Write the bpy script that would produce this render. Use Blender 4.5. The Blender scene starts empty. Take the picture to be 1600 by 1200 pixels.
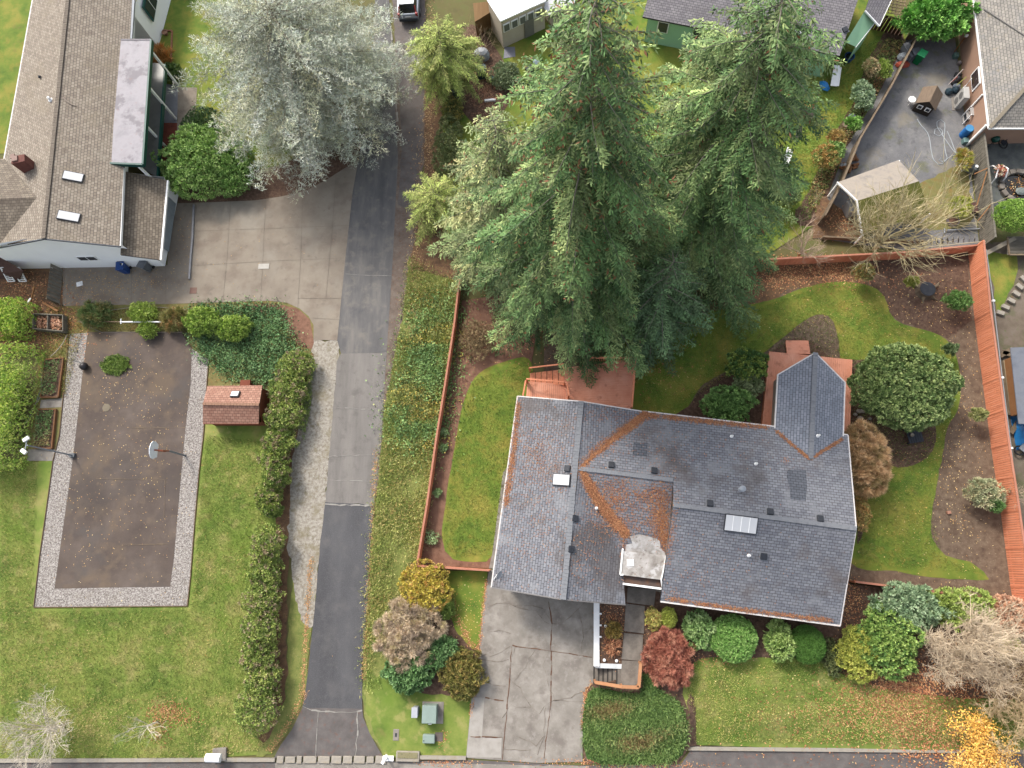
import bpy, math, random
import numpy as np
from mathutils import Vector, Matrix
from mathutils.geometry import tessellate_polygon

random.seed(7); RNG = np.random.default_rng(7)
SC = bpy.context.scene
COL = SC.collection
PI = math.pi

# ------------------------------------------------------------------ camera
F = 1067.0; CAMZ = 48.0                         # focal length in photo pixels, flying height
Q = Vector((64, -280, -F)).normalized().rotation_difference(Vector((0, 0, -1)))
R = Q.to_matrix()
cam = bpy.data.cameras.new('camera'); cam.sensor_width = 36; cam.lens = 36 * F / 1600
cam.clip_start = 0.5; cam.clip_end = 2000
camo = bpy.data.objects.new('camera', cam); COL.objects.link(camo)
camo.location = (0, 0, CAMZ); camo.rotation_mode = 'QUATERNION'; camo.rotation_quaternion = Q
SC.camera = camo

# ------------------------------------------------------------------ light
SUN_EL = 44; SUN_AZ = -35                        # degrees; azimuth from +y towards +x
SC.world = bpy.data.worlds.new('World'); SC.world.use_nodes = True
wn = SC.world.node_tree.nodes; wl = SC.world.node_tree.links
sky = wn.new('ShaderNodeTexSky'); sky.sky_type = 'NISHITA'; sky.sun_disc = False
sky.sun_elevation = math.radians(SUN_EL); sky.sun_rotation = math.radians(SUN_AZ)
sky.air_density = 1.0; sky.dust_density = 4.0; sky.ozone_density = 1.0
hs = wn.new('ShaderNodeHueSaturation'); hs.inputs['Saturation'].default_value = .45; wl.new(sky.outputs[0], hs.inputs['Color'])   # thin overcast
wl.new(hs.outputs[0], wn['Background'].inputs[0]); wn['Background'].inputs[1].default_value = 0.15
sl = bpy.data.lights.new('sun', 'SUN'); sl.energy = 1.6; sl.angle = math.radians(11); sl.color = (1, .93, .84)
so = bpy.data.objects.new('sun', sl); COL.objects.link(so)
sd = Vector((math.sin(math.radians(SUN_AZ)) * math.cos(math.radians(SUN_EL)),
             math.cos(math.radians(SUN_AZ)) * math.cos(math.radians(SUN_EL)), math.sin(math.radians(SUN_EL))))
so.rotation_mode = 'QUATERNION'; so.rotation_quaternion = sd.to_track_quat('Z', 'Y')
SC.view_settings.view_transform = 'Standard'; SC.view_settings.look = 'None'
SC.view_settings.exposure = 1.18; SC.view_settings.gamma = 1
SC.render.engine = 'CYCLES'

# ------------------------------------------------------------------ helpers: projection
def at(px, py, z=0.0):
    d = R @ Vector((px - 800, 600 - py, -F)); s = (z - CAMZ) / d.z
    return Vector((d.x * s, d.y * s, z))
def ray_plane(px, py, p, n):
    o = Vector((0, 0, CAMZ)); d = R @ Vector((px - 800, 600 - py, -F))
    return o + d * ((p - o).dot(n) / d.dot(n))
def plane(a, b, c):
    n = (b - a).cross(c - a).normalized()
    return (a, n if n.z > 0 else -n)
def mpp(px, py, z=0.0):
    return (at(px + 5, py, z) - at(px - 5, py, z)).length / 10
def sstep(a, b, x):
    t = min(1, max(0, (x - a) / (b - a))); return t * t * (3 - 2 * t)
WALLX = at(934, 1000).x
TX0, TX1 = at(916, 1100).x, at(1000, 1100).x
YS0, YS1 = at(1000, 1192).y, at(1000, 1120).y
YSTEP = at(950, 1068).y
def terr(x, y):                                   # the front garden stands on a low terrace
    if y > YSTEP: a = 1.0 if x > WALLX else 0.0
    else: a = sstep(TX0, TX1, x)
    k = at(1000, 1060).y
    return .75 * a * sstep(YS0, YS1 + (0 if x < TX1 + 3 else 2.0), y)
def gt(px, py):
    z = 0
    for _ in range(4):
        p = at(px, py, z); z = terr(p.x, p.y)
    return at(px, py, z)

# ------------------------------------------------------------------ helpers: objects
RM = {}
def tag(o, label=None, cat=None, group=None, kind=None):
    if label: o['label'] = label
    if cat: o['category'] = cat
    if group: o['group'] = group
    if kind: o['kind'] = kind
    return o
def thing(name, label, cat, loc=(0, 0, 0), rz=0, group=None):
    o = bpy.data.objects.new(name, None); COL.objects.link(o); o.empty_display_size = .2
    o.location = loc; o.rotation_euler = (0, 0, rz)
    RM[o.name] = Matrix.Translation(Vector(loc)) @ Matrix.Rotation(rz, 4, 'Z')
    return tag(o, label, cat, group)
def link_mesh(name, me, mat, parent=None, world=False):
    me.materials.append(mat)
    o = bpy.data.objects.new(name, me); COL.objects.link(o)
    if parent:
        o.parent = parent; RM[o.name] = RM.get(parent.name, Matrix())
        if world: me.transform(RM[o.name].inverted())
    return o
class MB:
    def __init__(s): s.v = []; s.f = []; s.uv = []; s.hasuv = False
    def add(s, vs, fs, uvs=None):
        b = len(s.v); s.v += [tuple(v) for v in vs]
        for i, f in enumerate(fs):
            s.f.append([b + k for k in f])
            s.uv.append(uvs[i] if uvs else [(0, 0)] * len(f))
        if uvs: s.hasuv = True
        return s
    def poly(s, pts): return s.add(pts, [list(range(len(pts)))])
    def prism(s, pts, d):                          # closed slab: pts and pts + d
        n = len(pts); d = Vector(d); a = [Vector(p) for p in pts]; b = [p + d for p in a]
        nrm = sum(((a[i] - a[0]).cross(a[(i + 1) % n] - a[0]) for i in range(1, n - 1)), Vector())
        if nrm.dot(d) > 0: a = a[::-1]; b = b[::-1]
        fs = [list(range(n)), list(range(2 * n - 1, n - 1, -1))]
        fs += [[i, n + i, n + (i + 1) % n, (i + 1) % n] for i in range(n)]
        return s.add(a + b, fs)
    def box(s, c, sz, rz=0, M=None):
        x, y, z = [k / 2 for k in sz]
        vs = [Vector((i * x, j * y, k * z)) for k in (-1, 1) for j in (-1, 1) for i in (-1, 1)]
        m = M if M else Matrix.Rotation(rz, 3, 'Z')
        vs = [m @ v + Vector(c) for v in vs]
        return s.add(vs, [(0, 2, 3, 1), (4, 5, 7, 6), (0, 1, 5, 4), (2, 6, 7, 3), (0, 4, 6, 2), (1, 3, 7, 5)])
    def bar(s, p0, p1, w, h):
        p0 = Vector(p0); p1 = Vector(p1); d = p1 - p0; L = d.length
        if L < 1e-6: return s
        x = d / L; up = Vector((0, 0, 1)) if abs(x.z) < .95 else Vector((0, 1, 0))
        y = up.cross(x).normalized(); z = x.cross(y)
        return s.box((p0 + p1) / 2, (L, w, h), M=Matrix((x, y, z)).transposed())
    def tube(s, pts, r, n=6):
        pts = [Vector(p) for p in pts]
        if not isinstance(r, (list, tuple)): r = [r] * len(pts)
        b = []; 
        for i, p in enumerate(pts):
            d = (pts[min(i + 1, len(pts) - 1)] - pts[max(i - 1, 0)]).normalized()
            up = Vector((0, 0, 1)) if abs(d.z) < .9 else Vector((1, 0, 0))
            u = up.cross(d).normalized(); w = d.cross(u)
            b += [p + (u * math.cos(k * 2 * PI / n) + w * math.sin(k * 2 * PI / n)) * r[i] for k in range(n)]
        fs = [[i * n + k, i * n + (k + 1) % n, (i + 1) * n + (k + 1) % n, (i + 1) * n + k] for i in range(len(pts) - 1) for k in range(n)]
        fs += [list(range(n))[::-1], [(len(pts) - 1) * n + k for k in range(n)]]
        return s.add(b, fs)
    def lathe(s, prof, c=(0, 0, 0), n=20, rz=0, sx=1, sy=1):
        c = Vector(c); vs = []
        for r, z in prof:
            vs += [c + Vector((r * sx * math.cos(k * 2 * PI / n), r * sy * math.sin(k * 2 * PI / n), z)) for k in range(n)]
        m = len(prof)
        fs = [[i * n + k, i * n + (k + 1) % n, (i + 1) * n + (k + 1) % n, (i + 1) * n + k] for i in range(m - 1) for k in range(n)]
        fs += [list(range(n))[::-1], [(m - 1) * n + k for k in range(n)]]
        return s.add(vs, fs)
    def build(s, name, mat, parent=None, world=False, bevel=0, smooth=False):
        me = bpy.data.meshes.new(name); me.from_pydata(s.v, [], s.f)
        if s.hasuv:
            ul = me.uv_layers.new(name='UVMap'); k = 0
            for i, f in enumerate(s.f):
                for j in range(len(f)): ul.data[k].uv = s.uv[i][j]; k += 1
        me.update()
        if smooth: me.shade_smooth()
        o = link_mesh(name, me, mat, parent, world)
        if bevel:
            m = o.modifiers.new('bevel', 'BEVEL'); m.width = bevel; m.segments = 2; m.limit_method = 'ANGLE'
        return o
def single(mb, name, mat, label, cat, base, rz=0, group=None, bevel=0, smooth=False, world=False):
    o = mb.build(name, mat, bevel=bevel, smooth=smooth)
    m = Matrix.Translation(Vector(base)) @ Matrix.Rotation(rz, 4, 'Z')
    if world: o.data.transform(m.inverted())
    o.location = base; o.rotation_euler = (0, 0, rz); RM[o.name] = m
    return tag(o, label, cat, group)

# ------------------------------------------------------------------ helpers: materials
EXPO = 2.1
def lin(h, g=1.0):
    h = h.lstrip('#'); c = [int(h[i:i + 2], 16) / 255 for i in (0, 2, 4)]
    c = [(x / 12.92 if x < .04045 else ((x + .055) / 1.055) ** 2.4) * g / EXPO for x in c]
    return (min(c[0], .9), min(c[1], .9), min(c[2], .9), 1)
def newmat(name, rough=.85, metal=0):
    m = bpy.data.materials.new(name); m.use_nodes = True
    b = m.node_tree.nodes['Principled BSDF']; b.inputs['Roughness'].default_value = rough
    b.inputs['Metallic'].default_value = metal; b.inputs['Specular IOR Level'].default_value = .3
    return m, m.node_tree.nodes, m.node_tree.links, b
def noise(N, L, vec, scale, detail=4, rough=.6, off=0):
    n = N.new('ShaderNodeTexNoise'); n.inputs['Scale'].default_value = scale; n.inputs['Detail'].default_value = detail
    n.inputs['Roughness'].default_value = rough
    if off:
        mp = N.new('ShaderNodeVectorMath'); mp.operation = 'ADD'; mp.inputs[1].default_value = (off * 7.3, off * 3.1, off * 1.7)
        L.new(vec, mp.inputs[0]); vec = mp.outputs[0]
    L.new(vec, n.inputs['Vector']); return n.outputs['Fac']
def rng(N, L, f, a, b):
    m = N.new('ShaderNodeMapRange'); m.inputs[1].default_value = a; m.inputs[2].default_value = b; m.interpolation_type = 'SMOOTHSTEP'
    L.new(f, m.inputs[0]); return m.outputs[0]
def mix(N, L, f, a, b, mode='MIX'):
    m = N.new('ShaderNodeMix'); m.data_type = 'RGBA'; m.blend_type = mode
    for s, v in ((0, f), (6, a), (7, b)):
        if hasattr(v, 'links') or hasattr(v, 'is_linked'): L.new(v, m.inputs[s])
        else: m.inputs[s].default_value = v
    return m.outputs[2]
def M(name, cols, scale=1.0, detail=8, rough=.85, layers=(), bump=0, bscale=20, stretch=None, metal=0, lo=.3, hi=.7, rot=0, gain=1.0):
    m, N, L, B = newmat(name, rough, metal)
    tc = N.new('ShaderNodeTexCoord'); vec = tc.outputs['Object']
    base = vec
    if stretch:
        mp = N.new('ShaderNodeMapping'); mp.inputs['Scale'].default_value = stretch; mp.inputs['Rotation'].default_value = (0, 0, rot)
        L.new(vec, mp.inputs[0]); base = mp.outputs[0]
    f = noise(N, L, base, scale, detail, .65)
    cr = N.new('ShaderNodeValToRGB'); L.new(f, cr.inputs[0]); e = cr.color_ramp.elements
    n = len(cols); e[0].position = lo; e[0].color = lin(cols[0], gain); e[-1].position = hi; e[-1].color = lin(cols[-1], gain)
    for i in range(1, n - 1):
        x = e.new(lo + (hi - lo) * i / (n - 1)); x.color = lin(cols[i], gain)
    c = cr.outputs[0]
    for k, (sc, a, b, col, st) in enumerate(layers):   # patches of another colour: scale, threshold from, to, colour, strength
        g = rng(N, L, noise(N, L, vec, sc, 5, .6, k + 1), a, b)
        mu = N.new('ShaderNodeMath'); mu.operation = 'MULTIPLY'; mu.inputs[1].default_value = st; L.new(g, mu.inputs[0])
        c = mix(N, L, mu.outputs[0], c, lin(col))
    L.new(c, B.inputs['Base Color'])
    if bump:
        bn = N.new('ShaderNodeBump'); bn.inputs['Strength'].default_value = bump; bn.inputs['Distance'].default_value = .05
        L.new(noise(N, L, vec, bscale, 5, .7), bn.inputs['Height']); L.new(bn.outputs[0], B.inputs['Normal'])
    return m
def shingle(name, c1, c2, mortar, row=.17, wid=.32, layers=(), rough=.75):
    m, N, L, B = newmat(name, rough)
    uv = N.new('ShaderNodeUVMap').outputs[0]; tc = N.new('ShaderNodeTexCoord').outputs['Object']
    b = N.new('ShaderNodeTexBrick'); L.new(uv, b.inputs['Vector'])
    b.inputs['Color1'].default_value = lin(c1, 1.35); b.inputs['Color2'].default_value = lin(c2, 1.35); b.inputs['Mortar'].default_value = lin(mortar)
    b.inputs['Scale'].default_value = 1; b.inputs['Mortar Size'].default_value = .016; b.inputs['Mortar Smooth'].default_value = .4
    b.inputs['Brick Width'].default_value = wid; b.inputs['Row Height'].default_value = row; b.offset = .5; b.inputs['Bias'].default_value = 0
    c = b.outputs['Color']
    sm = N.new('ShaderNodeMath'); sm.operation = 'MULTIPLY_ADD'; sm.inputs[1].default_value = 1.0; sm.inputs[2].default_value = .5
    L.new(noise(N, L, tc, 2.5, 8, .75), sm.inputs[0]); 
    c = mix(N, L, .8, c, sm.outputs[0], 'MULTIPLY')
    for k, (sc, a, e, col, st) in enumerate(layers):
        g = rng(N, L, noise(N, L, tc, sc, 7, .65, k + 1), a, e)
        mu = N.new('ShaderNodeMath'); mu.operation = 'MULTIPLY'; mu.inputs[1].default_value = st; L.new(g, mu.inputs[0])
        c = mix(N, L, mu.outputs[0], c, mix(N, L, .5, c, lin(col)) if st < 0 else lin(col))
    L.new(c, B.inputs['Base Color'])
    bn = N.new('ShaderNodeBump'); bn.inputs['Strength'].default_value = .5; bn.inputs['Distance'].default_value = .02; bn.invert = True
    L.new(b.outputs['Fac'], bn.inputs['Height']); L.new(bn.outputs[0], B.inputs['Normal'])
    return m
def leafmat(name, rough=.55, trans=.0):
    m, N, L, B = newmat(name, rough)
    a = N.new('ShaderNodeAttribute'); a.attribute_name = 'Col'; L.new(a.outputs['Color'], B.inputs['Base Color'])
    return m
def P(name, c, rough=.6, metal=0, var=.06, c2=None, gain=1.0):     # paint with a little unevenness
    def sh(h, k): return ''.join('%02x' % max(0, min(255, int(int(h[i:i + 2], 16) * k))) for i in (0, 2, 4))
    c = c.lstrip('#')
    return M(name, [sh(c, 1 - var), c, sh(c, 1 + var)] if not c2 else [c, c2], 1.8, 6, rough, metal=metal, gain=gain)
LEAF = leafmat('leaves'); NEEDLE = leafmat('needles', .65); DRY = leafmat('dry_leaves', .8)

# ------------------------------------------------------------------ helpers: foliage
GAIN = 1.6
def pal(cols, g=1.0):
    c = np.array([lin(x, g * GAIN)[:3] for x in cols]); l = c @ np.array([.3, .6, .1]); c = c * .84 + l[:, None] * .16; return c * np.array([1.1, 1.0, .84])
def unit(a): return a / np.maximum(np.linalg.norm(a, axis=-1, keepdims=True), 1e-9)
def rdir(n): return unit(RNG.normal(size=(n, 3)))
class Leaves:
    def __init__(s): s.P = []; s.D = []; s.S = []; s.L = []; s.W = []; s.C = []
    def add(s, P, D, L, W, C, S=None):
        n = len(P)
        if S is None: S = unit(np.cross(D, rdir(n)))
        s.P.append(P); s.D.append(D); s.S.append(S); s.L.append(np.broadcast_to(L, n)); s.W.append(np.broadcast_to(W, n)); s.C.append(C)
        return s
    def mesh(s, name):
        P = np.concatenate(s.P); D = np.concatenate(s.D); S = np.concatenate(s.S)
        L = np.concatenate(s.L)[:, None]; W = np.concatenate(s.W)[:, None]; C = np.concatenate(s.C)
        n = len(P); V = np.empty((n, 4, 3), np.float32)
        V[:, 0] = P; V[:, 1] = P + D * L * .45 + S * W * .5; V[:, 2] = P + D * L; V[:, 3] = P + D * L * .45 - S * W * .5
        me = bpy.data.meshes.new(name)
        me.vertices.add(4 * n); me.vertices.foreach_set('co', V.ravel())
        me.loops.add(4 * n); me.loops.foreach_set('vertex_index', np.arange(4 * n, dtype=np.int32))
        me.polygons.add(n); me.polygons.foreach_set('loop_start', np.arange(0, 4 * n, 4, dtype=np.int32))
        me.update(calc_edges=True)
        ca = me.color_attributes.new('Col', 'FLOAT_COLOR', 'POINT')
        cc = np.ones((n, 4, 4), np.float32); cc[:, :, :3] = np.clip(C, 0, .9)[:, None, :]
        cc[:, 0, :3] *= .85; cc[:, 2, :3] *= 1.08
        ca.data.foreach_set('color', cc.ravel())
        return me
def jit(C, k=.18):
    return C * (1 + RNG.uniform(-k, k, (len(C), 1))) * (1 + RNG.uniform(-k / 4, k / 4, C.shape))
def pick(pl, n, w=None): return pl[RNG.choice(len(pl), n, p=w)]
_nf = [(RNG.uniform(-1, 1, 2), RNG.uniform(0, 6)) for _ in range(40)]
def nz(x, y, s=1.0, k=0):                              # smooth pseudo-noise in -1..1
    t = 0
    for i in range(6):
        d, p = _nf[(i + k * 3) % 40]; t = t + np.sin((x * d[0] + y * d[1]) * s * (1 + .45 * i) * 2.2 + p)
    return t / 3.2
def shrub_leaves(r, h, cols, n, leaf, clump, sq=2, zb=.0, up=.25, inner=.3, lump=.2, g=1.25, spread=1.0):
    """leaf clumps over a lumpy rounded (sq=2) or clipped boxy (sq>4) body of radii r=(rx,ry), height h"""
    LV = Leaves(); pl = pal(cols, g); rx, ry = r; rz = h * .5; kk = int(RNG.integers(0, 12)); A_s = (PI * rx * ry + PI * (rx + ry) * h * .5) if sq <= 4 else 4 * rx * ry + 2 * (rx + ry) * h; K = int(max(10, min(A_s / (clump * clump * .55), n / 7)))
    if sq > 4:
        d = RNG.uniform(-1, 1, (K, 3)); ar = np.array([ry * h, rx * h, rx * ry * 2]); ax = RNG.choice(3, K, p=ar / ar.sum())
        d[np.arange(K), ax] = np.sign(RNG.uniform(-1, 1, K)); d[:, 2] = np.where(ax == 2, 1, d[:, 2])
        q = np.abs(d) ** sq; rad = 1 / (q.sum(1)) ** (1 / sq); out = unit(d ** 3 / np.array([rx, ry, rz]))
    else:
        d = rdir(K * 2); d = d[d[:, 2] > -.35 - zb][:max(K, 6)]; rad = np.ones(len(d)); out = unit(d / np.array([rx, ry, rz]))
    K = len(d)
    rad = rad * (1 + lump * (nz(d[:, 0] * 3 + d[:, 2] * 2, d[:, 1] * 3, 1, kk)) + RNG.normal(0, .035, K))
    c = d * rad[:, None] * np.array([rx, ry, rz]) * (1 - .3 * clump / max(rx, ry)) + np.array([0, 0, rz]); c[:, 2] = np.maximum(c[:, 2], .05)
    m = max(3, n // K); cc = pick(pl, K)
    i = np.repeat(np.arange(K), m); N = len(i)
    dl = unit(rdir(N) + out[i] * .9 + np.array([0, 0, up]))
    Pp = c[i] + dl * clump * RNG.uniform(0, .45, (N, 1)) * spread
    C = jit(cc[i] * (.85 + .3 * RNG.uniform(size=(N, 1))), .14)
    LV.add(Pp, dl, leaf[0] * RNG.uniform(.7, 1.25, N), leaf[1] * RNG.uniform(.7, 1.25, N), C, S=unit(np.cross(dl, unit(rdir(N) * .7 + np.cross(out[i], [[0.3, .2, 1]])))))
    if inner:
        N2 = int(N * inner); d = rdir(N2)
        if sq > 4: d = RNG.uniform(-1, 1, (N2, 3)) * .95
        q = d * RNG.uniform(.45, .88, (N2, 1)) * np.array([rx, ry, rz]) + np.array([0, 0, rz]); q[:, 2] = np.maximum(q[:, 2], .04)
        dl = unit(rdir(N2) + [[0, 0, .5]])
        LV.add(q, dl, leaf[0] * 1.5, leaf[1] * 1.7, jit(pick(pl, N2), .14))
    return LV
BARK = M('bark', ['5e5348', '857a6c'], 6, 8, .9)
def shrub(px, py, rx, ry, h, cols, label, name='shrub', cat='shrub', leaf=(.12, .07), n=5000, clump=.28, group=None, base=None, rz=0, stem=True, mat=None, **kw):
    z0 = terr(*at(px, py)[:2])
    c = at(px, py, z0 + h * .55); s = mpp(px, py, z0 + h * .5)
    o = thing(name, label, cat, (c.x, c.y, z0), rz, group)
    lv = shrub_leaves((rx * s, ry * s), h, cols, n, leaf, clump, **kw)
    link_mesh('foliage', lv.mesh('foliage'), mat or LEAF, o)
    if stem:
        mb = MB()
        for k in range(4):
            a = k * 1.7 + px; mb.tube([(0.05 * math.cos(a), .05 * math.sin(a), -.05), (rx * s * .25 * math.cos(a), ry * s * .25 * math.sin(a), h * .4), (rx * s * .5 * math.cos(a), ry * s * .5 * math.sin(a), h * .7)], [.05, .03, .012], 5)
        mb.build('stem', BARK, o)
    return o
def spray_tree(px, py, h, rmax, label, name, cat, cols, conifer=True, nb=300, z0f=.06, powr=.8, droop=.28, leaf=(.24, .075), rise=.1, twig=.34, step=.24, lstep=.13, g=1.3,
               bark=None, group=None, mat=None, cone=0, fan=.7, hang=.35, rad=.28, tuft=0, lean=(0, 0), flatten=1):
    b = at(px, py, 0); o = thing(name, label, cat, (b.x, b.y, 0), 0, group)
    pl = pal(cols, g); LV = Leaves(); br = MB()
    tk = MB().tube([(lean[0] * t * t, lean[1] * t * t, h * t) for t in np.linspace(-.02, 1, 9)], [rad * (1 - max(t, 0)) ** .8 + .02 for t in np.linspace(-.02, 1, 9)], 9)
    tk.build('trunk', bark or BARK, o, smooth=True)
    for i in range(nb):
        t = z0f + (1 - z0f) * (i / nb) ** .95; z = h * t; az = i * 2.39996 + RNG.normal(0, .25)
        if conifer: Lb = rmax * ((1 - t) ** powr) * RNG.choice([.5, .75, .95, 1.0, 1.15]) * RNG.uniform(.85, 1.08) + .25
        else: Lb = rmax * math.sin(PI * min(1, (t * .85 + .18))) ** .6 * RNG.uniform(.6, 1.1) + .3
        dirh = np.array([math.cos(az), math.sin(az), 0]); side = np.array([-dirh[1], dirh[0], 0])
        bend = RNG.normal(0, .12)
        def pt(s):
            s = np.asarray(s)[:, None]
            return (np.array([lean[0] * t * t, lean[1] * t * t, z]) + dirh * s * Lb + side * bend * s * s * Lb + np.array([0, 0, 1]) * (rise * (1 - s * .5) * s - droop * s * s * (1.15 - t)) * Lb)
        q = pt(np.linspace(0, 1, 5)); q[:, 2] = np.maximum(q[:, 2], .15)
        br.tube([Vector(x) for x in q], [.05 * Lb / 4 + .012, .035 * Lb / 4 + .01, .02, .012, .006], 4)
        ns = max(3, int(Lb / step)); s = np.linspace(.1, 1, ns) + RNG.normal(0, .01, ns)
        base = pt(s)
        for sg in (-1, 1):
            tl = np.maximum(.18, twig * Lb * (1.05 - s) ** .75 * (.35 + .65 * np.minimum(1, s * 3))) * RNG.uniform(.6, 1.2, ns)
            td = unit(dirh * RNG.uniform(.45, .95, (ns, 1)) + side * sg * fan * RNG.uniform(.7, 1.2, (ns, 1)) + np.array([0, 0, -1]) * hang * RNG.uniform(.1, 1.2, (ns, 1)))
            k = np.maximum(2, (tl / lstep).astype(int)); idx = np.repeat(np.arange(ns), k)
            u = np.concatenate([np.linspace(.08, 1, kk) for kk in k])[:, None]
            pp = base[idx] + td[idx] * (u * tl[idx][:, None]) + np.array([0, 0, -1]) * (hang * .35 * u * u * tl[idx][:, None])
            cb = (pick(pl, 1) * (.5) + pick(pl, ns)[idx] * .5) * RNG.uniform(.6, 1.4) * RNG.uniform(.7, 1.3, (ns, 1))[idx]
            for s2 in (-1, 1):
                n = len(pp)
                sd_ = unit(np.cross(td[idx], [[0, 0, 1.]]))
                if tuft: dd = unit(td[idx] * .5 + rdir(n) * 1.0 + [[0, 0, .35]])
                else: dd = unit(td[idx] * .75 + sd_ * s2 * RNG.uniform(.35, .9, (n, 1)) + rdir(n) * .28 - [[0, 0, .12]])
                C = jit(cb, .2)
                if cone:
                    mk = RNG.uniform(size=n) < cone * t * t * (u[:, 0] > .6); C[mk] = lin('a06a45')[:3]
                S = unit(np.cross(dd, unit(rdir(n) * .8 + [[0, 0, 1.]]))) if not tuft else None
                LV.add(pp, dd, leaf[0] * RNG.uniform(.6, 1.3, n), leaf[1] * RNG.uniform(.7, 1.3, n), C, S=S)
    P_ = [p for p in LV.P]
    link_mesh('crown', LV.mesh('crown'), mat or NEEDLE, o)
    br.build('branches', bark or BARK, o)
    return o
def bare_tree(px, py, h, label, name='bare_tree', cat='tree', col='a89c84', col2='cfc6b0', n0=7, spread=.9, levels=4, r0=.09, seed=1, trunk=.25, group=None, up=.5, kids=4, zt=None, lean=(0, 0), leaves=None, twigr=.006, lk=.55):
    rnd = random.Random(seed); b = gt(px, py); o = thing(name, label, cat, b, 0, group)
    m = M('twig_bark_' + str(seed), [col, col2], 3, 4, .85, gain=1.7)
    tb = MB(); tb.tube([(0, 0, -.05), (lean[0] * .1, lean[1] * .1, h * trunk * .5), (lean[0] * trunk, lean[1] * trunk, h * trunk)], [r0 * 1.25, r0, r0 * .9], 8); tb.build('trunk', m, o, smooth=True)
    cr = MB(); tips = []
    def grow(p, d, L, r, lv):
        pts = [p]; dd = d.copy()
        for k in range(3):
            dd = (dd + Vector((rnd.gauss(0, .16), rnd.gauss(0, .16), rnd.gauss(.05, .1)))).normalized(); pts.append(pts[-1] + dd * L / 3)
        cr.tube(pts, [r, r * .8, r * .62, r * .42], 4 if lv < 2 else 3)
        if lv >= levels: tips.append(pts[-1]); return
        for k in range(kids):
            i = rnd.choice((1, 2, 2, 3)); a = Vector((rnd.gauss(0, 1), rnd.gauss(0, 1), rnd.gauss(.15, .5))).normalized()
            grow(pts[i], (dd * 1.0 + a * spread * .85).normalized(), L * rnd.uniform(lk, lk + .25), max(r * .5, twigr), lv + 1)
    p0 = Vector((lean[0] * trunk, lean[1] * trunk, h * trunk))
    for k in range(n0):
        a = 2 * PI * (k + rnd.random() * .6) / n0
        grow(p0 - Vector((0, 0, h * trunk * .3 * rnd.random())), Vector((math.cos(a) * spread + lean[0] * .3, math.sin(a) * spread + lean[1] * .3, up + rnd.random() * .5)).normalized(), h * (.42 if levels < 4 else .36) * rnd.uniform(.8, 1.2), r0 * .6, 1)
    cr.build('branches', m, o)
    if leaves:
        cols, nl, ls = leaves; T = np.array([t[:] for t in tips]); i = RNG.choice(len(T), nl); LV = Leaves()
        D = rdir(nl); LV.add(T[i] + RNG.normal(0, .22, (nl, 3)), D, ls * RNG.uniform(.7, 1.3, nl), ls * .7, jit(pick(pal(cols, 1.2), nl)))
        link_mesh('leaves', LV.mesh('leaves'), DRY, o)
    return o

# ------------------------------------------------------------------ helpers: ground sheets and scatter
def dens(pts, closed=True, step=.5):
    out = []; n = len(pts)
    for i in range(n if closed else n - 1):
        p0, p1, p2, p3 = pts[(i - 1) % n], pts[i], pts[(i + 1) % n], pts[(i + 2) % n]
        k = max(1, int((p2 - p1).length / step))
        for j in range(k):
            t = j / k
            out.append(.5 * ((2 * p1) + (p2 - p0) * t + (2 * p0 - 5 * p1 + 4 * p2 - p3) * t * t + (3 * p1 - p0 - 3 * p2 + p3) * t ** 3))
    return out
ZI = [0]
def sheet(name, px, mat, z, curved=False, rag=0, kind='structure', drape=False, parent=None, cat=None, label=None):
    pts = [(gt(*p) if drape else at(p[0], p[1], z)) for p in px]
    pts = [Vector((p.x, p.y)) for p in pts]
    if curved: pts = dens(pts)
    if rag:
        if not curved:
            q = []
            for i in range(len(pts)):
                a, b = pts[i], pts[(i + 1) % len(pts)]; k = max(1, int((b - a).length / .35)); q += [a.lerp(b, j / k) for j in range(k)]
            pts = q
        pts = [p + Vector((random.gauss(0, rag), random.gauss(0, rag))) for p in pts]
    import bmesh
    ZI[0] += 1; z = z + .0004 * (ZI[0] % 50) * (0 if z > .0205 else 1)
    tri = tessellate_polygon([[Vector((p.x, p.y, 0)) for p in pts]])
    bm = bmesh.new(); vs = [bm.verts.new((p.x, p.y, 0)) for p in pts]
    for t in tri:
        try: bm.faces.new([vs[i] for i in t])
        except ValueError: pass
    if drape:
        xs = [p.x for p in pts]; ys = [p.y for p in pts]
        for ax, lo, hi in ((0, min(xs), max(xs)), (1, min(ys), max(ys))):
            g = lo + .4
            while g < hi:
                n = Vector((1, 0, 0)) if ax == 0 else Vector((0, 1, 0))
                bmesh.ops.bisect_plane(bm, geom=bm.verts[:] + bm.edges[:] + bm.faces[:], plane_co=n * g, plane_no=n); g += .45
        for v in bm.verts: v.co.z = terr(v.co.x, v.co.y) + z
    else:
        for v in bm.verts: v.co.z = z
    bmesh.ops.recalc_face_normals(bm, faces=bm.faces)
    for f in bm.faces:
        if f.normal.z < 0: f.normal_flip()
    me = bpy.data.meshes.new(name); bm.to_mesh(me); bm.free()
    o = link_mesh(name, me, mat)
    if kind: o['kind'] = kind
    return o
def inpoly(x, y, poly):
    r = np.zeros(len(x), bool); n = len(poly)
    for i in range(n):
        x0, y0 = poly[i][0], poly[i][1]; x1, y1 = poly[(i + 1) % n][0], poly[(i + 1) % n][1]
        c = ((y0 > y) != (y1 > y)); 
        with np.errstate(divide='ignore', invalid='ignore'): r ^= c & (x < (x1 - x0) * (y - y0) / (y1 - y0 + 1e-12) + x0)
    return r
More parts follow.
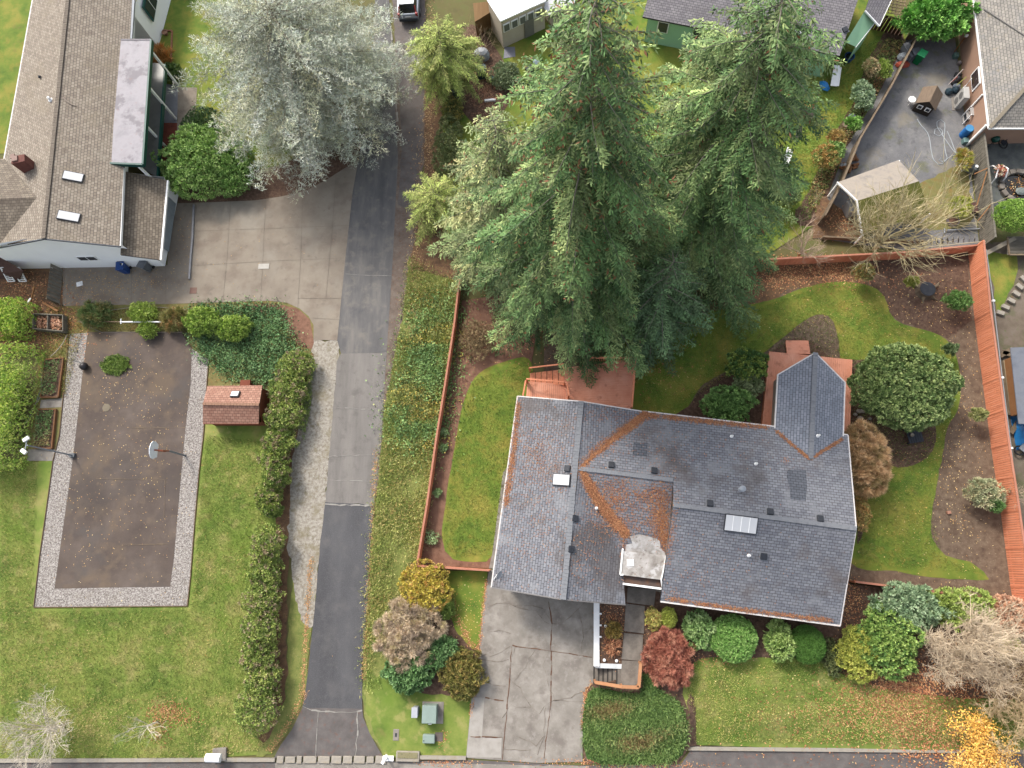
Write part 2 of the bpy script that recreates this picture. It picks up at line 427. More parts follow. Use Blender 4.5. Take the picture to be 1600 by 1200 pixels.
def sample(px, n, drape=False):
    P_ = [(gt(*p) if drape else at(*p)) for p in px]
    xs = [p.x for p in P_]; ys = [p.y for p in P_]; X = []; Y = []; c = 0
    while c < n:
        x = RNG.uniform(min(xs), max(xs), n); y = RNG.uniform(min(ys), max(ys), n); k = inpoly(x, y, P_); X.append(x[k]); Y.append(y[k]); c += k.sum()
    return np.concatenate(X)[:n], np.concatenate(Y)[:n]
def zat(x, y, drape): return np.array([terr(a, b) for a, b in zip(x, y)]) if drape else np.zeros(len(x))
def cover(name, label, px, n, cols, L, W, h=0.0, up=1.0, drape=False, g=1.2, rag=0, mat=None, ns=.5, z=0.03, cat='ground cover', sparse=0):
    x, y = sample(px, n, drape); zz = zat(x, y, drape)
    if sparse:
        k = nz(x, y, .5, 2) + RNG.uniform(-.5, .5, len(x)) > sparse; x, y, zz = x[k], y[k], zz[k]; n = len(x)
    if rag: x = x + RNG.normal(0, rag, n); y = y + RNG.normal(0, rag, n)
    hh = h * (np.clip(.5 + .5 * nz(x, y, 1.2, 1), 0, 1)) * RNG.uniform(.3, 1, n) if h else 0
    D = unit(rdir(n) * [[1, 1, .3]] + [[0, 0, up]]); pl = pal(cols, g)
    f = np.clip((nz(x, y, ns, 4) * .5 + .5) * (len(pl) - 1) + RNG.normal(0, .8, n), 0, len(pl) - 1).astype(int)
    LV = Leaves().add(np.stack([x, y, zz + z + hh], 1), D, L * RNG.uniform(.6, 1.3, n), W * RNG.uniform(.7, 1.3, n), jit(pl[f], .2))
    o = link_mesh(name, LV.mesh(name), mat or LEAF); return tag(o, label, cat, kind='stuff')
def litter(name, label, blobs, cols, size=.1, drape=False, zf=None, g=1.15, z=.03, poly=None, flat=.25, asp=.6, ang=None):
    """fallen leaves or needles: blobs = (px, py, sx, sy, n) gaussian spots in photo pixels, laid on the surface zf(px,py)"""
    X = []
    for b in blobs:
        px = RNG.normal(b[0], b[2], b[4]); py = RNG.normal(b[1], b[3], b[4]); X.append(np.stack([px, py], 1))
    X = np.concatenate(X)
    if poly: X = X[inpoly(X[:, 0], X[:, 1], poly)]
    Pp = np.array([(zf(a, b) if zf else (gt(a, b) if drape else at(a, b)))[:] for a, b in X]) + [[0, 0, z]]; n = len(Pp)
    D = unit(rdir(n) * [[1, 1, flat]]); S = unit(np.cross(D, unit(rdir(n) * flat + [[0, 0, 1]])))
    LV = Leaves().add(Pp, D, size * RNG.uniform(.6, 1.4, n), size * asp * RNG.uniform(.7, 1.3, n), jit(pick(pal(cols, g), n), .22), S=S)
    o = link_mesh(name, LV.mesh(name), DRY); return tag(o, label, 'fallen leaves', kind='stuff')
def line_blobs(pts, w, dens_):
    out = []                                       # patchy: some stretches thick, some nearly bare
    for (a, b), (c, d) in zip(pts[:-1], pts[1:]):
        L = math.hypot(c - a, d - b); k = max(1, int(L / max(w, 2)))
        out += [(a + (c - a) * (i + .5) / k, b + (d - b) * (i + .5) / k, w * random.uniform(.7, 1.2), w * random.uniform(.7, 1.2), max(1, int(dens_ * L / k * random.choice([.25, .6, 1, 1.4, 1.9])))) for i in range(k)]
    return out
def strip(mb, px, w, z, jag=0, drape=False):               # a thin flat line along pixels (joints and cracks)
    pts = [at(p[0], p[1], z) for p in px]
    if jag:
        q = []
        for a, b in zip(pts[:-1], pts[1:]):
            k = max(1, int((b - a).length / .3)); q += [a.lerp(b, j / k) + Vector((random.gauss(0, jag), random.gauss(0, jag), 0)) for j in range(k)]
        pts = q + [pts[-1]]
    for a, b in zip(pts[:-1], pts[1:]):
        d = (b - a); 
        if d.length < 1e-4: continue
        s = Vector((-d.y, d.x, 0)).normalized() * w / 2 * (random.choice([.35, .6, .9, 1.2, 1.7]) if jag else 1)
        mb.poly([a - s, b - s, b + s, a + s])
    return mb


# ================================================================== THE GROUND
m_base = M('ground_mix', ['6f6a45', '7f7a4c', '75834a'], .6, 8, .95, [(3, .5, .7, '8a7a5a', .5)])
m_lawn = M('lawn', ['6c8638', '849a44', '9aa852', 'b4b068'], .4, 12, .95, [(1.1, .52, .66, 'c0b874', .6), (4, .58, .75, '6a8a34', .5), (.3, .52, .66, '7c9c38', .6), (.7, .6, .7, '9c8a58', .4)], .4, 40, lo=.35, hi=.66)
m_lawn2 = M('lawn_moss', ['648230', '7c9638', '98a044', 'b0a850'], .45, 12, .95, [(1.1, .5, .66, 'aca048', .55), (6, .56, .74, '648030', .5), (.35, .5, .62, '90a040', .5), (.8, .6, .7, '94804c', .35)], .4, 40, lo=.36, hi=.66)
m_bark = M('bark_mulch', ['55423a', '735a4b', '866a58', '9c8270'], 5, 10, .95, [(1.2, .45, .7, '5a4234', .6), (11, .62, .72, 'b8a68c', .7)], .6, 30)
m_bark2 = M('reddish_soil', ['83604c', '9c7460', 'ac846c'], 2.5, 10, .95, [(9, .6, .72, '6a4230', .7), (14, .66, .74, 'd0b090', .6)], .5, 30)
m_dirt = M('bare_dirt', ['6d5a4b', '8a7562', '9d8a74'], 2.5, 10, .95, [(7, .58, .7, 'b8a78c', .7), (1, .5, .7, '5f4a3c', .5)], .6, 30)
m_verge = M('rough_verge', ['86924c', 'a0a45c', '88944c', 'b4ac6c'], 1.2, 10, .95, [(4, .5, .7, '6f8440', .6), (9, .6, .7, 'c9bb86', .5)], .6, 25)
m_leafsoil = M('leafy_soil', ['6d5440', '846650', '9a7858', '7a6c50'], 2.4, 10, .95, [(8, .56, .7, 'b88c60', .6), (3, .55, .7, '5a4632', .6)], .6, 30)
m_moss = M('mossy_ground', ['80804c', '98925a', '8f7c50'], 1.2, 9, .95, [(3, .5, .7, 'a87844', .5), (7, .55, .7, '6f8a34', .5)], .5, 30)
m_asph_new = M('new_asphalt', ['545457', '606063', '707072'], .5, 10, .8, [(30, .52, .7, '8c8c8e', .7), (1.4, .55, .75, '7d7a78', .5), (.5, .5, .7, '7a7877', .5)], .25, 120, stretch=(1, .25, 1))
m_asph_old = M('old_asphalt', ['86827d', '98938e', 'a6a19a'], .8, 8, .85, [(25, .52, .7, 'aba69e', .7), (1.4, .5, .75, '77726e', .6), (30, .6, .7, '6c6762', .6)], .5, 60, stretch=(1.6, .22, 1))
m_asph_mid = M('patched_asphalt', ['6a696a', '7e7c7b', '98938d'], .5, 9, .85, [(1.3, .5, .72, '9b958c', .7), (20, .6, .75, '8d8b88', .5), (.6, .55, .75, '585a62', .5)], .3, 90, stretch=(2.2, .4, 1))
m_edge = M('leafy_gravel', ['77695f', '8a7b70', '9d9286'], 1.6, 9, .95, [(6, .54, .68, '8a5f45', .6), (12, .6, .7, 'b4a898', .5)], .5, 40)
m_street = M('street_asphalt', ['6a6462', '7a7471', '8a8480'], 1.1, 8, .85, [(3, .55, .7, '9b5f48', .35), (25, .6, .7, 'a39d96', .5)], .4, 60)
m_conc = M('concrete_drive', ['968a7c', 'a89c8c', 'b6ab9a'], .35, 9, .85, [(.6, .45, .7, '8a7a6c', .6), (2, .56, .72, '7b7068', .4), (30, .62, .72, 'b8b0a4', .5), (.22, .52, .7, 'b0a99c', .6)], .15, 80)
m_conc2 = M('cracked_concrete', ['968f86', 'aca59b', 'c4bdb3'], .7, 10, .88, [(1.1, .48, .68, '857b74', .6), (4, .55, .7, 'c1bbb2', .5), (35, .6, .7, '77706a', .5)], .25, 60)
m_conc3 = M('pale_concrete', ['b0aaa1', 'c2bcb3', 'cbc6be'], 1.5, 9, .85, [(20, .6, .7, '9c968e', .5)], .2, 60)
m_gravel = M('pale_gravel', ['857b76', 'bab2aa', 'd6d0c8'], 9, 6, .9, [(16, .52, .6, '6d6460', .8), (13, .56, .62, 'ebe6df', .8), (.8, .55, .7, '9a8f80', .4)], .8, 18, lo=.4, hi=.6)
m_gravel2 = M('white_gravel', ['a09684', 'bcb4a6', 'd2ccc0'], 5, 8, .9, [(2.2, .54, .68, '8a8060', .6), (9, .6, .68, '7d705c', .7), (.7, .52, .68, '9c9070', .6)], .7, 22, lo=.35, hi=.6)
m_greygravel = M('grey_gravel', ['78787a', '8e8d8e', 'aaa8a4'], .6, 11, .9, [(20, .56, .66, 'a9aaac', .6), (.7, .54, .68, '7d8048', .6), (1.5, .55, .7, '5f6064', .5), (.35, .56, .68, 'a39a86', .6)], .4, 50)
m_court = M('court_asphalt', ['5e524c', '6e6159', '80736a'], .4, 10, .88, [(.3, .5, .62, '85735f', .6), (1, .52, .7, '857462', .55), (.18, .5, .6, '5c5450', .5), (2.5, .6, .72, '9a8468', .5), (45, .62, .72, 'a8987c', .5), (.35, .55, .7, '68625f', .6)], .2, 80)
m_join = M('joint_dirt', ['6d4c3c', '8a6650'], 3, 5, .95)
m_crack = M('crack_dirt', ['786e65', '968b80', 'a89e94'], 2, 5, .95)
m_paleline = M('sealant', ['aaa69e', 'c4c0b8'], 3, 5, .9)
m_stone = M('kerb_stone', ['a8a094', 'c0b8aa', 'b5a88f'], 2, 8, .9)


g = MB(); g.poly([(-400, -400, -.03), (400, -400, -.03), (400, 400, -.03), (-400, 400, -.03)])
tag(g.build('ground', m_base), kind='structure')

# --- west lot
sheet('lawn', [(-120, 700), (60, 722), (90, 600), (335, 560), (380, 600), (440, 640), (470, 600), (445, 800), (437, 1010), (440, 1100), (425, 1178), (300, 1186), (-120, 1186)], m_lawn, .000)
sheet('lawn', [(-120, -120), (60, -60), (60, 20), (40, 60), (20, 180), (8, 240), (-120, 240)], m_lawn2, .002)
sheet('lawn', [(205, -60), (330, -80), (420, 60), (460, 240), (430, 290), (330, 250), (250, 130)], m_lawn2, .002, rag=.04)
sheet('soil', [(380, 560), (490, 535), (500, 580), (486, 700), (465, 800), (450, 900), (448, 1010), (452, 1060), (440, 1120), (418, 1165), (400, 1150), (425, 1100), (432, 900), (432, 750), (460, 620)], m_leafsoil, .004, curved=True, rag=.05)
sheet('grass_strip', [(462, 870), (494, 870), (490, 950), (482, 1030), (476, 1085), (455, 1130), (425, 1172), (400, 1182), (420, 1150), (445, 1090), (450, 1000), (455, 930)], m_verge, .006, curved=True, rag=.06)
sheet('gravel', [(487, 530), (531, 533), (526, 590), (518, 680), (508, 790), (501, 850), (496, 900), (492, 950), (488, 985), (470, 970), (460, 920), (450, 850), (452, 780), (456, 720), (470, 650), (482, 590), (489, 555)], m_gravel2, .008, rag=.07)
sheet('mossy_ground', [(70, 470), (250, 466), (480, 466), (495, 520), (486, 560), (330, 620), (310, 560), (290, 515), (130, 520), (100, 640), (92, 720), (35, 720), (60, 560)], m_moss, .004, rag=.05)
sheet('leafy_ground', [(-40, 410), (98, 412), (98, 478), (125, 486), (110, 520), (75, 545), (-40, 560)], m_leafsoil, .006, rag=.05)
sheet('soil', [(290, 275), (420, 262), (560, 210), (556, 258), (520, 280), (480, 298), (440, 308), (400, 314), (285, 320)], m_bark, .004, curved=True)
sheet('soil', [(380, 478), (440, 476), (470, 486), (484, 500), (488, 520), (488, 545), (455, 530), (440, 500)], m_bark2, .008, curved=True, rag=.04)
# gravel frame and court
sheet('gravel', [(108, 522), (137, 520), (300, 545), (326, 562), (322, 620), (318, 680), (311, 740), (304, 820), (298, 900), (293, 947), (53, 949), (62, 870), (72, 800), (83, 720), (93, 680), (101, 600)], m_gravel, .012)
cr = sheet('basketball_court', [(137, 519), (283, 518), (300, 545), (298, 600), (291, 660), (287, 700), (283, 745), (278, 800), (272, 870), (266, 917), (175, 918), (85, 920), (92, 870), (102, 800), (112, 730), (117, 690), (127, 600)], m_court, .016)
mb = MB()
for a in ([(108, 522), (101, 600), (93, 680), (83, 720), (72, 800), (62, 870), (53, 949)], [(326, 562), (322, 620), (318, 680), (311, 740), (304, 820), (298, 900), (293, 947)], [(53, 949), (293, 947)]):
    for p, q in zip(a[:-1], a[1:]): mb.bar(at(*p, .03), at(*q, .03), .05, .1)
single(mb, 'edging_board', M('edge_wood', ['6a5540', '8a7258'], 3), 'thin weathered board edging around the pale gravel border of the court', 'edging', at(173, 948), world=True)
mb = MB(); strip(mb, [(200, 668), (290, 668)], .03, .046, .01); strip(mb, [(258, 750), (256, 810)], .03, .046, .01); strip(mb, [(190, 852), (262, 850)], .04, .046, .01); strip(mb, [(150, 748), (260, 749)], .025, .046, .01)
mb.build('worn_line', M('worn_line', ['7f7060', '92806a'], 3), cr)
MB().lathe([(.28, .0), (.3, .006), (.26, .01), (0.01, .01)], at(166, 637, .045), 20).build('round_patch', M('court_patch', ['8a7f6c', '9a8f7a'], 4), cr)

# --- concrete forecourt of the white house
dr = sheet('concrete_drive', [(262, 318), (330, 316), (400, 313), (440, 307), (480, 297), (510, 281), (540, 262), (560, 250), (551, 300), (540, 400), (532, 480), (527, 532), (490, 531), (490, 508), (482, 494), (468, 482), (448, 473), (420, 470), (260, 475), (98, 478), (98, 414), (262, 414)], m_conc, .02)
mb = MB()
for l in ([(360, 315), (355, 400), (348, 472)], [(415, 312), (411, 400), (407, 471)], [(473, 300), (470, 400), (465, 481)], [(525, 273), (519, 360), (509, 466)], [(303, 361), (420, 357), (545, 352)], [(300, 415), (418, 408), (537, 403)], [(465, 466), (533, 466)], [(489, 497), (530, 499)], [(259, 415), (258, 474)], [(206, 418), (205, 476)]):
    strip(mb, l, .018, .046)
mb.build('joint', M('faint_joint', ['867b70', '968b7e'], 2), dr)
mb = MB(); 
for a, b in zip([(303, 320), (301, 370), (298, 405)], [(301, 370), (298, 405), (296, 436)]): mb.bar(at(*a, .09), at(*b, .09), .14, .14)
single(mb, 'drain_pipe', P('galvanised', 'a9a9ac', .5), 'long grey pipe lying on the concrete forecourt of the white house', 'pipe', at(299, 380), world=True)
mb = MB(); mb.box(at(302, 454, .03), (.55, .5, .03)); single(mb, 'drain_cover', P('rust_cover', '8a6455'), 'square rusty drain cover set in the concrete forecourt', 'drain cover', at(302, 454), world=True)
mb = MB(); mb.box(at(412, 416, .05), (.85, .42, .012)); mb.build('pale_patch', P('paint_patch', 'cfcac0'), dr)
sheet('path', [(276, 136), (308, 137), (306, 170), (300, 200), (283, 210), (262, 215), (262, 190), (278, 190)], m_conc, .01)
sheet('tiled_porch', [(258, 192), (277, 192), (275, 240), (262, 300), (235, 300), (240, 192)], M('red_paving', ['7d4436', '94503f', 'a05a48'], 2.5), .014)
sheet('porch_floor', [(255, 130), (278, 134), (277, 192), (235, 192), (240, 120)], M('grey_porch', ['8d9097', 'a0a3aa'], 1.2), .012)

# --- lane
sheet('roadside', [(665, 0), (668, 140), (664, 230), (660, 290), (655, 330), (650, 400), (640, 470), (635, 540), (620, 640), (600, 760), (584, 787), (600, 553), (615, 300), (618, 0), (618, -120), (680, -120)], m_edge, .004, rag=.06)
sheet('lane', [(572, -120), (586, 0), (580, 150), (560, 250), (551, 300), (540, 400), (532, 480), (527, 532), (533, 553), (604, 551), (609, 480), (614, 400), (619, 300), (622, 250), (615, 120), (608, 0), (603, -120)], m_asph_mid, .012)
sheet('lane', [(609, -120), (613, 0), (622, 120), (628, 230), (622, 320), (640, 330), (660, 230), (663, 140), (664, 0), (668, -120)], M('worn_asphalt', ['6e6866', '807874', '918a84'], .9, 8, .88, [(5, .55, .7, '7d5848', .5), (14, .6, .7, '9d9690', .5)], .4, 60), .010, rag=.03)
sheet('lane', [(533, 553), (604, 551), (601, 600), (598, 660), (596, 690), (590, 740), (585, 789), (560, 787), (508, 787), (517, 680), (524, 600), (526, 565)], m_asph_old, .013, rag=.02)
sheet('lane', [(508, 785), (585, 788), (580, 840), (575, 930), (570, 1000), (566, 1040), (566, 1107), (473, 1106), (480, 1060), (485, 1010), (492, 950), (500, 850)], m_asph_new, .017, rag=.012)
apron = sheet('lane_apron', [(473, 1105), (566, 1106), (568, 1122), (578, 1146), (590, 1168), (598, 1181), (428, 1184), (438, 1165), (456, 1140)], m_street, .014)
mb = MB(); strip(mb, [(473, 1105), (500, 1112), (540, 1113), (566, 1110)], .06, .046, .02); strip(mb, [(497, 1112), (493, 1181)], .03, .046, .01); strip(mb, [(558, 1112), (559, 1150), (555, 1181)], .06, .046, .02); strip(mb, [(508, 787), (540, 789), (585, 790)], .09, .046, .03)
strip(mb, [(611, 40), (616, 120), (621, 190)], .1, .046, .01); strip(mb, [(540, 428), (570, 430), (612, 431)], .03, .046, .01); strip(mb, [(520, 637), (597, 640)], .03, .046, .02); strip(mb, [(514, 713), (590, 710)], .03, .046, .02); strip(mb, [(512, 750), (587, 752)], .03, .046, .02)
mb.build('joint', m_paleline, apron)
# --- street and kerb
sheet('street', [(-200, 1191), (-200, 1900), (1900, 1900), (1900, 1178), (1620, 1175), (1080, 1171), (1064, 1194), (900, 1196), (728, 1187), (600, 1190), (430, 1191)], m_street, .004)
k = MB()
for (a, b) in (((-200, 1189), (330, 1187)), ((352, 1187), (430, 1187)), ((655, 1183), (728, 1184)), ((1075, 1169), (1620, 1174))):
    k.bar(at(*a, .05), at(*b, .05), .22, .2)
k.build('kerb', m_stone)['kind'] = 'structure'
random.seed(3); x = 432
while x < 600:
    w = random.uniform(9, 22); c = at(x + w / 2, 1187, .05); 
    s = MB().box((0, 0, 0), (mpp(x, 1187) * (w - 1.5), .42 + random.uniform(-.04, .04), .14), rz=random.gauss(0, .03))
    so_ = single(s, 'kerb_stone', m_stone, 'flat pale edging stone in the row across the mouth of the lane', 'kerb stone', c, group='edging stones across the lane mouth', bevel=.03); x += w + 1
sheet('gutter', [(430, 1191), (600, 1191), (920, 1197), (920, 1206), (430, 1206)], m_conc2, .008, rag=.02)

# --- verge between lane and rust fence
sheet('verge', [(640, 400), (722, 430), (712, 510), (655, 884), (640, 1000), (600, 1060), (740, 1080), (728, 1185), (600, 1183), (588, 1162), (576, 1140), (568, 1115), (567, 1030), (575, 930), (580, 840), (586, 790), (592, 740), (600, 640), (628, 500)], m_verge, .006, rag=.06)
sheet('soil', [(664, 100), (690, 130), (694, 250), (688, 330), (720, 440), (640, 420), (662, 300)], m_leafsoil, .008, rag=.06)
sheet('soil', [(690, 60), (740, 40), (790, 100), (800, 150), (760, 200), (735, 190), (700, 130)], m_bark, .008, curved=True, rag=.05)
sheet('lawn', [(684, 140), (740, 190), (770, 130), (785, 90), (790, 62), (850, 36), (880, 30), (890, -60), (1000, -100), (1010, 60), (1010, 300), (740, 420), (690, 330)], m_lawn2, .004)
# --- south-west planting by the driveway
sheet('lawn', [(572, 1045), (620, 1060), (690, 1070), (745, 1080), (738, 1100), (728, 1185), (604, 1183), (590, 1158), (572, 1110)], m_lawn, .010, rag=.04)
sheet('lawn', [(700, 892), (762, 893), (757, 950), (750, 1005), (740, 1015), (715, 990), (700, 950), (690, 930)], m_lawn2, .012, rag=.03)
sheet('soil', [(640, 880), (700, 892), (712, 940), (716, 985), (740, 1015), (747, 1020), (742, 1075), (700, 1085), (640, 1075), (610, 1010), (625, 940)], m_bark, .011, curved=True, rag=.04)

# --- main driveway
dv = sheet('driveway', [(764, 890), (936, 900), (938, 945), (928, 1035), (927, 1068), (915, 1075), (911, 1130), (910, 1190), (840, 1192), (728, 1184), (734, 1120), (740, 1080), (748, 1030), (753, 970), (760, 915)], m_conc2, .016)
sheet('driveway_strip', [(737, 1090), (757, 1090), (753, 1150), (784, 1153), (783, 1184), (729, 1183)], m_conc3, .020)
mb = MB()
for l in ([(800, 1009), (860, 1017), (925, 1027)], [(857, 940), (863, 975), (860, 1016)], [(800, 1010), (796, 1060), (788, 1150), (785, 1187)], [(758, 1090), (787, 1095)], [(753, 1151), (785, 1152)], [(862, 1017), (861, 1095), (850, 1185)], [(735, 1152), (782, 1152)]):
    strip(mb, l, .045, .046, .016)
mb.build('joint', m_join, dv)
mb = MB()
for l in ([(805, 947), (825, 945), (850, 950), (862, 975), (885, 970), (905, 950), (915, 940)], [(858, 1017), (850, 1040), (865, 1095), (850, 1105), (845, 1115), (830, 1105), (812, 1075), (800, 1065)], [(835, 1015), (820, 1045), (803, 1065)], [(865, 1095), (885, 1092), (914, 1078)], [(865, 1094), (913, 1096)], [(750, 1025), (775, 1022), (797, 1010)], [(750, 1030), (775, 1035), (795, 1030)], [(797, 1030), (805, 1010)],
          [(852, 1105), (850, 1150), (840, 1180)], [(758, 985), (780, 985), (798, 990)], [(748, 1062), (770, 1070), (790, 1072)], [(800, 1148), (820, 1155), (838, 1165), (850, 1150)], [(800, 1102), (815, 1105), (830, 1106)], [(903, 950), (912, 980), (908, 1020)], [(786, 1120), (800, 1100)], [(787, 1170), (805, 1172), (830, 1172)], [(760, 945), (790, 942), (815, 950), (835, 955), (858, 975)]):
    strip(mb, l, .032, .046, .045)
mb.build('crack', m_crack, dv)

# --- west side yard
sheet('soil', [(722, 470), (850, 450), (830, 570), (825, 620), (800, 760), (770, 888), (657, 884), (672, 790), (686, 690), (700, 600), (714, 510)], m_bark2, .008)
sheet('lawn', [(742, 590), (770, 572), (826, 560), (830, 620), (808, 660), (795, 740), (786, 790), (769, 868), (760, 878), (740, 878), (708, 874), (695, 860), (690, 838), (698, 770), (712, 690), (725, 625)], m_lawn2, .016, curved=True, rag=.02)
sheet('concrete_path', [(803, 700), (815, 690), (815, 890), (764, 888), (769, 866), (786, 738), (796, 726)], m_conc2, .020)

# --- back yard
sheet('soil', [(850, 450), (1180, 412), (1400, 404), (1513, 394), (1523, 500), (1536, 600), (1549, 700), (1563, 800), (1577, 900), (1583, 940), (1325, 908), (1200, 800), (850, 700)], m_dirt, .006)
sheet('leafy_soil', [(850, 440), (1200, 410), (1360, 406), (1355, 445), (1310, 444), (1230, 452), (1180, 500), (900, 560)], m_leafsoil, .009, rag=.06)
sheet('soil', [(1335, 408), (1512, 397), (1518, 500), (1480, 530), (1400, 500), (1365, 450)], m_bark, .009, rag=.06)
sheet('lawn', [(1200, 470), (1240, 455), (1300, 441), (1355, 445), (1380, 462), (1398, 500), (1440, 514), (1478, 530), (1495, 560), (1501, 605), (1497, 640), (1480, 668), (1475, 700), (1468, 735), (1456, 800), (1456, 840), (1478, 868), (1515, 878), (1545, 905), (1470, 903), (1400, 893), (1330, 880), (1320, 800), (1300, 500), (1180, 560), (1100, 600), (1060, 650), (960, 660), (940, 560), (1060, 500)], m_lawn2, .014, curved=True, rag=.02)
sheet('soil', [(1060, 660), (1075, 635), (1100, 605), (1140, 580), (1190, 560), (1240, 528), (1270, 535), (1300, 560), (1340, 562), (1400, 560), (1440, 600), (1460, 655), (1462, 690), (1448, 715), (1418, 730), (1390, 727), (1375, 700), (1380, 740), (1352, 760), (1355, 800), (1340, 850), (1325, 800), (1200, 700)], m_bark, .018, curved=True, rag=.02)

# --- front garden on its low terrace
FRONT = [(936, 935), (980, 890), (1320, 890), (1327, 912), (1600, 944), (1800, 965), (1800, 1170), (1078, 1165), (1060, 1193), (912, 1193), (910, 1130), (915, 1075), (931, 1067), (970, 1060), (972, 1042), (937, 1040)]
sheet('soil', FRONT, m_bark, .0, drape=True)
sheet('lawn', [(1068, 1060), (1085, 1035), (1110, 1027), (1190, 1028), (1280, 1030), (1310, 1050), (1380, 1075), (1500, 1090), (1700, 1100), (1700, 1166), (1080, 1163), (1078, 1120), (1066, 1085)], m_lawn, .02, curved=True, drape=True, rag=.02)
sheet('grass_bank', [(928, 1075), (1000, 1084), (1006, 1036), (1015, 1040), (1024, 1075), (1060, 1095), (1074, 1130), (1070, 1165), (1050, 1190), (935, 1192), (913, 1170), (912, 1110)], M('bank_green', ['486a30', '5a8034'], 2), .02, curved=True, drape=True)

# --- north-east lots
sheet('lawn', [(980, -80), (1345, -60), (1420, 60), (1350, 230), (1275, 350), (1180, 410), (1000, 400), (1000, 250)], m_lawn2, .006)
sheet('planted_bed', [(1385, 50), (1414, 60), (1372, 145), (1323, 228), (1296, 300), (1268, 352), (1240, 340), (1268, 290), (1300, 220), (1340, 150), (1350, 110)], m_bark, .010, curved=True, rag=.06)
sheet('gravel_yard', [(1416, 62), (1492, 60), (1512, 225), (1530, 385), (1410, 392), (1275, 372), (1275, 345), (1296, 300), (1323, 228), (1372, 147)], m_greygravel, .008)
sheet('mossy_ground', [(1345, 310), (1400, 305), (1500, 260), (1515, 300), (1518, 345), (1470, 360), (1400, 350), (1348, 372)], m_moss, .012, curved=True, rag=.06)
sheet('leafy_soil', [(1276, 300), (1305, 320), (1345, 350), (1345, 372), (1270, 372)], m_leafsoil, .012, rag=.05)
sheet('patio', [(1512, 222), (1640, 222), (1640, 330), (1540, 340)], M('dark_paving', ['5c6060', '747876', '868a84'], 1.4, 9, .9, [(3, .55, .7, '6a7448', .5)]), .008)
sheet('dirt_yard', [(1532, 380), (1700, 370), (1700, 1000), (1592, 940), (1565, 700)], M('dirt_yard', ['75685a', '8a7c6c', '94877a'], 1, 9, .95, [(3, .58, .7, '5f8038', .5), (.5, .52, .62, '5c6a34', .4)], .4, 30), .006)
sheet('grass_patch', [(1545, 400), (1590, 398), (1586, 435), (1572, 470), (1558, 492), (1552, 450)], m_lawn2, .012, curved=True, rag=.08)

# ================================================================== BUILDINGS
m_shA = shingle('slate_shingle', '8d8f95', '767880', '535459', .18, .32, [(.3, .52, .68, '7a6e68', .6), (1.3, .56, .72, '8e8480', .4), (.45, .52, .66, 'a4a6ab', .6), (.22, .54, .64, '645a54', .5), (5, .6, .72, '5e5a54', .5)])
m_shX = shingle('pale_slate_shingle', '9398a2', '7f858f', '5a5c66', .18, .32, [(.5, .55, .75, '7b7f88', .5)])
m_shW = shingle('tan_shingle', 'a59a8a', '8a7e70', '5a5048', .21, .26, [(.3, .5, .7, '9a8c74', .6), (1.2, .58, .72, '7a6a5c', .5), (.5, .58, .72, 'b5ad9c', .5)])
m_shD = shingle('brown_shingle', '8c8070', '6f6456', '463e36', .21, .3, [(.4, .5, .7, '6a5c50', .6), (1.5, .56, .72, 'a09684', .4)])
m_shG = shingle('grey_shingle', '8a8688', '767276', '4e4c50', .2, .32, [(.5, .52, .7, '716c6c', .5)])
m_shT = shingle('worn_grey_shingle', 'a09a90', '86827c', '5c5a58', .2, .3, [(.5, .5, .7, '8a8c90', .6), (1.5, .56, .72, 'b8a888', .5)])
m_shR = shingle('red_shingle', 'b48a76', 'a07462', '744e40', .2, .3, [(1.2, .55, .7, 'a8705a', .5)])
m_white = P('white_paint', 'e6e6e4', .6, var=.04, gain=1.9); m_whitewall = M('white_wall', ['f4f4f4', 'fafafa', 'ffffff'], .5, 7, .8, gain=1.75)
m_gut = M('white_gutter', ['c9c4be', 'e4e0dc', 'd0b8a8'], 3, 6, .6, gain=1.4)
m_beige = M('beige_wall', ['b8ac98', 'c8bca8'], .8); m_dark = P('dark_metal', '3c4048', .5); m_black = P('black_plastic', '2a2b2e', .5)
m_cap = M('ridge_cap', ['8c9096', '9c9fa4', '82848a'], 3, 7, .8); m_capb = M('tan_ridge_cap', ['7a6e62', '958a7c'], 4, 7, .85)
def glass(name, c, rough=.12):
    m, N, L, B = newmat(name, rough); B.inputs['Base Color'].default_value = lin(c); B.inputs['Specular IOR Level'].default_value = .6; return m
m_sky = glass('skylight_glass', 'f6f8fa', .3); m_win = glass('window_glass', '3c4450')
m_litter = ['946040', 'a06c48', '84543a', 'ac8058', '8c5c44']

def roof(parent, planes, mat, th=.14, name='roof', uflip=None):
    """planes: (points, eave direction a->b) ; one slab per plane with shingle rows along its eave"""
    mb = MB()
    for pts, (a, b) in planes:
        pts = [Vector(p) for p in pts]; e = (pts[b] - pts[a]).normalized()
        nrm = sum(((pts[i] - pts[0]).cross(pts[(i + 1) % len(pts)] - pts[0]) for i in range(1, len(pts) - 1)), Vector()).normalized()
        if nrm.z < 0: pts = pts[::-1]; nrm = -nrm; 
        v = nrm.cross(e)
        n = len(pts); low = [p - Vector((0, 0, th)) for p in pts]
        uv = [(p.dot(e), (p - pts[0]).dot(v) + 50.03) for p in pts]
        mb.add(pts, [list(range(n))], [uv])
        vs = []; fs = []
        vs = pts + low; fs = [[i, n + i, n + (i + 1) % n, (i + 1) % n] for i in range(n)] + [list(range(2 * n - 1, n - 1, -1))]
        mb.add(vs, fs, [[(0, 0)] * len(f) for f in fs])
    return mb.build(name, mat, parent, world=True)
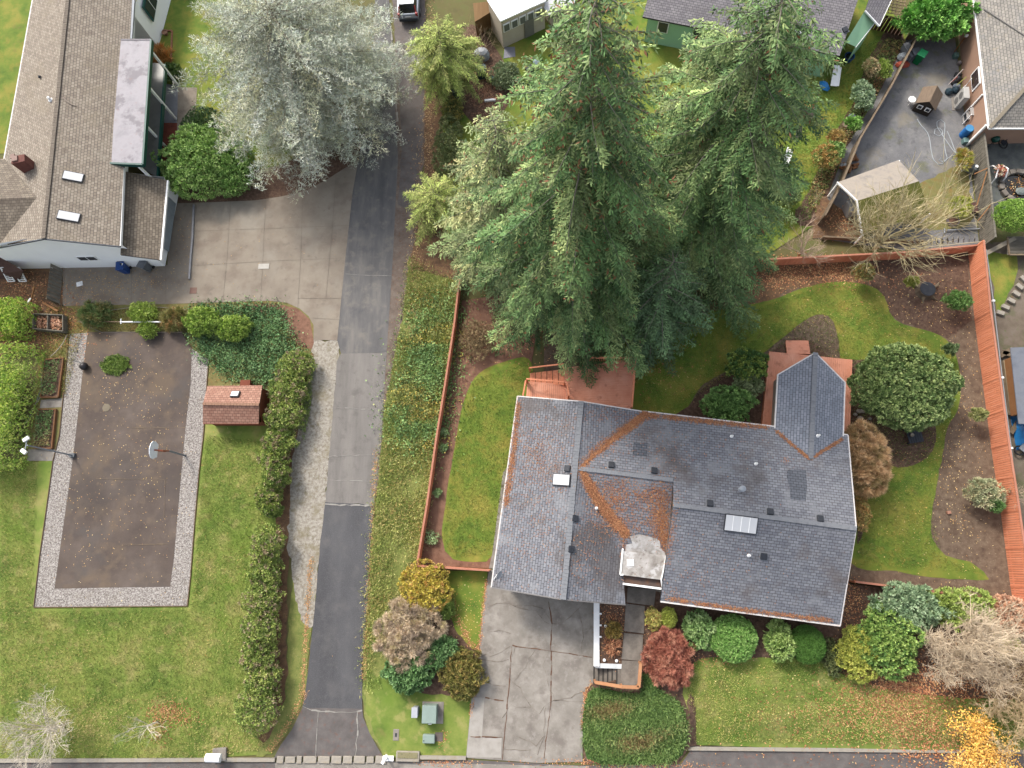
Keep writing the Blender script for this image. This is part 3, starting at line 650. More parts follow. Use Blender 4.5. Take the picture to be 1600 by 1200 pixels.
def cap(parent, a, b, mat, w=.26, name='ridge_cap'):
    mb = MB(); d = (Vector(b) - Vector(a)); n = int(d.length / .22)
    for i in range(n):
        p = Vector(a) + d * (i / n); q = Vector(a) + d * ((i + .96) / n)
        mb.bar(p + Vector((0, 0, .03)), q + Vector((0, 0, .045)), w * random.uniform(.94, 1.05), .03)
    return mb.build(name, mat, parent, world=True)
def gutter(parent, pts, mat, w=.13, h=.13, dz=-.06, name='gutter'):
    mb = MB()
    for a, b in zip(pts[:-1], pts[1:]): mb.bar(Vector(a) + Vector((0, 0, dz)), Vector(b) + Vector((0, 0, dz)), w, h)
    return mb.build(name, mat, parent, world=True)
def walls(parent, pts, z0, mat, inset=0, name='wall', closed=True):
    mb = MB(); n = len(pts); c = sum((Vector(p) for p in pts), Vector()) / n
    q = []
    for p in pts:
        p = Vector(p); d = Vector((c.x - p.x, c.y - p.y, 0)); q.append(p + d.normalized() * inset * 1.3 - Vector((0, 0, .16)))
    for i in range(n if closed else n - 1):
        a, b = q[i], q[(i + 1) % n]
        mb.poly([(a.x, a.y, z0), (b.x, b.y, z0), b, a])
    return mb.build(name, mat, parent, world=True)
def box_on(parent, name, p, pl_n, sz, mat, rz=0, lift=0, bevel=0):
    """a box standing on a slope with normal pl_n"""
    z = Vector(pl_n); x = Vector((math.cos(rz), math.sin(rz), 0)); x = (x - z * x.dot(z)).normalized(); y = z.cross(x)
    return MB().box(Vector(p) + z * (sz[2] / 2 + lift), sz, M=Matrix((x, y, z)).transposed()).build(name, mat, parent, world=True, bevel=bevel)
def skylight(parent, px, py, pl, w, l, rz, bars=0):
    p = ray_plane(px, py, *pl); fr = box_on(parent, 'skylight', p, pl[1], (w, l, .14), m_dark, rz)
    g = box_on(fr, 'glass', p, pl[1], (w - .1, l - .1, .03), m_sky, rz, .14)
    z = pl[1]
    if bars:
        x = Vector((math.cos(rz), math.sin(rz), 0)); x = (x - z * x.dot(z)).normalized(); y = z.cross(x); mb = MB()
        for k in range(1, bars): 
            c = p + x * (w * (k / bars - .5)) + z * .18; mb.bar(c - y * (l / 2 - .06), c + y * (l / 2 - .06), .04, .02)
        mb.build('glazing_bar', m_white, fr, world=True)
def vent(parent, px, py, pl, rz=0, mat=None, s=.38):
    p = ray_plane(px, py, *pl); o = box_on(parent, 'roof_vent', p, pl[1], (s, s * 1.05, .16), mat or m_dark, rz, bevel=.03)
    box_on(o, 'flashing', p, pl[1], (s * 1.35, s * 1.4, .012), m_cap, rz)
def pipe(parent, px, py, pl, r=.06, h=.3, mat=None):
    p = ray_plane(px, py, *pl); o = MB().lathe([(r * 1.9, 0), (r * 1.5, .05), (r, .08), (r, h), (r * .7, h), (r * .7, h - .06)], p, 10).build('vent_pipe', mat or m_white, parent, world=True)

# ---------------- main house
zE = 3.2
house = thing('house', 'large house with blue grey shingle roof and orange needles in its valleys', 'house', at(1050, 860))
PN = plane(at(1005, 643, zE), at(1325, 680, zE), at(1195, 808, 5.15))
V1 = at(1005, 643, zE); EB = at(1325, 680, zE); D_ = ray_plane(1338, 826, *PN); C_ = ray_plane(1052, 789, *PN); M2 = ray_plane(1052, 750, *PN); M1 = ray_plane(904, 732, *PN)
S1 = at(1032, 939, zE); S2 = at(1313, 977, zE)
PS = plane(C_, D_, (S1 + S2) / 2)
V2 = at(972, 862, zE + .05); PM = plane(M1, M2, V2); M3 = ray_plane(1043, 866, *PM)
zr = M1.z; R1 = at(908, 627, zr); R2 = at(880, 937, zr); Wn = at(809, 619, zE); Wm = at(798, 740, zE); Ws = at(768, 918, zE); SC_ = at(977, 945, zE)
PWW = plane(R1, R2, (Wn + Ws) / 2); PWE = plane(R1, R2, (V1 + SC_) / 2)
roof(house, [([V1, EB, D_, C_, M2, M1], (0, 1)), ([C_, D_, S2, S1], (0, 1)), ([M1, M2, M3, V2], (0, 1)), ([R1, Wn, Ws, R2], (1, 2)), ([R1, V1, M1], (0, 2)), ([M1, V2, SC_, R2], (0, 3))], m_shA)
zx = ray_plane(1267, 717, *PN).z + .02
AX = at(1274, 551, zx); BX = at(1267, 717, zx); XW1 = at(1216, 585, zE); XW2 = at(1211, 672, zE + .03); XE1 = at(1320, 597, zE); XE2 = at(1317, 684, zE + .03)
PXW = plane(AX, BX, (XW1 + XW2) / 2)
roof(house, [([AX, XW1, XW2, BX], (1, 2)), ([AX, BX, XE2, XE1], (2, 3))], m_shX, name='sunroom_roof')
cap(house, C_, D_, m_cap); cap(house, M1, M2, m_cap); cap(house, R1, R2, m_cap, .34); cap(house, AX, BX, m_cap, .3)
gutter(house, [V1, EB], m_gut); gutter(house, [S1, S2], m_gut, .16); gutter(house, [Wn, Ws], m_gut); gutter(house, [D_ - Vector((0, 0, .02)), S2], m_gut, .07, name='fascia')
gutter(house, [EB, D_], m_gut, .07, name='fascia'); gutter(house, [Wn, R1, V1], m_gut, .07, name='fascia'); gutter(house, [Ws, R2, SC_], P('grey_fascia', '8d8a88'), .07, name='fascia')
gutter(house, [XW1, XW2], m_gut, .12); gutter(house, [XE1, XE2], m_gut, .12); gutter(house, [XW1, AX, XE1], m_gut, .08, name='fascia')
gutter(house, [C_, S1], m_dark, .05, .1, name='fascia')
m_hw = M('house_wall', ['b9b0a2', 'c8c0b2'], .8)
wmb = MB()
def vw(mb, a, b, z0=0): mb.poly([(a.x, a.y, z0), (b.x, b.y, z0), (b.x, b.y, b.z - .15), (a.x, a.y, a.z - .15)])
def ins(p, dx, dy, dz=0): return Vector((p.x + dx, p.y + dy, p.z + dz))
a, b, c, d = ins(Wn, .5, -.4), ins(Ws, .5, .4), ins(R2, 0, .4), ins(SC_, -.4, .5)
for p, q in ((a, b), (b, c), (c, d), (a, ins(R1, 0, -.4)), (ins(R1, 0, -.4), ins(V1, 0, -.5)), (ins(V1, 0, -.5), ins(EB, -.4, -.5)), (ins(EB, -.4, -.5), ins(D_, -.4, 0)), (ins(D_, -.4, 0), ins(S2, -.4, .5)), (ins(S2, -.4, .5), ins(S1, .1, .5)), (ins(S1, .1, .5), ins(C_, .1, 0)), (ins(C_, .1, 0), ins(M2, .1, 0)), (d, ins(V2, -.1, 0)), (ins(V2, -.1, .3), ins(M3, 0, .3))):
    vw(wmb, p, q)
for p, q in ((ins(XW1, .5, .2), ins(XW2, .5, 0)), (ins(XW1, .5, .2), ins(AX, 0, -.7)), (ins(AX, 0, -.7), ins(XE1, -.5, .2)), (ins(XE1, -.5, .2), ins(XE2, -.5, 0))): vw(wmb, p, q)
wmb.build('wall', m_hw, house, world=True)
gd = MB(); e = (c - b); n_ = Vector((e.y, -e.x, 0)).normalized()
for k in range(4): 
    p = b + (d - b) * .12 + n_ * .04; q = b + (d - b) * .80 + n_ * .04; gd.bar((p.x, p.y, .27 + k * .53), (q.x, q.y, .27 + k * .53), .05, .5)
gd.build('garage_door', m_white, house, world=True)
e = (S2 - S1).normalized(); n_ = Vector((e.y, -e.x, 0))
for t in (2.0, 5.4, 9.4):
    p = S1 + e * t + Vector((-n_.x, -n_.y, 0)) * .44; w = MB().box((p.x, p.y, 2.0), (1.7, .1, 1.2), rz=math.atan2(e.y, e.x)).build('window', m_white, house, world=True)
    MB().box((p.x + n_.x * .05, p.y + n_.y * .05, 2.0), (1.5, .06, 1.0), rz=math.atan2(e.y, e.x)).build('glass', m_win, w, world=True)
skylight(house, 878, 750, PWW, 1.15, .75, -.1); skylight(house, 1157, 818, PS, 1.95, 1.05, -.12, 4)
for px, py, pl in ((887, 732, PWW), (955, 727, PN), (1022, 736, PN), (898, 810, PWE), (892, 858, PWE), (1109, 787, PN), (1203, 800, PN), (1281, 811, PN), (1193, 869, PS)): vent(house, px, py, pl, -.12)
for px, py, pl in ((932, 794, PWE), (1143, 682, PN), (1181, 725, PN), (1170, 868, PS), (1278, 681, PXW)): pipe(house, px, py, pl)
p = ray_plane(1157, 765, *PN); o = MB().lathe([(.16, 0), (.16, .05), (.11, .08), (.11, .5), (.19, .5), (.19, .62), (.06, .68)], p, 14).build('flue', P('flue_metal', 'b5bcc4', .4), house, world=True)
# darker replaced shingle patches
m_patch = shingle('patch_shingle', '6a6e76', '5e626a', '40424a', .18, .32)
for poly, pl in (([(1231, 734), (1259, 735), (1261, 760), (1259, 783), (1235, 780), (1233, 757), (1229, 745)], PN), ([(990, 692), (1012, 692), (1011, 713), (988, 713)], PN)):
    pts = [ray_plane(x, y, *pl) + pl[1] * .012 for x, y in poly]; e = (EB - V1).normalized(); v = pl[1].cross(e)
    MB().add(pts, [list(range(len(pts)))], [[(q.dot(e), q.dot(v)) for q in pts]]).build('shingle_patch', m_patch, house, world=True)
# entry: worn flat roof with membrane and lower canopy
m_flat = M('worn_membrane', ['8c857e', 'b5b0aa', 'd0ccc8'], 1.3, 10, .85, [(1.2, .5, .6, 'f0eeec', .8), (3, .56, .68, '7a6a5e', .7), (6, .62, .7, 'a06a44', .5)], gain=1.25)
fz = V2.z + .22
MB().prism([at(x, y, fz) for x, y in ((973, 861), (1040, 868), (1033, 906), (970, 898))], (0, 0, -.35)).build('flat_roof', m_flat, house, world=True)
pts = [(976, 862), (979, 851), (988, 849), (984, 838), (1000, 835), (1012, 838), (1026, 842), (1031, 846), (1032, 856), (1038, 862), (1040, 870)]
pu = [ray_plane(x, y, *PM) + Vector((0, 0, .05)) for x, y in pts]; MB().prism(pu, (0, 0, -.03)).build('membrane_patch', m_flat, house, world=True)
MB().prism([at(x, y, fz - .3) for x, y in ((974, 897), (1036, 903), (1034, 918), (974, 911))], (0, 0, -.15)).build('entry_canopy', M('wet_canopy', ['5a4a44', '6e5c54', '8a6248'], 2), house, world=True)
gutter(house, [at(973, 912, fz - .3), at(1034, 920, fz - .3)], m_white, .12, .16, 0, 'canopy_fascia'); gutter(house, [at(973, 857, fz), at(969, 898, fz), at(974, 898, fz)], m_white, .1, .14, 0, 'canopy_fascia')
gutter(house, [at(1041, 868, fz), at(1033, 906, fz), at(1035, 918, fz - .2)], m_white, .08, .12, 0, 'canopy_fascia')
MB().box(at(985, 879, fz + .02), (.42, .42, .03), .05).build('white_cap', m_white, house, world=True)
# dish on the south-west eave
dish = thing('satellite_dish', 'small pale satellite dish on the garage eave corner beside the driveway', 'satellite dish', at(773, 905, zE))
MB().tube([at(772, 912, 2.9), at(772, 905, 3.3), at(776, 898, 3.55)], .025, 6).build('arm', m_white, dish, world=True)
n_ = Vector((.75, -.35, .55)).normalized(); c = at(779, 898, 3.6); M_ = n_.to_track_quat('Z', 'Y').to_matrix()
mb = MB().lathe([(.02, .0), (.15, .015), (.27, .06), (.28, .08), (.15, .03), (.02, .015)], (0, 0, 0), 18, sx=1, sy=.8); mb.v = [tuple(M_ @ Vector(v) + c) for v in mb.v]; mb.build('reflector', P('dish_grey', 'c4c8cc', .4), dish, world=True)
# needles on the roof
def zf_any(px, py):
    best = None
    for pl, poly in ROOFP:
        if inpoly(np.array([px]), np.array([py]), poly)[0]: return ray_plane(px, py, *pl)
    return at(px, py, -5)
ROOFP = [(PN, [(1005, 643), (1325, 680), (1338, 826), (1052, 788), (1052, 749), (904, 731)]), (PS, [(1052, 788), (1338, 826), (1313, 977), (1032, 938)]), (PM, [(904, 731), (1052, 749), (1043, 862), (974, 860)]),
         (PWW, [(809, 619), (908, 627), (880, 937), (768, 917)]), (PWE, [(908, 627), (1006, 643), (904, 731), (974, 862), (977, 945), (880, 937)])]
bl = line_blobs([(1010, 646), (960, 680), (925, 707), (906, 726)], 3.6, 110) + line_blobs([(905, 735), (930, 775), (955, 810), (978, 835)], 3.4, 110) + line_blobs([(1005, 648), (1100, 658), (1200, 668)], 2.2, 11) + line_blobs([(810, 622), (803, 700), (790, 790)], 3, 12) + line_blobs([(1040, 935), (1140, 950), (1300, 970)], 1.8, 7)
bl += [(1032, 800, 11, 28, 1500), (1036, 835, 7, 18, 900), (1012, 775, 20, 9, 500), (955, 790, 14, 20, 800), (965, 760, 25, 12, 350), (985, 820, 20, 10, 250), (840, 760, 30, 60, 600), (830, 700, 12, 30, 250), (850, 720, 20, 22, 250), (870, 690, 26, 24, 150), (940, 650, 30, 8, 260), (975, 652, 15, 7, 300), (915, 870, 20, 40, 250), (975, 870, 3, 18, 260), (800, 850, 20, 50, 250), (1030, 700, 40, 24, 160), (1130, 880, 60, 40, 160), (1228, 720, 3, 3, 30), (1130, 700, 60, 20, 100), (1066, 930, 20, 4, 50), (825, 830, 20, 60, 150), (1085, 900, 30, 20, 60), (950, 690, 22, 16, 300), (935, 790, 16, 26, 300), (990, 800, 30, 22, 350), (860, 800, 34, 60, 250)]
bl += line_blobs([(1213, 674), (1240, 697), (1264, 716)], 1.2, 13) + line_blobs([(1316, 686), (1290, 702), (1268, 716)], 1.2, 10)
litter('needle_litter', 'orange brown conifer needles heaped in the valleys of the big grey house roof', bl, m_litter, .11, zf=zf_any, z=.035, asp=.3)
# ---------------- white house (north-west)
wh = thing('house', 'white walled house with long tan shingle roof and two skylights', 'house', at(120, 300))
zw = 4.0; zk = 5.6
K0 = at(112, -60, zk); K1 = at(68, 373, zk); E0 = at(209, -60, zw); E1 = at(187, 385, zw); W0 = at(62, -60, zw); W1 = at(7, 248, zw); W2 = at(-4, 387, zw)
PE = plane(K0, K1, (E0 + E1) / 2); PW_ = plane(K0, K1, (W0 + W1) / 2)
K2 = ray_plane(58, 308, *PW_); W3 = at(-2, 383, zw); K3 = Vector((-60, K2.y - .4, K2.z)); W4 = Vector((-60, at(-2, 383, zw).y, zw)); 
roof(wh, [([K0, K1, E1, E0], (0, 1)), ([K0, W0, W1, K2, K1], (1, 2)), ([K1, K2, W3], (0, 1))], m_shW)
NW_ = Vector((-60, W1.y, zw))
roof(wh, [([K2, K3, W4, W3], (0, 1)), ([K2, K3, NW_, W1], (0, 1))], m_shD, name='wing_roof')
cap(wh, K0, K1, m_capb, .3)
G0 = at(196, 268, 3.3); G1 = at(188, 398, 3.3); G2 = at(251, 406, 2.35); G3 = at(262, 282, 2.35)
roof(wh, [([G0, G1, G2, G3], (0, 1))], m_shD, name='side_roof')
PG = plane(G0, G1, G2)
gutter(wh, [at(191, 262, zw), at(186, 384, zw)], m_white, .22, .18, -.1); gutter(wh, [at(212, -60, zw), at(204, 60, zw)], P('grey_gutter', 'aab0b8'), .2, .16, -.1); gutter(wh, [G3, G2], m_white, .14, .16, -.06)
gutter(wh, [W0, W1], m_gut, .2, .15, -.08); gutter(wh, [K1, E1], P('grey_trim', '6a7078'), .06, .14, name='fascia'); gutter(wh, [K1, W2], P('grey_trim2', '6a7078'), .06, .14, name='fascia')
s0 = at(258, 416); w0 = at(33, 418); mb = MB()
k1 = Vector((K1.x, s0.y, zk - .15)); e1 = Vector((E1.x, s0.y, zw - .15)); g1 = Vector((G1.x, s0.y, 3.15)); g2 = Vector((s0.x, s0.y, 2.2)); w1 = Vector((w0.x, s0.y, PW_[0].z)); w1.z = ray_plane(0, 0, *PW_).z if False else zk - .15 - (K1.x - w0.x) * (zk - zw) / (K1.x - W1.x) * .85
mb.poly([(w0.x, s0.y, 0), (s0.x, s0.y, 0), g2, g1, (e1.x + .01, s0.y, 3.15), e1, k1, w1])
t0 = at(266, 300); mb.poly([(s0.x, s0.y, 0), (s0.x + .25, t0.y, 0), (s0.x + .25, t0.y, 2.2), (s0.x, s0.y, 2.2)]); mb.poly([(s0.x + .25, t0.y, 0), (s0.x - 3, t0.y, 0), (s0.x - 3, t0.y, 3.2), (s0.x + .25, t0.y, 2.2)])
mb.poly([(E1.x - .3, s0.y, 3.0), (E0.x - .3, E0.y, 3.0), (E0.x - .3, E0.y, zw - .15), (E1.x - .3, s0.y, zw - .15)])
mb.poly([(w0.x, s0.y, 0), (w0.x, s0.y + 2, 0), (w0.x, s0.y + 2, 3.9), (w0.x, s0.y, 3.9)])
x_ = at(250, 60).x; y0, y1 = at(250, 74).y, at(250, -60).y; mb.poly([(x_, y0, 0), (x_ + .8, y1, 0), (x_ + .8, y1, 3.75), (x_, y0, 3.75)]); mb.poly([(x_, y0, 0), (x_ - 3.5, y0, 0), (x_ - 3.5, y0, 3.75), (x_, y0, 3.75)])
mb.poly([(x_ - 1.9, y0 + 1.4, 0), (x_ - 1.9, t0.y, 0), (x_ - 1.9, t0.y, 3.9), (x_ - 1.9, y0 + 1.4, 3.9)])
mb.build('wall', m_whitewall, wh, world=True)
x2 = s0.x + .14; f = MB().box((x2 + .06, (s0.y + t0.y) / 2, 1.15), (.08, 4.2, 2.0)).build('garage_door', P('blue_white', 'b4bfc6', .5), wh, world=True)
wm = MB().box((at(155, 410).x + .3, s0.y - .03, 1.75), (1.5, .06, .62)).build('window', m_white, wh, world=True)
for k in (-1, 1): MB().box((at(155, 410).x + .3 + k * .36, s0.y - .06, 1.75), (.62, .05, .5)).build('pane', m_win, wm, world=True)
wm = MB().box((x_ + .3, at(250, 40).y, 2.4), (.1, 2.2, 1.6)).build('window', P('teal_trim', '2f6a66', .5), wh, world=True); MB().box((x_ + .36, at(250, 40).y, 2.35), (.06, 1.9, 1.3)).build('pane', m_win, wm, world=True)
MB().box((x_ + .385, at(250, 40).y, 2.35), (.04, .05, 1.3)).build('glazing_bar', m_white, wm, world=True)
skylight(wh, 115, 277, PE, 1.35, .72, -.05); skylight(wh, 108, 339, PE, 1.45, .72, -.05)
# brick chimney, pots, branches on the roof
mch = M('chimney_brick', ['7a4a42', '8f5c50'], 3); pc = ray_plane(46, 262, *PW_)
ch = MB().box((pc.x, pc.y, pc.z + .5), (1.0, .62, 1.3), .2).build('chimney', mch, wh, world=True, bevel=.02)
MB().box((pc.x - .2, pc.y, pc.z + 1.2), (.42, .42, .12), .2).box((pc.x - .55, pc.y + .3, pc.z + .7), (.32, .32, .8), .2).build('chimney_cap', P('cap_clay', 'a08074'), ch, world=True)
pipe(wh, 79, 156, PW_, .1, .3); pipe(wh, 62, 120, PW_, .07, .12, m_dark)
tw = MB(); q = [ray_plane(x, y, *PE) + Vector((0, 0, .06)) for x, y in ((100, 153), (106, 160), (112, 164), (121, 167))]; tw.tube(q, [.07, .05, .04, .02], 5); tw.tube([q[2], q[2] + Vector((.1, -.5, .05))], [.03, .01], 4)
single(tw, 'fallen_branch', P('branch_pale', 'b5a596'), 'broken branch lying on the tan roof of the white house', 'branch', q[0], world=True)
# flat porch roof with pergola posts
m_mem = M('lilac_membrane', ['9c98a0', 'b4b0b6', 'a8a2a8'], .7, 8, .6, [(.5, .52, .6, '7e7880', .8), (2.2, .6, .7, 'a8786a', .35)]); m_teal = P('dark_teal', '1f5c54', .5)
zp = 4.3; A = [at(189, 62, zp), at(236, 62, zp), at(223, 257, zp), at(172, 255, zp)]
MB().prism(A, (0, 0, -.2)).build('porch_roof', m_mem, wh, world=True)
gutter(wh, [A[0], A[1]], P('grey_edge', '8a868c'), .1, .12, -.02, 'roof_edge'); gutter(wh, [A[1], A[2], A[3]], m_teal, .14, .34, -.12, 'teal_fascia')
gb = [at(258, 101, 2.0), at(246, 277, 2.0)]
gutter(wh, [gb[0] + Vector((0, 0, 0)), gb[1]], m_teal, .12, .34, -.1, 'balcony_beam')
MB().prism([at(238, 98, 1.95), at(256, 100, 1.95), at(245, 277, 1.95), at(222, 262, 1.95)], (0, 0, -.12)).build('balcony_floor', M('wet_floor', ['7e807c', '9a9c98'], .8, 6, .4), wh, world=True)
for t, b_ in (((237, 83), (278, 133)), ((234, 138), (275, 186)), ((229, 199), (265, 236)), ((224, 257), (262, 303))):
    B_ = at(*b_); MB().bar((B_.x, B_.y, 0), (B_.x, B_.y, zp - .2), .16, .16).build('post', m_white, wh, world=True)
# steps of the wing in the bottom-left corner
wg = thing('porch_railing', 'white slatted railing gates on the brick porch at the left edge', 'railing', at(8, 430))
MB().prism([at(0, 402, 1.6), at(36, 423, 1.6), at(28, 440, .2), at(-30, 430, .2)], (0, 0, -.08)).build('brick_step', M('brick_step', ['5a4038', '6e5046'], 3), wg, world=True)
for x in (4, 22):
    p0 = at(x - 3, 418, 1.2); p1 = at(x + 9, 440, .3)
    mb = MB(); 
    for k in range(9): t = k / 8; q = p0.lerp(p1, t); mb.bar(q, q + Vector((.55, .02, 0)), .06, .04)
    mb.bar(p0, p1, .07, .1); mb.bar(p0 + Vector((.55, 0, 0)), p1 + Vector((.55, 0, 0)), .07, .1); mb.build('slat_gate', m_white, wg, world=True)
# ---------------- red-roofed shed
sh = thing('garden_shed', 'small rust red shed with shingled roof and one roof window beside the gravel court', 'shed', at(366, 634))
zs = 2.05; ze = 1.5
a0 = at(324, 603, ze); a1 = at(410, 602, ze); r0 = at(317, 631, zs + .15); r1 = at(405, 632, zs + .15); b0 = at(317, 662, ze); b1 = at(404, 662, ze)
roof(sh, [([a0, a1, r1, r0], (0, 1)), ([r0, r1, b1, b0], (0, 1))], m_shR); cap(sh, r0, r1, M('red_cap', ['b89078', 'a88068'], 3), .2)
m_shed = M('shed_wood', ['8a4a36', 'a05a42'], 1, stretch=(1, 1, .2))
mb = MB(); q = [Vector((a0.x + .15, a0.y - .15, 0)), Vector((a1.x - .05, a1.y - .15, 0)), Vector((b1.x - .05 + .2, b1.y + .15, 0)), Vector((b0.x + .15, b0.y + .15, 0))]
for i in range(4): u, v = q[i], q[(i + 1) % 4]; mb.poly([u, v, v + Vector((0, 0, ze - .08)), u + Vector((0, 0, ze - .08))])
for u, v, r in ((q[1], q[2], r1), (q[3], q[0], r0)): mb.poly([u + Vector((0, 0, ze - .08)), v + Vector((0, 0, ze - .08)), Vector(((u.x + v.x) / 2, r.y, r.z - .2))])
mb.build('wall', m_shed, sh, world=True); PR = plane(a0, a1, r0); PR = (PR[0], PR[1]); skylight(sh, 368, 617, PR, .62, .5, 0)
MB().box(at(385, 600, .3), (.75, .5, .5)).build('rear_box', m_shed, sh, world=True)
gutter(sh, [b0, b1], m_shed, .05, .12, name='fascia')
# ---------------- green house (north)
gh = thing('house', 'mint green house with grey shingle roof, mostly hidden behind the tall firs', 'house', at(1180, 20))
z1 = 3.0; z2 = 5.2
q0 = at(1002, 14, z1); q1 = at(1075, 60, z1); 
A0 = at(1004, 26, z1); A1 = at(1312, 87, z1); A2 = at(1354, 16, z2 - .6); A3 = at(1003, -60, z2)
e_ = (A1 - A0).normalized(); B0 = A0 + Vector((-e_.y, e_.x, 0)) * 9 + Vector((0, 0, 1.7)); B1 = A1 + Vector((-e_.y, e_.x, 0)) * 9 + Vector((0, 0, 1.7)) + e_ * .5
roof(gh, [([A0, A1, B1, B0], (0, 1))], m_shG)
c0 = at(1352, 16, 3.6); c1 = at(1374, 40, 3.0); c2 = at(1402, -20, 3.0); c3 = at(1375, -50, 3.6); roof(gh, [([c0, c1, c2, c3], (1, 2))], m_shG, name='lower_roof'); gutter(gh, [c0, c1, c2], m_white, .08, .12)
i0 = A0 + e_ * .4 + Vector((-e_.y, e_.x, 0)) * .4; i1 = A1 - e_ * .4 + Vector((-e_.y, e_.x, 0)) * .4; i2 = i1 + Vector((-e_.y, e_.x, 0)) * 8; i3 = i0 + Vector((-e_.y, e_.x, 0)) * 8
m_green = M('mint_wall', ['9cc9a0', 'a8d4aa'], .8, gain=1.5)
mb = MB(); vw(mb, i0, i1); vw(mb, i1, i2); vw(mb, i0, i3)
g0, g1, g2, g3 = at(1351, 17, 3.4), at(1366, 36, 2.6), at(1337, 73, 2.2), at(1321, 66, 2.9)
mb.poly([g0, g1, g2, g3]); mb.poly([(g0.x, g0.y, 0), (g3.x, g3.y, 0), g3, g0]); mb.poly([(g1.x, g1.y, 0), (g2.x, g2.y, 0), g2, g1])
mb.build('wall', m_green, gh, world=True)
gutter(gh, [g1, g2], m_white, .1, .1)
for t, w in ((1.3, .9), (4.2, 1.1)):
    p = i0 + e_ * t; n_ = Vector((e_.y, -e_.x, 0)); w_ = MB().box((p.x + n_.x * .05, p.y + n_.y * .05, 2.0), (w, .1, 1.1), math.atan2(e_.y, e_.x)).build('window', m_white, gh, world=True)
    MB().box((p.x + n_.x * .09, p.y + n_.y * .09, 2.0), (w - .16, .08, .94), math.atan2(e_.y, e_.x)).build('pane', m_win, w_, world=True)
PGh = plane(A0, A1, B0); vent(gh, 1259, 43, PGh, .4); vent(gh, 1320, 47, PGh, .4); skylight(gh, 1241, 48, PGh, .7, 1.1, .5)
# ---------------- white-roofed sunroom building (top)
sr = thing('garden_room', 'garden room with flat white roof and glazed cream walls at the top edge', 'garden room', at(800, 30))
r = [at(761, 0, 2.9), at(782, 33, 2.9), at(853, 1, 2.9), at(840, -60, 3.0), at(745, -50, 3.0)]
MB().prism(r, (0, 0, -.12)).build('roof', P('white_roof', 'f6f7f8', .5, gain=1.8), sr, world=True)
wl_ = [Vector((p.x, p.y, 0)) for p in (at(763, 5, 2.75), at(783, 36, 2.75), at(851, 4, 2.75))]
m_cream = M('cream_wall', ['c9bca6', 'd6cab6'], 1, gain=1.4)
mb = MB()
for u, v in zip(wl_[:-1], wl_[1:]): mb.poly([u, v, v + Vector((0, 0, 2.75)), u + Vector((0, 0, 2.75))])
mb.build('wall', m_cream, sr, world=True)
u, v = wl_[1], wl_[2]; d = (v - u); L_ = d.length; d.normalize(); n_ = Vector((d.y, -d.x, 0)); az = math.atan2(d.y, d.x)
for k in range(5):
    c = u + d * (L_ * (k + .6) / 5.4) + n_ * .03
    w_ = MB().box((c.x, c.y, 2.1), (L_ / 5.4 - .1, .08, .8), az).build('window', m_white, sr, world=True); MB().box((c.x + n_.x * .04, c.y + n_.y * .04, 2.1), (L_ / 5.4 - .26, .06, .64), az).build('pane', glass('grey_pane%d' % k, '8a8c88'), w_, world=True)
c = u + d * (L_ * .62) + n_ * .05; MB().box((c.x, c.y, .95), (.85, .08, 1.8), az).build('door', P('screen_door', '9a968e'), sr, world=True)
st = single(MB().prism([at(789, 69, .15), at(784, 57, .15), at(838, 24, .15), at(850, 38, .15)], (0, 0, -.12)), 'patio_slab', M('pale_slabs', ['b0a596', 'c6bbab'], 2), 'pale slab strip along the glazed wall of the garden room', 'paving', at(815, 50), world=True)
sb = thing('storage_shed', 'small cream and blue shed right of the white roofed garden room', 'shed', at(870, 15))
MB().box(at(865, -5, 1.1), (2.2, 3.2, 2.2), az).build('wall', m_cream, sb, world=True)
MB().box(at(872, 14, .95) , (1.3, .1, 1.8), az).build('door', P('blue_door', '66788a', .5), sb, world=True); MB().box(at(876, 28, .1), (2.2, .4, .2), az).build('sill', P('plank_tan', 'a89270'), sb, world=True)
MB().box(at(863, -10, 2.3), (2.5, 3.5, .12), az).build('roof', P('white_roof2', 'e2e4e6', .5), sb, world=True)
single(MB().prism([at(739, 5, 1.9), at(764, 2, 1.9), at(768, 18, 1.9), at(742, 34, 1.9)], (0, 0, -1.6)), 'cedar_crate', M('cedar_boards', ['8a6a44', 'a07e54'], 1.5, stretch=(3, .3, 1)), 'brown wooden boarded box enclosure left of the white roofed garden room', 'enclosure', at(753, 22), world=True)
# ---------------- brown house (north-east)
bh = thing('house', 'taupe brown house with weathered grey hip roof in the top right corner', 'house', at(1570, 120))
z1 = 2.6; a0 = at(1517, -40, z1); a1 = at(1521, 18, z1); a2 = at(1546, 200, z1); a3 = at(1680, 200, z1)
hip = at(1640, 95, 4.6); a1 = at(1519, 0, z1)
PB1 = plane(a1, a2, hip); PB2 = plane(a2, a3, hip)
top = at(1592, 52, 4.0)
roof(bh, [([a0, a2, hip, ray_plane(1640, -40, *PB1)], (0, 1)), ([a2, a3, hip + Vector((8, 0, 0)), hip], (0, 1))], m_shT)
cap(bh, a2 + Vector((0, 0, .02)), hip, M('tan_cap', ['b0a48e', 'a09684'], 3), .25)
vp = [ray_plane(x, y, *PB1) + Vector((0, 0, .06)) for x, y in ((1536, 14), (1600, 56))]; gutter(bh, vp, P('valley_grey', '8c8884'), .07, .03, 0, 'valley_flashing')
gutter(bh, [a0, a2, a3], m_white, .12, .13, -.06)
m_taupe = M('taupe_wall', ['ac8a74', 'ba9680'], .7, gain=1.25)
b2 = at(1511, 226); b0_ = at(1490, 40); b2 = Vector((a2.x - .35, a2.y + .45, 0)) if False else b2
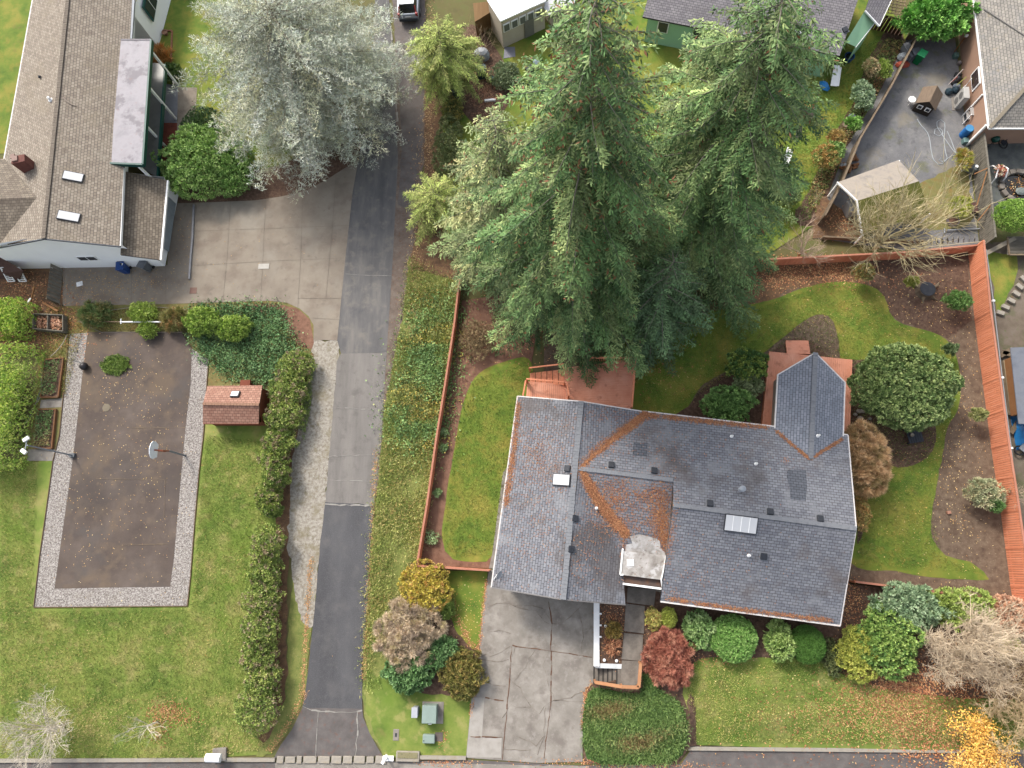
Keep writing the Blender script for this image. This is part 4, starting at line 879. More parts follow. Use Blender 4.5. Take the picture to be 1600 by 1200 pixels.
mb = MB(); mb.poly([(b2.x, b2.y, 0), (a0.x + .5 - .15, a0.y, 0), (a0.x + .35, a0.y, z1 - .15), (b2.x, b2.y, z1 - .15)]); mb.poly([(b2.x, b2.y, 0), (60, b2.y, 0), (60, b2.y, z1 - .15), (b2.x, b2.y, z1 - .15)]); mb.build('wall', m_taupe, bh, world=True)
MB().bar((b2.x - .03, b2.y - .03, 0), (b2.x - .03, b2.y - .03, z1 - .1), .14, .14).build('corner_board', m_white, bh, world=True)
wd = Vector((a0.x + .35 - b2.x, a0.y - b2.y, 0)); wL = wd.length; wd.normalize(); wn_ = Vector((-wd.y, wd.x, 0)); waz = math.atan2(wd.y, wd.x)
def onwall(y): t = (at(1500, y).y - b2.y) / wd.y; return b2 + wd * t
MB().bar(onwall(180) + wn_ * .08 + Vector((0, 0, 0.1)), onwall(180) + wn_ * .08 + Vector((0, 0, z1 - .2)), .09, .09).build('downpipe', m_white, bh, world=True)
c = onwall(147); w_ = MB().box((c.x + wn_.x * .03, c.y + wn_.y * .03, 1.7), (1.5, .1, 1.0), waz).build('window', m_white, bh, world=True); MB().box((c.x + wn_.x * .07, c.y + wn_.y * .07, 1.7), (1.28, .08, .8), waz).build('pane', glass('dark_pane', '4a3c3a'), w_, world=True)
# ---------------- backyard canopy shed
cs = thing('canopy_shed', 'little open shed with one grey and one mossy roof slope', 'shed', at(1375, 320))
zr_, ze_ = 2.7, 2.0
r0, r1 = at(1339, 314, zr_), at(1436, 283, zr_); n0, n1 = at(1308, 285, ze_), at(1404, 250, ze_); s0_, s1_ = at(1347, 366, ze_ - .4), at(1452, 333, ze_ - .4)
roof(cs, [([r0, r1, n1, n0], (0, 1))], M('pale_felt', ['a8a098', 'bdb2a4', '9a948e'], 1.5, 8, .85, [(2, .55, .7, 'c4b49c', .5)]), .08); roof(cs, [([r0, r1, s1_, s0_], (0, 1))], M('moss_felt', ['6a6c30', '84843c', '5c6030'], 2, 8, .9), .08, name='mossy_roof')
gutter(cs, [n0, r0, s0_], m_white, .08, .14, -.02, 'fascia')
for p in (n0, s0_, n1, s1_): MB().bar((p.x + .1, p.y, 0), (p.x + .1, p.y, p.z - .1), .1, .1).build('post', m_white, cs, world=True)
single(MB().box((0, 0, .6), (1.3, .9, 1.1), .3), 'appliance', P('appliance_white', 'c4c2be', .5), 'dusty white box shaped appliance under the open shed roof', 'appliance', at(1330, 330), bevel=.05)

# ================================================================== DECKS, FENCES, STEPS
m_rust = M('rust_stain_wood', ['d08262', 'e8946e', 'f4a684'], 1.2, 8, .75, [(3, .56, .72, 'd88664', .4)], gain=1.45, stretch=(5, 5, .4)); m_rustd = M('rust_deck_wood', ['c88468', 'd49276', 'dca086'], 1.0, 8, .75, [(2, .55, .7, 'bc7a60', .5)], gain=1.7)
m_wood = M('weathered_fence', ['7c6a54', '93806a', 'a89678'], 1.5, 9, .9, [(3, .55, .7, '6a6a4a', .4)]); m_oldwood = M('old_boards', ['6d675c', '8d877a', 'a39c8c'], 1.2, 9, .9, stretch=(.6, 5, 2)); m_plank = M('new_plank', ['b07c50', 'c08e60'], 2)
def fence(name, label, px, h, mat, sp=2.44, bw=.14, post=.1, cap_=True, cat='fence', z0=0.0, gap=.02, capmat=None):
    P_ = [at(*p) for p in px]; o = thing(name, label, cat, P_[0])
    for a, b in zip(P_[:-1], P_[1:]):
        L = (b - a).length; n = max(1, round(L / sp)); d = (b - a) / n; u = d.normalized(); s = Vector((-u.y, u.x, 0))
        for i in range(n):
            p = a + d * i; q = p + d; m = MB(); k = int(d.length / bw)
            for j in range(k):
                c = p + u * ((j + .5) * d.length / k) + s * random.uniform(-.004, .004); hh = h + random.uniform(-.008, .008)
                m.box((c.x, c.y, z0 + hh / 2), (d.length / k - gap, .046, hh), math.atan2(u.y, u.x))
            m.build('panel', mat, o, world=True)
            MB().box((p.x, p.y, z0 + h / 2), (post, post, h + .03), math.atan2(u.y, u.x)).build('post', mat, o, world=True)
        if cap_: MB().bar(a + Vector((0, 0, z0 + h + .03)), b + Vector((0, 0, z0 + h + .03)), .13, .035).build('top_rail', capmat or mat, o, world=True)
        MB().bar(a + s * .04 + Vector((0, 0, z0 + h * .8)), b + s * .04 + Vector((0, 0, z0 + h * .8)), .06, .09).bar(a + s * .04 + Vector((0, 0, z0 + .3)), b + s * .04 + Vector((0, 0, z0 + .3)), .06, .09).build('rail', mat, o, world=True)
    return o
m_cap2 = M('rust_cap', ['d08a6e', 'dd9c82'], 1.5)
fence('board_fence', 'rust red board fence between the overgrown verge and the narrow west lawn', [(722, 430), (713, 510), (699, 603), (685, 690), (671, 790), (656, 882)], 1.0, m_rust, capmat=m_cap2)
fence('board_fence', 'short low rust red fence from the lane verge to the garage corner', [(656, 884), (767, 891)], 1.0, m_rust, capmat=m_cap2)
fence('board_fence', 'rust red fence along the leafy bed at the north end of the back yard', [(1100, 420), (1222, 414), (1320, 409), (1400, 405), (1513, 394)], 1.15, m_rust, capmat=m_cap2)
fence('board_fence', 'tall rust red fence down the right side of the back yard', [(1513, 394), (1523, 500), (1536, 600), (1549, 700), (1564, 800), (1579, 915), (1583, 942)], 1.85, m_rust, capmat=m_cap2)
fence('board_fence', 'thin looking rust red fence between back yard and front planting', [(1322, 908), (1450, 924), (1583, 941)], 1.5, m_rust, capmat=m_cap2)
fence('wood_fence', 'weathered diagonal wooden fence between the green house lawn and the gravel yard', [(1424, 68), (1378, 155), (1331, 234), (1302, 305), (1277, 352)], 1.5, m_wood, bw=.15)
fence('wood_fence', 'grey board fence beside the taupe house running down to the pond garden', [(1516, 230), (1524, 300), (1532, 388)], 1.75, m_oldwood, bw=.16)
fence('wood_fence', 'short brown fence behind the big leafy shrub at the top of the gravel yard', [(1415, 62), (1478, 63), (1492, 50)], 1.6, m_wood, bw=.15)
fence('wood_fence', 'low mossy garden fence along the foot of the gravel yard', [(1283, 374), (1360, 378), (1440, 380)], .45, m_wood, bw=.15)
t = thing('leaning_boards', 'pale sloping boards leaning on the corner of the rust fence', 'boards', at(1480, 378))
mb = MB()
for k in range(14):
    x = 1424 + k * 8.2; a, b = at(x, 384 - k * .7, .9), at(x - 6 + k * .6, 374 - k * .3, 1.35); mb.bar(a, b, .24, .03)
mb.build('board', m_oldwood, t, world=True); MB().bar(at(1437, 387, 1.2), at(1540, 377, 1.3), .08, .05).build('rail', P('pale_rail', 'b8ac94'), t, world=True)
t = thing('metal_rail', 'long thin galvanised rail on brackets outside the right hand rust fence', 'rail', at(1560, 500))
R_ = [at(1541, 390, 1.6), at(1552, 470, 1.6), at(1566, 590, 1.6), at(1580, 700, 1.6), at(1590, 790, 1.6), at(1604, 880, 1.6)]
MB().tube(R_, .035, 6).build('pipe', P('galv', 'b4b8bc', .4), t, world=True)
for p in R_[1:]: MB().box(p, (.16, .12, .14)).build('bracket', m_white, t, world=True)
t = thing('gate', 'brown wooden arched gate with lattice beside the green house', 'gate', at(1385, 50))
mb = MB()
for k in range(9): a = at(1362, 44, .1).lerp(at(1412, 56, .1), k / 9); mb.box((a.x, a.y, .8), (.24, .03, 1.6), -.2)
mb.build('board', M('gate_brown', ['5a4030', '74543c'], 2), t, world=True)
mb = MB()
for k in range(5):
    mb.bar(at(1391 + k * 6, -4, 2.1), at(1387 + k * 6, 22, 2.1), .05, .04); mb.bar(at(1388, 0 + k * 5, 2.15), at(1416, 4 + k * 5, 2.15), .05, .04)
mb.build('lattice', M('lattice', ['9a8468', 'b09a7c'], 2), t, world=True)
MB().tube([at(1378, 36, 1.7), at(1384, 29, 1.75), at(1395, 27, 1.75), at(1406, 32, 1.75), at(1409, 38, 1.7)], .04, 5).build('arch', m_wood, t, world=True)
# gate leaf of the fence by the pond
t = thing('gate', 'brown braced wooden gate at the lower end of the grey board fence', 'gate', at(1531, 330))
MB().bar(at(1522, 272, 1.7), at(1545, 262, 1.7), .06, .08).bar(at(1526, 322, 1.0), at(1542, 268, 1.72), .06, .05).bar(at(1528, 345, .9), at(1548, 320, 1.6), .06, .08).build('brace', m_plank, t, world=True)
# small timber things at the right edge
single(MB().bar(at(1537, 398, .4), at(1586, 372, .9), .3, .12), 'timber_beam', P('grey_timber', 'a39a88'), 'long grey beam sloping from the rust fence corner to the wooden deck', 'beam', at(1560, 385), world=True)
t = thing('wooden_deck', 'corner of a weathered wooden platform at the right edge above the dirt yard', 'platform', at(1600, 380))
mb = MB()
for k in range(14): y = 371 + k * 2; mb.bar(at(1574, y + 0, .8), at(1660, y, .8), .14, .04)
mb.build('floor', m_oldwood, t, world=True); MB().bar(at(1574, 371, .85), at(1577, 398, .85), .1, .1).bar(at(1577, 398, .85), at(1660, 398, .85), .1, .1).build('edge', m_wood, t, world=True)
random.seed(5)
for i, (x, y) in enumerate(((1597, 437), (1591, 449), (1586, 460), (1578, 471), (1569, 481), (1561, 490))):
    single(MB().box((0, 0, .12), (.5, .3, .24), -.9 + .1 * i), 'edging_block', m_stone, 'pale concrete block in the curved edging of the dirt yard', 'edging block', at(x, y), group='curved block edging', bevel=.03)
t = thing('lean_to', 'flat grey roofed lean-to with timber side at the right edge beside the rust fence', 'lean-to', at(1595, 600))
MB().prism([at(1579, 543, 2.0), at(1680, 540, 2.0), at(1690, 665, 2.0), at(1592, 662, 2.0)], (0, 0, -.08)).build('roof', M('grey_felt', ['767c88', '8a8f99', '84868c'], 1, 8, .8), t, world=True)
MB().bar(at(1577, 560, 1.0), at(1588, 648, 1.0), .16, .9).build('side_board', m_plank, t, world=True); MB().bar(at(1571, 563, .55), at(1583, 648, .55), .3, .1).build('shelf', P('pale_ply', 'c4b090'), t, world=True); MB().bar(at(1566, 565, .3), at(1577, 648, .3), .3, .1).build('lower_shelf', m_wood, t, world=True)
for (x, y, a) in ((1569, 552, .5), (1576, 556, -.4), (1582, 668, .9)): single(MB().box((0, 0, .25), (1.1, .3, .06), a), 'loose_plank', m_wood, {552: 'short brown plank angled above the lean-to', 556: 'short brown plank touching the top corner of the lean-to', 668: 'brown plank lying just below the lean-to'}[y], 'plank', at(x, y))
# tarpaulin heap, tyre
mb = MB(); rr = random.Random(4); n = 9
for j in range(n + 1):
    for i in range(n + 1): mb.v.append((i * .2 - .9, j * .26 - 1.2, .05 + .75 * math.sin(PI * i / n) ** .6 * math.sin(PI * j / n) ** .6 + rr.uniform(-.05, .07)))
for j in range(n):
    for i in range(n): mb.f.append([j * (n + 1) + i, j * (n + 1) + i + 1, (j + 1) * (n + 1) + i + 1, (j + 1) * (n + 1) + i]); mb.uv.append([(0, 0)] * 4)
m_blue = P('blue_tarp', '2f8fd8', .35); single(mb, 'tarpaulin', m_blue, 'crumpled bright blue tarpaulin heap at the right edge', 'tarpaulin', at(1604, 676), smooth=True)
t = thing('wheelbarrow', 'black wheel and grey tray of a tipped barrow below the blue tarpaulin', 'wheelbarrow', at(1588, 705))
mb = MB(); 
for k in range(16): a = 2 * PI * k / 16; b = 2 * PI * (k + 1) / 16; mb.tube([(.3 * math.cos(a), .3 * math.sin(a), .3), (.3 * math.cos(b), .3 * math.sin(b), .3)], .06, 6)
mb.build('tyre', m_black, t); MB().bar((.1, .3, .4), (.9, -.5, .5), .5, .08).build('tray', P('tray_grey', '8e949c', .4), t)

# decks
def rail(parent, pts, h, mat, sp=.13, z0=0, bal=True, top=.12):
    for a, b in zip(pts[:-1], pts[1:]):
        a = Vector(a); b = Vector(b); up = Vector((0, 0, h)); MB().bar(a + up, b + up, top, .05).build('handrail', mat, parent, world=True)
        for p in (a, b): MB().bar(p, p + up, .1, .1).build('post', mat, parent, world=True)
        if bal:
            m = MB(); n = int((b - a).length / sp)
            for k in range(1, n): c = a.lerp(b, k / n); m.bar(c + Vector((0, 0, .1)), c + up, .035, .035)
            m.build('balusters', mat, parent, world=True)
def boards(parent, quad, z, mat, w=.14, along=0, name='floor_boards'):
    q = [at(x, y, z) for x, y in quad]; m = MB(); a, b, c, d = q if not along else (q[1], q[2], q[3], q[0])
    n = int((d - a).length / w)
    for k in range(n):
        t0 = (k + .04) / n; t1 = (k + .96) / n; m.prism([a.lerp(d, t0), b.lerp(c, t0), b.lerp(c, t1), a.lerp(d, t1)], (0, 0, -.04))
    return m.build(name, mat, parent, world=True)
dk = thing('deck', 'rust stained wooden deck with steps and railing under the hanging fir branch', 'deck', at(900, 610))
boards(dk, [(880, 575), (992, 560), (986, 640), (886, 640)], .85, m_rustd); boards(dk, [(824, 596), (884, 600), (886, 640), (820, 640)], .6, m_rustd, along=1, name='lower_boards')
MB().prism([at(x, y, .8) for x, y in ((880, 575), (992, 562), (986, 645), (886, 645))], (0, 0, -.7)).build('skirt', m_rust, dk, world=True)
rail(dk, [at(922, 565, .85), at(991, 565, .85), at(985, 640, .85)], .95, m_rust); rail(dk, [at(828, 580, .1), at(880, 574, .85)], .9, m_rust, bal=False, top=.1); rail(dk, [at(824, 597, .6), at(882, 602, .85)], .9, m_rust, bal=False, top=.1); rail(dk, [at(822, 600, .6), at(818, 622, .6)], .9, m_rust, bal=False, top=.1)
rail(dk, [at(886, 605, .85), at(888, 622, .85)], .9, m_rust, bal=False)
for k in range(6): MB().prism([at(828 + k * 9, 583 - k, .15 + k * .12), at(836 + k * 9, 582 - k, .15 + k * .12), at(836 + k * 9, 602, .15 + k * .12), at(828 + k * 9, 600, .15 + k * .12)], (0, 0, -.05)).build('step', m_rust, dk, world=True)
dk = thing('deck', 'salmon coloured wooden deck wrapped around the pointed sunroom roof', 'deck', at(1260, 620))
boards(dk, [(1202, 549), (1332, 562), (1328, 690), (1190, 668)], .6, m_rustd, along=1)
MB().prism([at(x, y, .55) for x, y in ((1203, 550), (1331, 563), (1327, 690), (1191, 668))], (0, 0, -.5)).build('skirt', m_rust, dk, world=True)
for k in range(4): MB().prism([at(1228 + k * .5, 532 + k * 5, .18 + .11 * k), at(1263 + k * .8, 532 + k * 5, .18 + .11 * k), at(1264 + k * .8, 538 + k * 5, .18 + .11 * k), at(1228 + k * .5, 538 + k * 5, .18 + .11 * k)], (0, 0, -.14)).build('step', m_rustd, dk, world=True)
# entrance walk, steps, retaining wall
m_agg = M('aggregate', ['6f6860', '857d74', '968e84'], 2, 9, .9, [(18, .56, .68, 'a89e92', .6)], gain=1.25); ZT = .75
for i, q in enumerate(([(981, 917), (1025, 921), (1022, 947), (979, 941)], [(978, 943), (1008, 947), (1006, 990), (975, 986)], [(975, 989), (1005, 992), (1003, 1033), (971, 1030)], [(972, 1032), (1000, 1033), (998, 1071), (969, 1070)])):
    single(MB().prism([at(x, y, ZT + .1) for x, y in q], (0, 0, -.2)), 'path_slab', m_agg, ['dark mossy concrete slab under the flat entry roof', 'second grey slab of the entrance walk below the entry roof', 'third grey slab beside the red maple on the entrance walk', 'square grey landing slab at the top of the driveway steps'][i], 'paving slab', at(*q[0]), world=True)
st = thing('steps', 'short flight of grey concrete steps from driveway up to the entrance walk', 'steps', at(950, 1055))
for k in range(6):
    x0 = 928 + k * 7.1; z = .13 * (k + 1); MB().prism([at(x0, 1041, z), at(x0 + 7.6, 1041.5, z), at(x0 + 7.2, 1069 + k * .5, z), at(x0 - .4, 1068 + k * .5, z)], (0, 0, -z - .02)).build('step', m_agg, st, world=True); MB().bar(at(x0 + .3, 1041, z + .012), at(x0 - .1, 1068 + k * .5, z + .012), .09, .03).build('nosing', M('nosing%d' % k, ['46423e', '56524c'], 3), st, world=True)
rw = thing('retaining_wall', 'low white retaining wall between driveway and the brown entry planter', 'wall', at(934, 990))
m_wp = M('weathered_white', ['c2c6c8', 'd8dbdc', 'e6e8e8'], 1.5, 8, .8, gain=1.4)
MB().bar(at(933, 938, .42), at(932, 1041, .42), .3, .84).build('wall_body', m_wp, rw, world=True); MB().bar(at(930, 1038.5, .42), at(971, 1040, .42), .28, .84).build('return_wall', m_wp, rw, world=True)
MB().bar(at(932, 940, .9), at(932, 1041, .9), .36, .09).build('coping', m_white, rw, world=True)
for y in (959, 977, 995): MB().box(at(938, y, .9), (.16, .1, .14)).build('bracket', m_white, rw, world=True)
rl = thing('handrail', 'peach coloured timber handrail around the landing and driveway steps', 'handrail', at(990, 1075))
m_peach = M('peach_wood', ['d09468', 'e0a67a'], 1.5)
q = [at(930, 1066, 1.05), at(972, 1073, 1.65), at(998, 1074, 1.65), at(1001, 1037, 1.65)]
for a, b in zip(q[:-1], q[1:]): MB().bar(a, b, .2, .06).build('top_board', m_peach, rl, world=True); MB().bar(a - Vector((0, 0, .35)), b - Vector((0, 0, .35)), .05, .3).build('side_board', m_peach, rl, world=True)
for p in q: MB().bar((p.x, p.y, p.z - .95), p, .12, .12).build('post', m_peach, rl, world=True)
for x, y in ((946, 978), (944, 1031), (963, 1032)): single(MB().lathe([(.07, 0), (.07, .1), (.04, .12), (.1, .16), (.02, .2)], (0, 0, 0), 10), 'path_light', m_white, {978: 'tiny white path light beside the upper planter shrub', 1031: 'tiny white path light in the lower left planter corner', 1032: 'tiny white path light in the lower right planter corner'}[y], 'path light', at(x, y, ZT))

# ================================================================== OBJECTS, WEST
t = thing('basketball_hoop', 'basketball hoop with white fan shaped backboard on a bent grey pole', 'basketball hoop', at(290, 712))
pb = at(290, 712); MB().tube([(pb.x, pb.y, 0), (pb.x - .02, pb.y, 2.2)], .07, 8).build('pole', P('pole_grey', '8f959c', .4), t, world=True)
tp = at(253, 704, 3.2); MB().tube([(pb.x - .02, pb.y, 2.2), (tp.x, tp.y, 3.2)], .055, 8).build('upper_pole', P('pole_orange', 'b06a48', .5), t, world=True)
tp2 = at(241, 703, 3.4); MB().tube([(tp.x, tp.y, 3.15), tp2], .05, 6).tube([(tp.x, tp.y, 2.7), (tp2.x, tp2.y, 2.95)], .03, 6).build('arm', P('arm_red', 'a8583c', .5), t, world=True)
prof = [(y * .68, z) for y, z in ((-.9, .0), (-.62, -.42), (.62, -.42), (.9, 0), (.82, .28), (.5, .5), (0, .58), (-.5, .5), (-.82, .28))]
MB().prism([(tp2.x - .06 - z * .0, tp2.y + y, 3.35 + z) for y, z in prof], (.04, 0, 0)).build('backboard', P('board_white', 'dfe4ec', .4, gain=1.8), t, world=True)
mb = MB(); hc = Vector((tp2.x - .34, tp2.y, 3.05))
for k in range(16): a, b = 2 * PI * k / 16, 2 * PI * (k + 1) / 16; mb.tube([hc + Vector((.23 * math.cos(a), .23 * math.sin(a), 0)), hc + Vector((.23 * math.cos(b), .23 * math.sin(b), 0))], .012, 5)
mb.build('rim', P('rim_orange', 'c8603a', .5), t, world=True)
t = thing('floodlight_pole', 'slim grey pole with twin white floodlights between hedge and court', 'lamp post', at(115, 712))
pb = at(115, 712); MB().tube([(pb.x, pb.y, 0), (pb.x, pb.y, 4.6)], [.06, .045], 8).build('pole', P('pole_pale', 'a9b0b8', .4), t, world=True)
MB().box((pb.x, pb.y, .12), (.4, .28, .24)).build('base', P('base_grey', '70767c'), t, world=True)
MB().bar((pb.x - .12, pb.y - .38, 4.55), (pb.x - .12, pb.y + .4, 4.55), .05, .05).build('crossbar', P('pole_pale2', 'a9b0b8', .4), t, world=True)
for s in (-1, 1): MB().box((pb.x - .15, pb.y + s * .42, 4.6), (.42, .24, .16), s * .6).build('floodlight', m_white, t, world=True, bevel=.02)
bb = single(MB().lathe([(.02, 0), (.18, .04), (.27, .15), (.3, .3), (.27, .45), (.16, .57), (.02, .6)], (0, 0, 0), 18), 'float_ball', P('ball_black', '3a3638', .4), 'big black ball on the gravel edge near the top left of the court', 'ball', at(135, 574), smooth=True)
single(MB().tube([at(110, 560, .05), at(124, 566, .05), at(133, 569, .1)], .03, 5), 'metal_rod', P('rod_grey', '9a9a9a'), 'thin grey rod across the gravel beside the black ball', 'rod', at(122, 565), world=True)
t = thing('washing_line_post', 'fallen white and rusty pole lying over the shrubs north of the court', 'pole', at(190, 503))
MB().tube([at(122, 502, .5), at(190, 503, .6)], .035, 6).build('rusty_pipe', P('rusty', 'a88870'), t, world=True); MB().tube([at(188, 503, .62), at(256, 503, .7)], .06, 6).build('white_pipe', m_white, t, world=True); MB().tube([at(189, 506, .6), at(189, 498, .7)], .05, 6).build('end_cap', m_white, t, world=True)
single(MB().tube([at(124, 502, .1), at(140, 511, .15), at(160, 520, .06)], .025, 5).tube([at(160, 519, .05), at(285, 519, .05)], .025, 4), 'fallen_wire', P('wire_pale', 'b8a898'), 'pale wire running along the north edge of the court', 'wire', at(160, 518), world=True)
single(MB().tube([at(164, 486, .12), at(200, 481, .14), at(250, 480, .12), at(290, 484, .12)], .03, 5), 'garden_pipe', P('pipe_tan', 'b5a898'), 'thin tan pipe along the planting north of the court', 'pipe', at(200, 481), world=True)
single(MB().tube([at(105, 523, .2), at(98, 537, .2), at(88, 549, .25), at(79, 557, .2)], .03, 5), 'garden_pipe', P('pipe_tan2', 'c8bcaa'), 'pale curved stick on the mossy ground below the compost bin', 'stick', at(98, 537), world=True)
mb = MB(); mb.tube([at(70, 578, .2), at(64, 592, .2), at(66, 604, .25), at(60, 618, .2), at(57, 628, .15), at(52, 640, .1), at(41, 661, .1)], .028, 5); mb.tube([at(66, 604, .22), at(64, 618, .15), at(58, 629, .1)], .025, 5)
single(mb, 'garden_hose', P('hose_grey', 'a8aaa0'), 'looped grey hose between the tall hedge and the raised beds', 'hose', at(60, 620), world=True)
m_bed = M('bed_board', ['8a5c3c', '9c6c48', '7a6248'], 2)
def bed(label, q, h=.25):
    t = thing('raised_bed', label, 'raised bed', at(*q[0])); P_ = [at(x, y, h / 2) for x, y in q]
    for i in range(4): MB().bar(P_[i], P_[(i + 1) % 4], .08, h).build('board', m_bed, t, world=True)
    MB().prism([at(x, y, h * .7) for x, y in q], (0, 0, -.1)).build('soil', m_bark, t, world=True); return t
bed('upper raised vegetable bed with rust brown board, nearer the compost bin', [(72, 562), (100, 560), (92, 621), (65, 621)]); bed('lower raised vegetable bed beside the twin floodlight pole', [(62, 640), (88, 640), (82, 701), (54, 700)])
for l, z, n in ((('vegetables', 'leafy green plants growing in the upper raised bed'), [(70, 565), (97, 562), (90, 618), (67, 618)], 700), (('vegetables', 'leafy green plants growing in the lower raised bed'), [(62, 643), (86, 642), (80, 698), (56, 698)], 900)):
    cover(l[0], l[1], z, n, ['5c8048', '6f9458', '808a58', '9a8c5c'], .14, .08, .12, .6, z=.2, cat='vegetables')
sheet('path', [(64, 625), (98, 622), (96, 636), (62, 638)], m_conc2, .02); sheet('path', [(44, 702), (86, 702), (84, 720), (42, 720)], m_conc2, .02)
t = thing('compost_bin', 'open wooden compost bin full of brown leaves below the leaning plank gate', 'compost bin', at(80, 505)); q = [(56, 492), (102, 494), (102, 519), (55, 515)]; P_ = [at(x, y, .3) for x, y in q]
for i in range(4): MB().bar(P_[i], P_[(i + 1) % 4], .07, .6).build('side', m_oldwood, t, world=True)
MB().bar(at(78, 493, .3), at(77, 516, .3), .06, .5).build('divider', m_oldwood, t, world=True)
litter('compost_leaves', 'brown and pink dead leaves heaped inside the wooden compost bin', [(88, 506, 6, 6, 400), (66, 504, 5, 6, 250)], ['8a5c48', 'b58468', '6a4a3c', 'c8a088'], .16, z=.3, poly=[(57, 493), (101, 495), (101, 517), (57, 514)])
# leaning plank gate
t = thing('plank_gate', 'grey weathered plank gate leaning out from the white house wall', 'gate', at(88, 440)); mb = MB()
A_, B_, C_2, D_2 = at(79, 411, 1.25), at(98, 420, .35), at(93, 475, .35), at(72, 466, 1.25)
for k in range(9): t0, t1 = k / 9 + .006, (k + 1) / 9 - .006; mb.prism([A_.lerp(D_2, t0), B_.lerp(C_2, t0), B_.lerp(C_2, t1), A_.lerp(D_2, t1)], (0, 0, -.04))
mb.build('plank', m_oldwood, t, world=True)
for p in (D_2, C_2): MB().bar((p.x, p.y, 0), p, .1, .1).build('post', m_wood, t, world=True)
single(MB().bar(at(66, 472, .1), at(90, 486, .2), .14, .05), 'loose_plank', m_plank, 'short orange brown plank at the foot of the leaning plank gate', 'plank', at(78, 480), world=True)
single(MB().bar(at(47, 475, .2), at(54, 447, 1.0), .1, .1), 'timber_stake', m_plank, 'orange brown stake sloping above the top of the small hedge', 'stake', at(50, 462), world=True)
single(MB().bar(at(42, 474, .5), at(48, 466, .6), .12, .06), 'white_board', m_white, 'short white board beside the small clipped hedge', 'board', at(45, 470), world=True)
single(MB().box((0, 0, .05), (.5, .38, .08), .3, ).box((.05, .02, .12), (.2, .14, .06), .2), 'plastic_bag', m_white, 'white plastic bag lying on the leafy concrete below the white house', 'bag', at(125, 444), bevel=.03)
def wheelie(label, px, py, rz, col, lid=None, h=1.05, group=None, lidtilt=0):
    t = thing('wheelie_bin', label, 'wheelie bin', at(px, py), rz, group); m = P('bin_' + col, col, .45); ml = P('lid_' + (lid or col), lid or col, .4)
    a = [(-.22, -.25), (.22, -.25), (.22, .22), (-.22, .22)]; b = [(-.29, -.34), (.29, -.34), (.29, .3), (-.29, .3)]; mb = MB()
    vs = [(x, y, .06) for x, y in a] + [(x, y, h) for x, y in b]; mb.add(vs, [(3, 2, 1, 0), (4, 5, 6, 7)] + [(i, (i + 1) % 4, 4 + (i + 1) % 4, 4 + i) for i in range(4)]); mb.build('body', m, t, bevel=.03)
    l = MB().box((0, -.02, h + .035), (.62, .7, .06)).box((0, -.05, h + .075), (.44, .46, .03)).build('lid', ml, t, bevel=.02)
    MB().tube([(-.22, .36, h - .02), (-.22, .42, h - .02), (.22, .42, h - .02), (.22, .36, h - .02)], .018, 6).build('handle', m_black, t)
    for s in (-1, 1): MB().tube([(s * .25, .26, .12), (s * .31, .26, .12)], .12, 12).build('wheel', m_black, t)
    return t
wheelie('blue wheelie bin with white papers on its lid by the white house wall', 200, 424, .1, '2b56a0'); wheelie('grey wheelie bin standing right of the blue one by the white wall', 234, 421, -.4, '7d8288')
single(MB().box((0, 0, 1.12), (.3, .22, .02), .3).box((.16, .1, 1.13), (.2, .16, .02), -.3), 'papers', m_white, 'white papers lying on top of the blue wheelie bin', 'papers', at(200, 424))
# brick edged flower bed + pot near white house
t = thing('brick_edging', 'orange brick edging around the small flower bed by the porch', 'edging', at(268, 70)); mb = MB()
q = [at(254, 48, .06), at(269, 48, .06), at(268, 75, .06), at(267, 100, .06)]
for a, b in zip(q[:-1], q[1:]):
    n = max(1, int((b - a).length / .24))
    for k in range(n): mb.bar(a.lerp(b, (k + .05) / n), a.lerp(b, (k + .95) / n), .11, .14)
mb.build('bricks', M('orange_brick', ['b07a5a', 'c89070'], 6), t, world=True)
single(MB().lathe([(.16, 0), (.24, .3), (.27, .32), (.22, .32), (.2, .26), (.02, .26)], (0, 0, 0), 16), 'flower_pot', P('terracotta', 'b88a70'), 'terracotta pot in the brick edged flower bed', 'flower pot', at(260, 54))
# mailbox stand, boxes in the verge
t = thing('mailbox', 'large white mailbox on a concrete base at the kerb left of the lane', 'mailbox', at(345, 1178))
MB().box((0, 0, .12), (.9, .8, .24), .1).build('base', m_conc2, t, bevel=.03); MB().box((0, 0, .6), (.14, .14, 1.0)).build('post', m_white, t)
mb = MB(); mb.lathe([(.26, 0), (.26, .95)], (0, 0, 0), 14); mb.v = [(z - .5, x, .95 + max(y, -.12)) for x, y, z in mb.v]; mb.build('box', m_white, t)
t = thing('mailbox', 'small white mailbox on a bent post at the kerb right of the lane', 'mailbox', at(606, 1183)); MB().box((0, 0, .5), (.1, .1, 1.0)).build('post', m_white, t); MB().bar((-.1, -.1, 1.1), (.2, .4, 1.15), .2, .2).build('box', m_white, t, bevel=.03); MB().box((.05, -.05, .08), (.7, .3, .12)).build('foot', m_white, t)
t = thing('kerb_planter', 'mossy rectangular concrete drain box at the kerb by the electrical boxes', 'drain box', at(638, 1181)); MB().box((0, 0, .12), (1.5, .62, .22)).build('body', m_stone, t, bevel=.03); MB().box((0, .08, .24), (1.3, .34, .04)).build('top', M('moss_top', ['8a8458', 'a39c78', '6c6a48'], 5), t); MB().box((0, -.22, .25), (1.34, .08, .03)).build('lip', m_stone, t)
m_el = P('pale_green_metal', 'a4b8ae', .5, var=.04)
